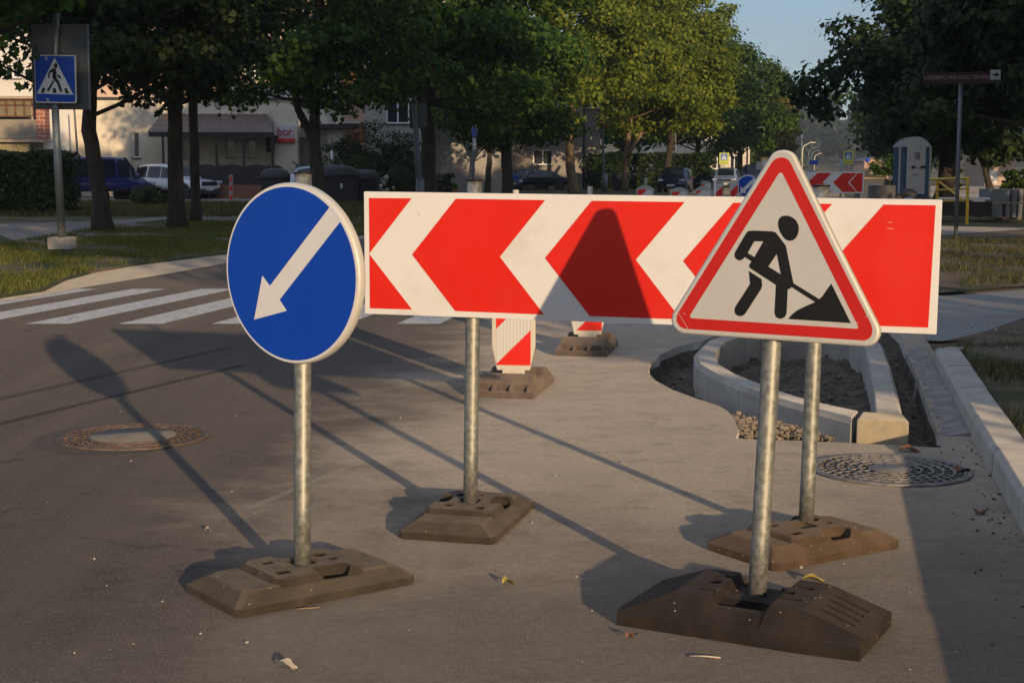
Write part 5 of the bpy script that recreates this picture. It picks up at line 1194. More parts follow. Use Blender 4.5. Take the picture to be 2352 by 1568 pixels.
b.prism(pts, (0, .05, 0)); b.build('gate', DKF, fn)
tw = thing('planter_wall', 'low terracotta wall below the dark picket fence', 'wall', ((fx0 + fx1) / 2, Yf - .6, 0)); wx0, _ = xz(478, 420, Yf - .6); MB().box(((wx0 + gx1) / 2, Yf - .6, .36), (gx1 - wx0, .3, .66)).build('wall', TERRA, tw); MB().box(((fx0 + fx1) / 2, Yf, zf0 / 2), (fx1 - fx0, .2, zf0 - .02)).build('wall', DKF, tw)

# long peach apartment block behind the office
Yb = 98.0
ap = thing('apartment_block', 'long peach apartment block with rows of windows behind the cream office', 'apartment building', (at(400, 400, Yb).x, Yb + 6, 0))
xl, _ = xz(55, 200, Yb); xr, _ = xz(835, 200, Yb); hs = []
for r_ in range(4):
    for k in range(9):
        x = xl + 1.3 + k * 2.62; z = 1.3 + 3.0 * r_
        if x + 1.5 < xr: hs.append((x, z, x + 1.35, z + 1.45))
wallY(xl, xr, Yb, 0, 14.5, 11, PEACH, ap, holes=hs)
for h in hs: window(*h[:2], h[2], h[3], Yb, ap, fw=.09, mull=1, inset=.12)
MB().box(((xl + xr) / 2, Yb + 5.5, 14.6), (xr - xl + .6, 12, .25)).build('roof', DARKM, ap)
for k in (3, 7):
    for r_ in (1, 2, 3):
        x = xl + 1.3 + k * 2.62 + 1.0; MB().box((x, Yb - .65, .9 + 3 * r_), (2.5, 1.3, 1.1)).build('balcony', M('mauve balcony panel', (.30, .20, .18), .8), ap)
# balconied block at the far left
Yc = 70.0
bl = thing('apartment_block', 'apartment block at the left edge with brown glazed loggia and concrete parapet', 'apartment building', (at(0, 400, Yc).x - 3, Yc + 5, 0))
xr, _ = xz(104, 300, Yc + 1.5); xl = xr - 11; hs = []
wx0, wz0 = xz(10, 180, Yc + 1.5); wx1, wz1 = xz(46, 145, Yc + 1.5); hs.append((wx0, wz0, wx1, wz1))
wallY(xl, xr, Yc + 1.5, 0, 13, 9, WHITEW, bl, holes=hs); window(*hs[0], Yc + 1.5, bl, fw=.09)
z_s1 = xz(0, 352, Yc)[1]; zA, zB = xz(0, 322, Yc)[1], xz(0, 268, Yc)[1]; zC, zD = xz(0, 264, Yc)[1], xz(0, 226, Yc)[1]; xe = xz(100, 300, Yc)[0]
MB().box(((xl + xe) / 2 - .15, Yc + .1, (zA + zB) / 2 - .03), (xe - xl - .3, .12, zB - zA - .2)).build('parapet', M('pebble dash parapet', (.33, .29, .22), .95, var=.15, scale=20, bmp=.6, bscale=60, bdist=.02), bl)
MB().box(((xl + xe) / 2, Yc + .7, zA - .02), (xe - xl, 1.6, .14)).build('slab', M('balcony slab', (.45, .36, .27), .9), bl)
MB().box(((xl + xe) / 2, Yc + .7, zD + .04), (xe - xl, 1.7, .12)).build('slab', M('balcony slab', (.45, .36, .27), .9), bl)
b = MB(); b.box(((xl + xe) / 2 - .2, Yc + .12, zB + .03), (xe - xl - .5, .1, .07)); b.box(((xl + xe) / 2 - .2, Yc + .12, zD - .06), (xe - xl - .5, .1, .08)); b.box(((xl + xe) / 2 - .2, Yc + .12, zD - .3), (xe - xl - .5, .08, .05))
x = xe - .5
while x > xl: b.box((x, Yc + .12, (zB + zD) / 2), (.07, .08, zD - zB)); x -= .42
b.build('loggia_frame', WOODB, bl)
MB().box(((xl + xe) / 2 - .3, Yc + .2, (zB + zD) / 2), (xe - xl - .6, .02, zD - zB)).build('loggia_glass', glass('loggia glass', (.20, .17, .09), .25), bl)
MB().box((xe - .12, Yc + .35, (zA + zD) / 2), (.42, .7, zD - zA - .15)).build('brick_pier', RBRICK, bl)
def lattice():
    m, t, b = nodes_of('yellow lattice screen'); v = pos(t, 'obj'); mp = t.nodes.new('ShaderNodeMapping'); mp.inputs['Rotation'].default_value = (0, R(45), 0); t.links.new(v, mp.inputs[0])
    sx = t.nodes.new('ShaderNodeSeparateXYZ'); t.links.new(mp.outputs[0], sx.inputs[0]); f = lambda o_: math_(t, 'LESS_THAN', math_(t, 'FRACT', math_(t, 'MULTIPLY', o_, 9.)), .3)
    t.links.new(mixc(t, math_(t, 'MAXIMUM', f(sx.outputs[0]), f(sx.outputs[2])), (.20, .17, .08), (.48, .42, .24)), b.inputs['Base Color']); b.inputs['Roughness'].default_value = .8; return m
MB().box(((xl + xe) / 2 - .3, Yc + .4, zA / 2), (xe - xl - 1., .05, zA - .2)).build('lattice_screen', lattice(), bl)
b = MB(); 
for u_ in (62, 103): x = xz(u_, 340, Yc + .3)[0]; b.box((x, Yc + .32, zA / 2), (.10, .08, zA - .15))
b.build('screen_post', M('pale post', (.42, .36, .26), .8), bl)
# white brick block
Yd = 84.0
wb = thing('apartment_block', 'white brick apartment block behind the shrubs and the tall grey pole', 'apartment building', (at(890, 400, Yd).x, Yd + 5, 0))
xl, _ = xz(838, 300, Yd); xr, _ = xz(982, 300, Yd); hs = []
for z0_ in (4.0, 7.0, 10.0): hs.append((xl + 1.2, z0_, xl + 2.5, z0_ + 1.4))
wallY(xl, xr, Yd, 0, 13.5, 9, WBRICK, wb, holes=hs)
for h in hs: window(*h, Yd, wb, fw=.08)
wallY(xr + .002, xr + 4.5, Yd + 2.5, 0, 13.5, 6.4, WBRICK, wb)
for z0_ in (3.0, 6.0, 9.0): MB().box((xl - .6, Yd + .4, z0_ + .5), (1.3, 1.2, 1.0)).build('balcony', WOODB, wb); MB().box((xl - .6, Yd + .4, z0_ + 1.04), (1.4, 1.3, .08)).build('balcony_rail', FRAMEW, wb)
# grey building with steps
Ye = 112.0
gb = thing('apartment_block', 'grey beige building with a white double window behind the parked cars', 'apartment building', (at(1250, 430, Ye).x, Ye + 5, 0))
xl, _ = xz(1085, 400, Ye); xr, _ = xz(1378, 400, Ye); hs = []
for (ua, va, ub, vb) in ((1107, 349, 1127, 383), (1135, 352, 1157, 382), (1224, 344, 1270, 379)):
    a0, z0_ = xz(ua, vb, Ye); a1_, z1_ = xz(ub, va, Ye); hs.append((a0, z0_, a1_, z1_))
for k in range(4): hs.append((xl + .8 + k * 2.5, 6.0, xl + 2.0 + k * 2.5, 7.4))
wallY(xl, xr, Ye, 0, 10.5, 9, GREYW, gb, holes=hs)
WARMG = glass('warm lit glass', (.30, .20, .08), .3)  # warm light of the lit window put into the pane colour
for i, h in enumerate(hs): window(*h, Ye, gb, fw=.09, mull=1 if i >= 2 else 0, glassm=WARMG if i == 0 else None)
xa, _ = xz(1107, 400, Ye); xb, _ = xz(1158, 400, Ye); zb_ = xz(1107, 384, Ye)[1]; MB().box(((xa + xb) / 2, Ye - .03, zb_ / 2 - .06), (xb - xa, .05, zb_ - .15)).build('plinth', WOODB, gb)
xa, _ = xz(1340, 400, Ye); MB().tube([(xa, Ye - .08, 0), (xa, Ye - .08, 9)], .06, 8).build('downpipe', DARKM, gb)
xl2, _ = xz(1002, 400, Ye - 22); xr2, _ = xz(1048, 400, Ye - 22); _, z2 = xz(1020, 350, Ye - 22)
kb = thing('porch', 'blue grey entrance porch with metal handrails and steps', 'porch', ((xl2 + xr2) / 2, Ye - 21, 0))
MB().box(((xl2 + xr2) / 2, Ye - 20, z2 / 2 + .1), (xr2 - xl2, 3, z2 + .2)).build('wall', BLUEW, kb)
xs0, _ = xz(1048, 400, Ye - 22); xs1, _ = xz(1104, 400, Ye - 22); MB().box(((xs0 + xs1) / 2, Ye - 19.5, 1.35), (xs1 - xs0, .2, 2.7)).build('wall', M('grey steel mesh wall', (.12, .125, .125), .6), kb)
for k in range(5): MB().box(((xs0 + xs1) / 2 - .1 * k, Ye - 22 - .32 * k, (1.0 - .2 * k) / 2), (xs1 - xs0 - .1, .32, 1.0 - .2 * k)).build('step', CONC, kb)
RAILM = M('pale steel rail', (.45, .47, .48), .35, .6)
def rail(pts, name='handrail'):
    for dz in (0, -.35): MB().tube([Vector(at(u_, v_, y_)) + Vector((0, 0, dz)) for u_, v_, y_ in pts], .028, 8).build(name, RAILM, kb)
rail([(1036, 398, 88), (1052, 377, 90), (1052, 400, 90)]); rail([(1064, 380, 90), (1108, 378, 90), (1108, 392, 90)]); rail([(1072, 416, 86), (1100, 384, 90)])
# cream building glimpsed further on
Yg = 165.0
cb = thing('building', 'pale cream building glimpsed behind the hedge and trees beyond the parked off-roader', 'building', (at(1595, 380, Yg).x, Yg + 4, 0))
xl, _ = xz(1500, 380, Yg); xr, _ = xz(1722, 380, Yg); hs = [(xl + .9 + k * 1.9, 1.6, xl + 1.9 + k * 1.9, 3.2) for k in range(5)]
wallY(xl, xr, Yg, 0, 6.2, 8, CREAM, cb, holes=hs)
for h in hs: window(*h, Yg, cb, fw=.1, mull=1)
# pink house at the end of the street
Yp = 250.0
pk = thing('house', 'distant pink gabled house with a brown roof right of the warning triangle', 'house', (at(2010, 400, Yp).x, Yp + 4, 0))
xl, _ = xz(1985, 400, Yp); xr, _ = xz(2042, 400, Yp); ze = xz(2000, 381, Yp)[1]; zr_ = xz(2000, 366, Yp)[1]
b = MB(); b.prism([(xl, Yp, 0), (xr, Yp, 0), (xr, Yp, ze), (xl + 1.4, Yp, zr_), (xl, Yp, ze + .8)], (0, 8, 0)); b.build('wall', M('pink render', (.62, .40, .30), .9, var=.05), pk)
b = MB(); b.prism([(xl - .3, Yp - .3, ze + .65), (xl + 1.4, Yp - .3, zr_ + .1), (xr + .5, Yp - .3, ze - .15), (xr + .5, Yp - .3, ze + .05), (xl + 1.4, Yp - .3, zr_ + .35), (xl - .3, Yp - .3, ze + .85)], (0, 8.6, 0)); b.build('roof', ROOFB, pk)
for k in range(2): window(xl + .9 + k * 1.5, .9, xl + 1.7 + k * 1.5, 2.0, Yp, pk, fw=.1, mull=0) if False else MB().box((xl + 1.3 + k * 1.6, Yp - .02, 1.5), (.8, .06, 1.0)).build('window', GL, pk)
# peach wall seen between the trees at the right
Yr = 150.0
rb = thing('building', 'sunlit peach wall seen small between dark tree trunks at the right', 'building', (at(2290, 380, Yr).x, Yr + 4, 0))
xl, _ = xz(2262, 380, Yr); xr, _ = xz(2330, 380, Yr); wallY(xl, xr, Yr, 0, 3.0, 7, PEACH, rb); MB().box((xl + .9, Yr - .02, .9), (.8, .06, 1.3)).build('window', FRAMEW, rb)

# ------------------------------------------------------------------ vehicles
TYRE = M('tyre rubber', (.018, .018, .018), .8); TRIM = M('black plastic trim', (.02, .021, .023), .6); CHROME = M('chrome', (.55, .56, .58), .15, .95)
LAMP = M('headlamp glass', (.55, .60, .66), .1, .2); TAIL = M('tail lamp', (.30, .012, .01), .2); PLATE = M('number plate', (.6, .6, .58), .5); CGL = glass('car glass', (.012, .018, .026), .04)
def paint(name, c, met=.25): return M(name, c, .28, met, var=.03, coat=.8)
def car(name, label, x, y, heading, L, Wd, H, kind, pm, group='parked and waiting cars', cat='car'):
    """heading: direction the nose points. Built from lofted stations along the length."""
    t = thing(name, label, cat, (x, y, 0), heading, group)
    z0 = .22
    if kind == 'van':   st = [(0, .45, .95, .62, .97), (.02, .42, 1.0, H - .12, .93), (.05, .42, 1.02, H - .02, .90), (.30, .42, 1.02, H, .90), (.62, .42, 1.02, H, .90), (.72, .42, 1.02, H - .05, .88), (.80, .42, 1.0, 1.45, .84), (.86, .42, .98, 1.08, .86), (.95, .42, .80, .86, .88), (1.0, .45, .55, .60, .80)]
    elif kind == 'suv': st = [(0, .5, .80, .84, .90), (.03, .44, .98, 1.1, .86), (.09, .42, 1.0, H - .10, .78), (.20, .42, 1.0, H, .76), (.48, .42, .98, H, .76), (.60, .42, .97, H - .10, .76), (.70, .42, .96, 1.06, .80), (.72, .42, .95, 1.0, .84), (.88, .42, .90, .96, .86), (.96, .44, .74, .80, .88), (1.0, .5, .60, .64, .80)]
    elif kind == 'sedan': st = [(0, .45, .72, .76, .86), (.03, .40, .86, .92, .86), (.16, .38, .90, .95, .82), (.28, .38, .88, H - .06, .72), (.38, .38, .88, H, .72), (.52, .38, .88, H, .72), (.60, .38, .88, H - .10, .74), (.70, .38, .86, .92, .80), (.90, .38, .78, .82, .84), (.97, .42, .66, .70, .84), (1.0, .45, .55, .58, .76)]
    else: st = [(0, .45, .80, .84, .88), (.03, .38, .90, 1.0, .86), (.10, .36, .92, H - .12, .76), (.22, .36, .92, H, .74), (.50, .36, .90, H, .74), (.60, .36, .90, H - .10, .76), (.74, .36, .88, .94, .80), (.90, .36, .78, .82, .84), (.97, .4, .66, .7, .84), (1.0, .45, .54, .58, .76)]
    bm_ = MB(); rings = []
    def half(f):      # plan view: narrower at nose and tail
        return Wd / 2 * (1 - .16 * max(0, (f - .86) / .14) ** 2 - .08 * max(0, (.10 - f) / .10) ** 2)
    for f, zb, zbelt, ztp, wt in st:
        w = half(f); xx = (f - .5) * L; tt = w * wt if ztp > zbelt + .15 else w * .90
        pr = [(0, zb), (w * .80, zb), (w * .97, zb + .10), (w, (zb + zbelt) / 2), (w * .96, zbelt), (tt, max(zbelt + .01, ztp - .06)), (tt * .82, ztp), (0, ztp + .015)]
        ring_ = [(xx, -a, c) for a, c in pr] + [(xx, a, c) for a, c in pr[-2:0:-1]]
        rings.append([Vector(q) for q in ring_])
    bm_.loft(rings); o = bm_.build('body', pm, t, world=False, sub=1); 
    def prof(f):
        for (f0, a0, b0_, c0, d0), (f1, a1, b1, c1_, d1) in zip(st, st[1:]):
            if f0 <= f <= f1:
                k = (f - f0) / (f1 - f0); return tuple(p + (q - p) * k for p, q in ((b0_, b1), (c0, c1_), (d0, d1)))
    def side(f, z, s, off=.012):
        zb, zt2, wt = prof(f); w = half(f); k = min(1, max(0, (z - zb) / max(.05, zt2 - .06 - zb))); yv = (w * .96) * (1 - k) + (w * wt) * k; return Vector(((f - .5) * L, s * (yv + off), z))
    roof = [q for q in st if q[3] > H - .15]; f0, f1 = roof[0][0], roof[-1][0]
    fs_ = {'van': [(.12, .36), (.40, .60), (.63, .79)], 'suv': [(.11, .27), (.29, .47), (.485, .67)], 'sedan': [(.22, .40), (.415, .66)], 'hatch': [(.13, .29), (.31, .47), (.485, .68)]}[kind]
    for s in (-1, 1):
        for fa, fb in fs_:
            top_, bot_ = [], []
            for k in range(7):
                f = fa + (fb - fa) * k / 6; zb, zt2, wt = prof(f); zh = zt2 - .13; zl = zb + .04
                if zh > zl + .04: top_.append(side(f, zh, s)); bot_.append(side(f, zl, s))
            if len(top_) > 1:
                g_ = MB(); g_.loft([[a, c, c - Vector((0, s * .008, 0)), a - Vector((0, s * .008, 0))] for a, c in zip(top_, bot_)], smooth=False); g_.build('side_window', CGL, t, world=False)
    # windscreen and rear window follow the body surface between two stations
    def screen(fa, fb, nm, inset=.12):
        q = []
        for k in range(5):
            f = fa + (fb - fa) * k / 4; _, zt2, wt = prof(f); w = half(f) * wt * .80 if True else 0; q.append([Vector(((f - .5) * L + (.012 if fb > .5 else -.012), yy * w, zt2 + .022)) for yy in (-1, -.5, 0, .5, 1)])
        g_ = MB(); g_.loft(q, smooth=True, cap=False, closed=False); g_.build(nm, CGL, t, world=False)
    ws = {'van': (.725, .845), 'suv': (.585, .70), 'sedan': (.59, .70), 'hatch': (.59, .735)}[kind]; rw = {'van': None, 'suv': (.035, .085), 'sedan': (.17, .275), 'hatch': (.035, .095)}[kind]
    screen(*ws, 'windscreen'); 
    if rw: screen(*rw, 'rear_window')
    elif kind == 'van':
        for s in (-1, 1): MB().box((-.5 * L + .045, s * Wd * .22, 1.38), (.03, Wd * .33, .62)).build('rear_window', CGL, t, world=False, bevel=.01)
    r_ = .33 if kind != 'suv' else .37
    for f in (.18, .82):
        for s in (-1, 1):
            c = Vector(((f - .5) * L, s * (Wd / 2 - .09), r_)); rm = Matrix.Rotation(R(90), 3, 'X')
            wz = MB().lathe([(.16, -.10), (r_ - .03, -.10), (r_, -.07), (r_, .07), (r_ - .03, .10), (.16, .10)], c, 24, axis=rm).build('wheel', TYRE, t, world=False)
            ri_ = MB().lathe([(.01, -.075), (.10, -.085), (.20, -.098), (.225, -.09), (.225, .09), (.20, .098), (.10, .085), (.01, .075)], c, 20, axis=rm).build('rim', CHROME, None); ri_.parent = wz
            MB().lathe([(r_ + .02, s * -.11), (r_ + .055, s * -.10), (r_ + .055, s * .085), (r_ + .02, s * .095)], c, 24, axis=rm).build('wheel_arch', TRIM, t, world=False)
    nx_ = .5 * L; zl = {'van': .82, 'suv': .82, 'sedan': .64, 'hatch': .68}[kind]
    for s in (-1, 1):
        MB().box((nx_ * .945, s * Wd * .37, zl), (.16, Wd * .17, .13), rz=-s * .25).build('headlight', LAMP, t, world=False, bevel=.03)
        if kind == 'van': MB().box((-nx_ + .03, s * Wd * .455, 1.1), (.08, .13, .55)).build('tail_light', TAIL, t, world=False, bevel=.02)
        else: MB().box((-nx_ * .965, s * Wd * .39, zl + .12), (.10, Wd * .16, .16)).build('tail_light', TAIL, t, world=False, bevel=.02)
        zm, _, _ = prof(ws[1] - .02); MB().box(((ws[1] - .53) * L, s * (Wd / 2 + .07), zm + .10), (.10, .18, .13)).build('mirror', TRIM, t, world=False, bevel=.03)
    MB().box((nx_ * .985, 0, zl - .06), (.05, Wd * .52, .20)).build('grille', TRIM, t, world=False, bevel=.02); MB().box((nx_ * .98, 0, .36), (.10, Wd * .80, .16)).build('bumper', TRIM, t, world=False, bevel=.03)
    MB().box((nx_ + .012, 0, .50), (.02, .50, .11)).build('number_plate', PLATE, t, world=False); MB().box((-nx_ - .012, 0, .72 if kind != 'van' else .62), (.02, .50, .11)).build('number_plate', PLATE, t, world=False)
    MB().box((-nx_ * .98, 0, .38), (.10, Wd * .85, .20)).build('bumper', TRIM, t, world=False, bevel=.03)
    return t
BLUEP = paint('deep blue paint', (.010, .016, .12)); WHITEP = paint('white paint', (.62, .64, .68), 0.); BLUE2 = paint('bright blue paint', (.012, .06, .28)); NAVY = paint('navy paint', (.010, .022, .075)); SILV = paint('silver paint', (.33, .37, .41), .6); DNAVY = paint('dark navy paint', (.010, .014, .03)); GREYBL = paint('blue grey paint', (.10, .16, .24), .5)
vp_ = at(252, 460, 65.5); v = car('van', 'deep blue van parked with its rear doors facing the road', vp_.x - .8, 66.3, R(40), 5.0, 1.9, 1.98, 'van', BLUEP, cat='van')
c = v.matrix_world
MB().prism([(-2.5, .62, 1.52), (-2.5, .42, 1.52), (-2.5, .52, 1.70)], (-.006, 0, 0)).build('triangle_sticker', WHITE, v, world=False)
q = at(398, 450, 70); car('car', 'white off-roader parked nose outwards between the blue van and the fence', q.x, 70.5, R(-33), 4.5, 1.87, 1.68, 'suv', WHITEP)
q = at(760, 440, 70); car('car', 'pale silver car whose roof shows behind the dark waste containers', q.x, 71.0, R(8), 4.6, 1.8, 1.62, 'hatch', SILV)
q = at(1160, 430, 104); car('car', 'small bright blue car facing us between two tree trunks', q.x, 104, R(-75), 3.9, 1.7, 1.5, 'hatch', BLUE2)
q = at(1238, 430, 106); car('car', 'dark navy saloon parked side-on under the white double window', q.x, 106, R(177), 4.7, 1.8, 1.42, 'sedan', DNAVY)
q = at(1200, 430, 112); car('car', 'grey blue car mostly hidden behind the dark navy saloon', q.x, 110, R(170), 4.5, 1.8, 1.5, 'sedan', GREYBL)
q = at(1555, 430, 96); car('car', 'navy blue off-roader facing us, first of the queue beyond the delineators', q.x, 97, R(-104), 4.5, 1.85, 1.68, 'suv', NAVY)
q = at(1604, 430, 112); car('car', 'white car second in the queue behind the navy off-roader', q.x, 113, R(-103), 4.3, 1.78, 1.5, 'hatch', WHITEP)
q = at(1632, 430, 118); car('car', 'grey blue car in the queue beside the white one', q.x, 120, R(-103), 4.4, 1.8, 1.5, 'hatch', GREYBL)
q = at(1678, 430, 106); car('car', 'silver people carrier in the queue left of the distant round sign', q.x, 108, R(-103), 4.5, 1.82, 1.66, 'suv', SILV)
q = at(1738, 430, 132); car('van', 'dark blue van roof just left of the warning triangle', q.x, 134, R(-102), 4.9, 1.95, 2.0, 'van', paint('slate blue paint', (.02, .035, .08)), cat='van')

# ------------------------------------------------------------------ waste containers
BIN = M('black grey waste container plastic', (.020, .021, .026), .55, var=.15)
def container(label, u, Y, w, h, d=1.1, sticker=False, dome=.4):
    c = at(u, 460, Y); t = thing('waste_container', label, 'waste container', (c.x, Y, .05), 0, 'dark waste containers by the car park')
    b = MB(); rings = []
    for z, kx, ky in ((0, .84, .84), (.05, .86, .86), (h * .62, .97, .97), (h * .64, 1.0, 1.0), (h * .68, 1.0, 1.0)): rings.append([(c.x + x * kx, Y + y * ky, .06 + z) for x, y in rrect(w, d, .12, 4)])
    b.loft(rings, smooth=False); b.build('body', BIN, t, bevel=.01)
    b = MB(); rings = []
    for k in range(8):
        a = k / 7 * math.pi / 2; s = math.cos(a) ** .55 * 1.03; rings.append([(c.x + x * max(.08, s), Y + y * max(.08, s), .06 + h * .68 + h * .32 * math.sin(a)) for x, y in rrect(w, d, .18, 4)])
    b.loft(rings); b.build('lid', BIN, t)
    MB().tube([(c.x - w * .3, Y - d * .52, .06 + h * .72), (c.x + w * .3, Y - d * .52, .06 + h * .72)], .02, 8).build('handle', BIN, t)
    if sticker: MB().box((c.x + w * .18, Y - d / 2 - .012, .75), (.11, .01, .2)).build('label', PLATE, t)
container('dark container left of the forked tree trunk with a domed lid', 633, 63, 1.15, 1.42)
container('broad dark container right of the forked tree trunk with a white sticker', 768, 63, 2.1, 1.55, 1.2, True)
container('dark container at the right end of the row beside the shrubs', 838, 65, 1.3, 1.38)

# ------------------------------------------------------------------ pedestrian crossing sign at the left
sp = P(143, 570, .06); Ys = sp.y
ps = thing('crossing_sign', 'square blue pedestrian crossing sign on a tall pole in a concrete block at the left', 'road sign', (sp.x, sp.y, .06))
MB().prism([Vector((sp.x, sp.y, .05)) + Vector((x, y, 0)) for x, y in rrect(.40, .40, .03, 3)], (0, 0, .20)).build('concrete_base', CONC, ps, bevel=.02)
b = MB(); tp = at(130, 30, Ys); b.tube([(sp.x, sp.y, .2), (sp.x - .03, sp.y, 1.6), (sp.x - .05, sp.y, 2.65)], [.068, .066, .064], 16); b.tube([(sp.x - .05, sp.y, 2.63), (tp.x, sp.y, tp.z)], [.045, .043], 14); b.build('pole', zinc, ps)
Ap = (.096, 56.4, 103.5)
cc = at(126.5, 182, Ys - .09); FP = frame(cc, -.10)
AP = Art(FP, *Ap)
pl_ = AP.L([(228, 255), (262, 232), (1190, 245), (1220, 275), (1245, 1365), (1215, 1400), (285, 1388), (255, 1350)])
b = MB(); b.prism([FP @ Vector((x, 0, z)) for x, z in pl_], FP.to_3x3() @ Vector((0, .03, 0))); b.build('sign_plate', RIM, ps, bevel=.005)
sheet('blue_field', FP, AP.L([(250, 275), (275, 262), (1175, 273), (1195, 295), (1212, 1345), (1190, 1368), (295, 1352), (275, 1330)]), .002, BLUE, ps)
sheet('white_triangle', FP, AP.L([(720, 305), (1172, 1195), (298, 1165)]), .004, WHITE, ps)
b = MB(); F_ = lambda L_: [FP @ Vector((x, -.006, z)) for x, z in AP.L(L_)]; nn = FP.to_3x3() @ Vector((0, .0015, 0))
b.prism(F_([(748 + 44 * math.cos(a * .35), 500 + 64 * math.sin(a * .35)) for a in range(18)]), nn)
for pg in ([(680, 560), (730, 560), (760, 600), (768, 790), (835, 880), (902, 1095), (895, 1120), (865, 1125), (845, 1105), (775, 915), (672, 800), (668, 660), (640, 655), (608, 690), (598, 790), (575, 800), (562, 785), (568, 680), (610, 610)],
           [(690, 835), (715, 880), (590, 1105), (565, 1118), (543, 1100), (545, 1070)], [(785, 695), (870, 775), (868, 800), (845, 815), (780, 745)],
           [(440, 1025), (498, 1027), (470, 1145), (388, 1148)], [(682, 1032), (746, 1035), (768, 1155), (680, 1152)], [(950, 1040), (1010, 1042), (1075, 1165), (990, 1162)]): b.prism(F_(pg), nn)
b.build('walking_figure', BLACK, ps)
cb_ = at(139, 154, Ys + .1); b = MB(); b.box(cb_, (.98, .03, 1.46), rz=.05); b.build('back_panel', BACK, ps, bevel=.01)
b = MB(); b.box(at(139, 154, Ys + .08) + Vector((.49, 0, 0)), (.03, .05, 1.46), rz=.05); b.build('panel_edge', GREYP, ps)
for z_ in (.35, -.35): MB().box((sp.x - .06, Ys - .02, cc.z + z_), (.22, .12, .05)).build('bracket', zinc, ps)

# ------------------------------------------------------------------ other poles and signs
def plainpole(name, label, us, Y, r0, r1, mat=GREYP, cat='pole', base=None, group=None):
    b0, pth = trunk_path(us, Y); t = thing(name, label, cat, (b0.x, b0.y, 0), 0, group); b = MB(); n = len(pth)
    b.tube([b0 + p for p in pth], [r0 + (r1 - r0) * i / (n - 1) for i in range(n)], 14); b.build('pole', mat, t)
    if base: MB().tube([b0 + Vector((0, 0, 0)), b0 + Vector((0, 0, base[1]))], base[0], 14).build('pole_base', mat, t)
    return t, b0
t, b0 = plainpole('street_lamp', 'tall leaning grey lamp pole with the back of a sign box fixed to it', [(965, 470), (958, 350), (950, 220), (944, 90), (940, -60)], 56, .12, .07, base=(.16, 1.1), cat='street lamp')
q = at(950, 264, 55.8); MB().box(q + Vector((.03, .3, 0)), (.40, .05, 1.0)).build('sign_back', BACK, t, bevel=.03); MB().box(q + Vector((.33, .38, 0)), (.30, .05, .9), rz=.2).build('sign_back', BACK, t, bevel=.03)
t, b0 = plainpole('street_lamp', 'grey lamp pole carrying a round no-stopping sign in the tree shade', [(1389, 436), (1386, 370), (1384, 300), (1383, 240)], 95, .10, .06, base=(.2, 1.25), cat='street lamp')
q = at(1383, 280, 94.8); F4 = frame(q, .1); PURP = M('dull purple red film', (.11, .018, .05), .5); PBL = M('dull blue film', (.012, .018, .08), .5)
MB().lathe([(.001, 0), (.42, 0), (.42, .03), (.001, .03)], F4.translation, 32, axis=F4.to_3x3() @ Matrix.Rotation(R(-90), 3, 'X')).build('sign_plate', PURP, t)
sheet('blue_field', F4, circ(.33, 32), .034, PBL, t)
for a_ in (45, -45):
    ca, sa = math.cos(R(a_)), math.sin(R(a_)); sheet('red_bar', F4, [(ca * x - sa * z, sa * x + ca * z) for x, z in ((-.33, -.035), (.33, -.035), (.33, .035), (-.33, .035))], .036 + .002 * (a_ > 0), PURP, t)
t, b0 = plainpole('no_parking_sign', 'narrow blue no-parking roundel seen askew above a tall white plate', [(1086, 445), (1087, 380), (1088, 295)], 66, .035, .035, cat='road sign')
q = at(1089.5, 302, 65.9); F5 = frame(q, -1.08); MB().lathe([(.001, 0), (.29, 0), (.29, .02), (.001, .02)], F5.translation, 32, axis=F5.to_3x3() @ Matrix.Rotation(R(-90), 3, 'X')).build('sign_plate', M('pale red film', (.34, .24, .26), .5), t)
sheet('blue_field', F5, circ(.235, 32), .024, BLUE, t); sheet('red_bar', F5, [(-.18, .14), (-.14, .18), (.18, -.14), (.14, -.18)], .028, M('faded stripe', (.10, .08, .32), .5), t)
q = at(1089, 331, 65.88); F5 = frame(q, -1.05); sheet('sub_plate', F5, [(-.145, -.24), (.145, -.24), (.145, .24), (-.145, .24)], .0, FRAMEW, t, thick=.012); sheet('up_arrow', F5, [(.03, .02), (.03, .14), (.07, .14), (0, .21), (-.07, .14), (-.03, .14), (-.03, .02)], .003, BLACK, t); sheet('dark_mark', F5, [(-.05, -.19), (.05, -.19), (.05, -.09), (-.05, -.09)], .003, BLACK, t)
t, b0 = plainpole('road_sign', 'narrow dark sign on a thin pole seen edge-on above the silver car', [(768, 450), (766, 380), (765, 318)], 69, .03, .03, cat='road sign')
q = at(762.5, 330, 68.9); F6 = frame(q, -1.25); MB().lathe([(.001, 0), (.33, 0), (.33, .02), (.001, .02)], F6.translation, 32, axis=F6.to_3x3() @ Matrix.Rotation(R(-90), 3, 'X')).build('sign_plate', BACK, t); q = at(761.5, 356, 68.9); sheet('sub_plate', frame(q, -1.2), [(-.2, -.2), (.2, -.2), (.2, .2), (-.2, .2)], 0, FRAMEW, t, thick=.012)
t, b0 = plainpole('lamp_post', 'thin pale lamp post beside the office behind the crossing sign', [(184, 440), (179, 366), (174, 300), (170, 240)], 73, .06, .045, cat='street lamp')
t, b0 = plainpole('street_lamp', 'slim grey pole rising into the tree above the parked off-roader', [(1553, 430), (1552, 370), (1551, 280)], 118, .09, .06, cat='street lamp')
t, b0 = plainpole('name_board', 'maroon direction board with white lettering and a white arrow square on a grey pole', [(2195, 556), (2200, 400), (2207, 186)], 30.5, .042, .040, cat='street sign')
c0, c1 = at(2209, 179, 30.3), at(2122, 181, 30.6)
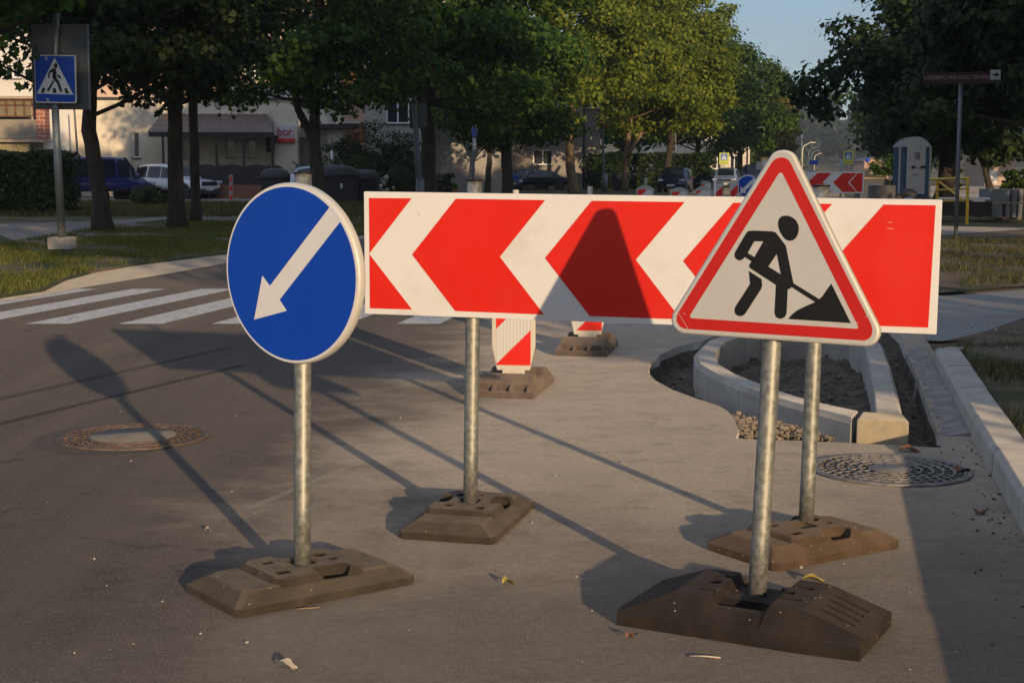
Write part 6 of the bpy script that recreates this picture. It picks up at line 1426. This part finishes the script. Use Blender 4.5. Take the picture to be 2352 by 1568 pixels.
xL, xRr = at(2122, 180, 30.4), at(2276, 178, 30.4); MARO = M('maroon board', (.045, .010, .014), .5, var=.05); F7 = frame((xL + xRr) / 2, 0, 0, -R(.9)); hw = (xRr - xL).length / 2
MB().prism([F7 @ Vector((x, 0, z)) for x, z in rrect(2 * hw, .235, .01, 2)], (0, .04, 0)).build('board', MARO, t)
text('lettering', 'LAIDOJIMO PASLAUGŲ CENTRAS', .112, M('dull white lettering', (.30, .27, .27), .6), t, F7 @ Matrix.Translation((-.005, -.004, .005)), .002, sx=.80)
q = at(2287, 172, 30.35); F8 = frame(q, 0, 0, -R(.9)); MB().prism([F8 @ Vector((x, 0, z)) for x, z in rrect(.20, .195, .005, 2)], (0, .03, 0)).build('arrow_plate', M('dull white plate', (.42, .42, .42), .5), t)
sheet('arrow', F8, [(-.07, -.014), (0, -.014), (0, -.05), (.075, 0), (0, .05), (0, .014), (-.07, .014)], .003, BLACK, t); MB().prism([F8 @ Vector((x, .002, z - .0)) for x, z in ((-.1, -.10), (.1, -.10), (.1, -.16), (-.1, -.16))], (0, .02, 0)).build('lower_plate', DARKM, t)
YG = M('fluorescent yellow-green film', (.42, .52, .02), .45, var=.03)
def farcross(label, u, vt, vb, w, Y, vbase):
    b0, pth = trunk_path([(u, vbase), (u, vt - 6)], Y); t = thing('crossing_sign', label, 'road sign', (b0.x, b0.y, 0)); MB().tube([b0 + Vector((0, .06, 0)), b0 + pth[-1] + Vector((0, .06, 0))], .035, 10).build('pole', zinc, t)
    ca = at(u - w / 2, vt, Y); cb__ = at(u + w / 2, vb, Y); F = frame((ca + cb__) / 2, 0); W2, H2 = (cb__.x - ca.x) / 2, (ca.z - cb__.z) / 2
    MB().prism([F @ Vector((x, 0, z)) for x, z in rrect(2 * W2, 2 * H2, .04, 3)], (0, .03, 0)).build('sign_plate', YG, t)
    s = W2 * .72; zc = H2 * .26; sheet('blue_field', F, [(-s, zc - s), (s, zc - s), (s, zc + s), (-s, zc + s)], .006, M('bright blue film', (.02, .10, .42), .45), t); sheet('white_triangle', F, [(-s * .78, zc - s * .72), (s * .78, zc - s * .72), (0, zc + s * .8)], .010, WHITE, t)
    k = s; b = MB()
    for pg in ([(-.08, .35), (.1, .35), (.1, -.1), (.32, -.6), (.2, -.62), (0, -.2), (-.22, -.62), (-.36, -.6), (-.1, -.1)], [(-.06, .42), (.08, .42), (.08, .58), (-.06, .58)]): b.prism([F @ Vector((x * k, -.014, zc + z * k)) for x, z in pg], (0, .002, 0))
    b.build('walking_figure', BLACK, t); sheet('dark_lettering_strip', F, [(-W2 * .7, -H2 * .82), (W2 * .7, -H2 * .82), (W2 * .7, -H2 * .66), (-W2 * .7, -H2 * .66)], .006, M('olive lettering', (.22, .27, .02), .5), t)
farcross('distant yellow and blue crossing sign above the queue of cars', 1663, 351, 378, 21, 112, 432)
farcross('distant yellow and blue crossing sign right of the warning triangle', 1948.5, 347.5, 376, 21.5, 108, 440)
# lamps along the far street
LMP = M('pale lamp column', (.55, .52, .38), .5, .3)
for i, (u_, vt_, Y_, arm, lb) in enumerate(((1843, 333, 150, 18, 'nearest and tallest of the pale street lamps at the street end'), (1858, 343, 185, 15, 'middle one of the pale street lamps at the street end'), (1864.5, 349, 215, 13, 'third pale street lamp at the street end'), (1871, 356, 260, 10, 'farthest pale street lamp at the street end'))):
    top_ = at(u_, vt_, Y_); b0 = Vector((top_.x, Y_, 0)); t = thing('street_lamp', lb, 'street lamp', b0, 0, 'pale lamps along the far street'); MB().tube([b0, b0 + Vector((0, 0, top_.z - .5)), top_ + Vector((.15, 0, -.1)), top_ + Vector((.5, 0, .08)), top_ + Vector((arm / 3400 * Y_, 0, .25))], [.13, .10, .07, .06, .05], 10).build('column', LMP, t)
    MB().box(top_ + Vector((arm / 3400 * Y_ + .2, 0, .24)), (.6, .2, .10)).build('lamp_head', LMP, t, bevel=.03)
q = at(1839, 314, 140); b0 = Vector((q.x + .12, 140, 0)); t = thing('camera_pole', 'tall slim pale pole with a white head beside the nearest far lamp', 'pole', b0); MB().tube([b0, Vector((b0.x, 140, q.z))], [.09, .06], 10).build('pole', LMP, t); MB().box((b0.x, 139.9, q.z), (.22, .2, .35)).build('head', FRAMEW, t, bevel=.04)
q = at(1742, 293.5, 144); t = thing('street_lamp', 'pale lamp head poking out of the dark trees above the queue', 'street lamp', (q.x - .55, 144.8, 0)); MB().tube([(q.x - .9, 144.8, 0), (q.x - .9, 144.8, q.z - .7), (q.x - .3, 144, q.z - .05)], [.1, .07, .05], 10).build('column', DARKM, t); MB().box(q + Vector((.22, 0, .03)), (.62, .25, .10), ax=Matrix.Rotation(-.12, 3, 'Y')).build('lamp_head', M('pale lamp head', (.6, .6, .5), .4), t, bevel=.03)
q = at(1866, 398, 170); t = thing('road_sign', 'small blue direction signs below the far street lamps', 'road sign', (q.x, 170, 0)); MB().tube([(q.x, 170.1, 0), (q.x, 170.1, 3.2)], .05, 8).build('pole', GREYP, t); MB().box((q.x + .1, 170, 2.4), (1.0, .04, .5)).build('sign_plate', BLUE, t); MB().box((q.x - .05, 170, 1.2), (.8, .04, .5)).build('sign_plate', BLUE, t)
q = at(1875, 394, 60); t = thing('traffic_sign', 'tiny red-edged triangle sign peeping over the far chevron board', 'road sign', (q.x, 60, 0)); F9 = frame(Vector((q.x, 60, 1.13)), 0); sheet('white_field', F9, [(-.28, -.22), (.28, -.22), (0, .27)], .004, WHITE, t, thick=.01); sheet('red_border', F9, [(-.34, -.26), (.34, -.26), (0, .33)], .008, RED, t, holes=[[(-.22, -.19), (.22, -.19), (0, .19)]]); MB().tube([(q.x, 60.04, 0), (q.x, 60.04, 1.3)], .03, 8).build('pole', zinc, t)
q = at(1756, 372, 125); t = thing('advert_sign', 'small yellow-framed white board behind the dark blue van', 'sign', (q.x, 125, 0)); MB().tube([(q.x, 125.1, 0), (q.x, 125.1, 2)], .05, 8).build('pole', GREYP, t); MB().box((q.x, 125, 2.1), (.62, .06, .95)).build('board', M('yellow board', (.62, .40, .04), .6), t); MB().box((q.x - .02, 124.96, 2.1), (.38, .03, .6)).build('poster', FRAMEW, t)
q = at(1743, 379, 118); t = thing('road_sign', 'grey back of a small sign left of the yellow-framed board', 'road sign', (q.x, 118, 0)); MB().tube([(q.x, 118.1, 0), (q.x, 118.1, 2.1)], .04, 8).build('pole', GREYP, t); MB().box((q.x, 118, 1.85), (.42, .03, .62)).build('sign_back', M('pale grey back', (.30, .33, .36), .5), t)
q = at(2118, 391, 100); t = thing('road_sign', 'small round blue and white sign in the dark left of the portable toilet', 'road sign', (q.x, 100, 0))
q = at(2118, 391, 100); q = at(1928.6 + 305 * .21 + 0, 282 + 410 * .21, 100); q = at(1992.6, 368, 190); t.location = (q.x, 190, 0); F9 = frame(q, 0); MB().tube([(q.x, 190.05, 0), (q.x, 190.05, q.z + .3)], .035, 8).build('pole', GREYP, t); MB().lathe([(.001, 0), (.30, 0), (.30, .02), (.001, .02)], q, 28, axis=Matrix.Rotation(R(-90), 3, 'X') if False else Matrix.Rotation(R(90), 3, 'X')).build('sign_plate', BLUE, t); sheet('white_bar', F9, [(-.2, -.06), (.2, -.06), (.2, .06), (-.2, .06)], .004, WHITE, t)
q = at(1930, 375, 112); t = thing('notice_board', 'grey notice plate just left of the right-hand yellow crossing sign', 'sign', (q.x, 112, 0)); MB().tube([(q.x + .1, 112.1, 0), (q.x + .1, 112.1, 2.6)], .05, 8).build('pole', GREYP, t); MB().box((q.x + .1, 112, 1.95), (.28, .04, .85)).build('plate', M('pale grey back', (.30, .33, .36), .5), t)
# bollards by the car park
def bollard(label, u, vt, vb, Y, w, m_):
    a, b__ = at(u, vt, Y), at(u, vb, Y); t = thing('striped_bollard', label, 'bollard', (a.x, Y, .05), 0, 'striped bollards by the car park'); h = a.z - .06
    MB().prism([(a.x - w / 2, Y, .06), (a.x + w / 2, Y, .06), (a.x + w / 2, Y, h - .04), (a.x, Y, h), (a.x - w / 2, Y, h - .04)], (0, .05, 0)).build('frame', m_, t)
    k = 0; z = .12
    while z < h - .2: MB().prism([(a.x - w * .36, Y - .004, z), (a.x + w * .36, Y - .004, z + .12), (a.x + w * .36, Y - .004, z + .30), (a.x - w * .36, Y - .004, z + .18)], (0, .003, 0)).build('red_band', RED, t); z += .38
bollard('striped marker in front of the white off-roader, left of the thick trunk', 407, 408, 458, 60, .26, WHITE)
bollard('narrow grey bollard with faded red stripes under the picket fence', 530, 397, 466, 62, .16, M('grey bollard', (.28, .27, .25), .6))
bollard('thin pale bollard at the rear corner of the blue van', 230, 404, 475, 58, .10, M('grey bollard', (.28, .27, .25), .6))
q = at(1047, 432, 70); t = thing('flower_pot', 'orange terracotta pot on the ground beside the steps', 'flower pot', (q.x, 70, .05)); MB().lathe([(.10, .05), (.14, .4), (.16, .42), (.16, .47), (.12, .47), (.02, .40)], (q.x, 70, 0), 20).build('pot', M('orange terracotta', (.42, .14, .05), .8), t); MB().lathe([(.001, .42), (.1, .42), (.07, .6), (.001, .75)], (q.x, 70, 0), 8).build('plant', SHRUB, t)

# ------------------------------------------------------------------ building site at the right: toilet, railing, blocks
Yt = 61.0; q = at(2100, 450, Yt); zb_ = .20
TW = M('off white toilet plastic', (.36, .35, .32), .6, var=.05, dirt=(.25, .24, .2, .4), dscale=3); TB = M('blue toilet plastic', (.035, .085, .15), .55, var=.1)
tl = thing('portable_toilet', 'portable toilet cabin with off-white door and blue walls, in tree shade', 'portable toilet', (q.x, Yt + .6, zb_))
def tx(u): return at(u, 400, Yt).x
xa, xb = tx(2066), tx(2136); ztop = at(2100, 338, Yt).z; zbt = at(2100, 452, Yt).z
MB().box(((xa + xb) / 2, Yt + .6, (zbt + ztop) / 2), (xb - xa - .04, 1.1, ztop - zbt)).build('body', TB, tl, bevel=.02)
for x in (xa, xb): MB().box((x, Yt + .04, (zbt + ztop) / 2), (.07, .10, ztop - zbt)).build('corner_post', TW, tl, bevel=.01)
b = MB(); pts = []
for k in range(13):
    s = -1 + 2 * k / 12; pts.append(((xa + xb) / 2 + s * (xb - xa) / 2 * 1.04, ztop + .42 * (1 - abs(s) ** 2.4)))
b.prism([(x, Yt - .04, z) for x, z in pts], (0, 1.25, 0)); b.build('roof', TW, tl, bevel=.02)
da, db = tx(2081), tx(2124); dz1 = at(2100, 336, Yt - .08).z; dz0 = at(2100, 446, Yt - .08).z
dr = MB().box(((da + db) / 2, Yt - .03, (dz0 + dz1) / 2), (db - da, .06, dz1 - dz0)).build('door', TW, tl, bevel=.01)
w_ = db - da
for (fx, fz, sx_, sz_, mm_) in ((.60, .845, .04, .045, BLACK), (.36, .565, .08, .05, BLACK), (.88, .565, .12, .05, BLACK)):
    if fz < .8: MB().box((da + w_ * fx, Yt - .075, dz0 + (dz1 - dz0) * fz), (sx_ * 1.6, .03, sz_ * 2)).build('lock', mm_, tl)
for (tx_, fz, sz_) in (('TOI', .83, .20), ('TOI', .755, .20)): text('lettering', tx_, sz_, BLACK, tl, Matrix.Translation((da + w_ * .55, Yt - .064, dz0 + (dz1 - dz0) * fz)), .002, sx=.62, bold=.006)
MB().box((da + w_ * .5, Yt - .062, dz0 + (dz1 - dz0) * .40), (.26, .004, .055)).build('small_print', M('grey lettering', (.18, .18, .19), .5), tl)
MB().box(((da + db) / 2, Yt - .035, dz0 + (dz1 - dz0) * .55), (w_ * .9, .07, .02)).build('door_seam', M('seam grey', (.2, .2, .19), .6), tl)
MB().box(((xa + xb) / 2, Yt + .6, zbt - .08), (xb - xa + .05, 1.15, .14)).build('skid_base', DARKM, tl)
# yellow railing frame
YP = M('yellow painted steel', (.66, .42, .02), .5, .1, var=.12, dirt=(.3, .18, .05, .4), dscale=8)
Yy = 38.0; rl = thing('safety_railing', 'yellow steel railing frame with a diagonal brace, behind the street name pole', 'railing', (at(2188, 500, Yy).x, Yy, 0))
A1 = [at(2151, 409, 41), at(2226, 410, Yy), at(2224, 519, Yy), at(2153, 500, 41)]
def bar(p, q_, r_=.035, nm='rail'):
    p, q_ = Vector(p), Vector(q_); b = MB(); b.tube([p, q_], r_, 4, smooth=False); return b.build(nm, YP, rl)
g = lambda u_, v_: at(u_, v_, 40.7 if u_ < 2170 else 38.4)
bar(g(2136, 412), g(2226, 409)); bar(g(2153, 412), g(2152, 495), .04, 'post'); bar(g(2223, 409), g(2221, 515), .04, 'post'); bar(g(2153, 437), g(2223, 433), .03); bar(g(2158, 418), g(2214, 460), .035, 'brace'); bar(g(2150, 462), g(2222, 461), .03)
pk_ = thing('plank', 'white plank lying across behind the yellow railing', 'plank', (at(2210, 457, 42).x, 42, .5)); MB().box(at(2212, 455.5, 42), (1.5, .2, .05), rz=.05).build('board', FRAMEW, pk_); MB().box(at(2246, 461, 42), (.35, .2, .05), rz=.05).build('board', FRAMEW, pk_)
pk_ = thing('pallet', 'dark timber pallet below the white plank', 'pallet', (at(2200, 480, 43).x, 43, .0)); MB().box(at(2205, 478, 43.5), (1.5, 1.2, .42)).build('deck', M('wet timber', (.035, .03, .026), .9, var=.3), pk_, bevel=.02)
# stack of kerbstones
KS = M('grey precast concrete', (.20, .21, .215), .9, var=.08, scale=5, bmp=.2, bscale=80, bdist=.004)
base_ = at(2290, 500, 44); ord_ = 'nearest second third fourth fifth sixth seventh'.split()
for row, (u0_, zc) in enumerate(((2268, .29), (2283, .74))):
    for k in range(6):
        x = at(u0_, 480, 44).x + .30 + k * .19 * 1.05; y = 44.2 + k * .05
        t = thing('kerbstone_block', '%s kerbstone from the left, %s row of the grey stack' % (ord_[k] if k else 'broad first', ('lower', 'upper')[row]), 'kerbstone', (x, y, zc - .2), 0, 'stack of new kerbstones')
        wd = .62 if k == 0 else .125; xx = x - (.25 if k == 0 else -.06)
        MB().box((xx, y + (.0 if k == 0 else .05), zc), (wd, .9, .40)).build('block', KS, t, bevel=.012)
t = thing('timber_bearer', 'timber bearers under the kerbstone stack', 'timber', (base_.x, 44.3, .05))
for u_ in (2300, 2333): MB().box(at(u_, 501, 44.1) + Vector((0, .3, 0)), (.12, 1.2, .08)).build('bearer', M('pale timber', (.2, .15, .1), .9), t)
# blocks and sacks beyond the far chevron board
q = at(2015, 425, 52); t = thing('concrete_block', 'dark grey concrete block behind the right end of the far chevron board', 'concrete block', (q.x, 52, .3)); MB().box((at(2010, 430, 52).x, 52.5, .62), (1.0, .8, 1.1)).build('block', M('dark block', (.10, .105, .11), .9), t, bevel=.02)
t = thing('stone_slab', 'pale buff stone piece lying on the dark concrete block', 'stone', (at(2005, 415, 52).x, 52.3, 1.18)); MB().box((at(2006, 418, 51.9).x, 52.3, 1.225), (.92, .5, .09)).build('slab', M('buff stone', (.50, .38, .22), .9), t, bevel=.01); b = MB(); x = at(1997, 410, 51.9).x; b.prism([(x - .14, 52.1, 1.272), (x + .20, 52.1, 1.272), (x + .12, 52.1, 1.50), (x - .12, 52.1, 1.48)], (0, .4, 0)); b.build('offcut', M('buff stone', (.50, .38, .22), .9), t)
q = at(2025, 445, 50); t = thing('concrete_block', 'lighter grey concrete block in front of the dark one', 'concrete block', (q.x, 50, .2)); MB().box((q.x, 50, .72), (.80, .5, .5)).build('block', M('mid grey block', (.13, .13, .13), .9), t, bevel=.02); MB().box((q.x, 50, .24), (.9, .6, .46)).build('pallet', M('wet timber', (.035, .03, .026), .9, var=.3), t)
SACK = M('black plastic sacking', (.012, .013, .016), .5, var=.3, bmp=.8, bscale=12, bdist=.05)
def heap(label, u, v, Y, rx, rz_, seed, mat):
    q = at(u, v, Y); rg_ = random.Random(seed); t = thing('rubbish_sack', label, 'sack', (q.x, Y, 0)); b = MB(); rings = []
    for i in range(9):
        a = math.pi * i / 8; rings.append([(q.x + rx * math.sin(a) * math.cos(k * .524) * rg_.uniform(.85, 1.12), Y + rx * .7 * math.sin(a) * math.sin(k * .524) * rg_.uniform(.85, 1.12), q.z - rz_ * math.cos(a) * (1 + .1 * rg_.random())) for k in range(12)])
    b.loft(rings); b.build('sack', mat, t, sub=1)
heap('black sacks piled at the foot of the portable toilet', 2087, 449, 50, .33, .22, 1, SACK); heap('low black sack left of the pile before the toilet', 2062, 455, 50, .22, .14, 2, SACK); heap('white sack just above the chevron board edge before the toilet', 2088, 461, 46, .25, .10, 3, M('white sacking', (.42, .43, .46), .6, bmp=.6, bscale=20, bdist=.02))
w1 = at(1364, 405, 108); t = thing('waste_container', 'dark wheeled container right of the sunlit trunk', 'waste container', (at(1422, 410, 102).x, 102, .05), 0, 'dark waste containers by the car park'); x = at(1427, 410, 102).x - .0
x = at(1421, 410, 102).x; b = MB(); b.loft([[(x + p * k_, 102 + q_ * k_, z) for p, q_ in rrect(1.0, .9, .08, 3)] for z, k_ in ((.1, .8), (1.0, 1.0), (1.02, 1.05), (1.12, 1.05), (1.2, .8))], smooth=False); b.build('body', BIN, t)

# ------------------------------------------------------------------ air
hb = MB().box((0, 390, 21), (1100, 820, 44)).build('haze', [])
hm = bpy.data.materials.new('evening haze'); hm.use_nodes = True; t = hm.node_tree; t.nodes.clear()
pv = t.nodes.new('ShaderNodeVolumePrincipled'); pv.inputs['Density'].default_value = .00028; pv.inputs['Color'].default_value = (.80, .88, 1.0, 1); pv.inputs['Anisotropy'].default_value = .0
ho = t.nodes.new('ShaderNodeOutputMaterial'); t.links.new(pv.outputs[0], ho.inputs['Volume']); hb.data.materials.append(hm)
tag(hb, kind='stuff'); hb['label'] = 'thin bluish evening haze filling the street'
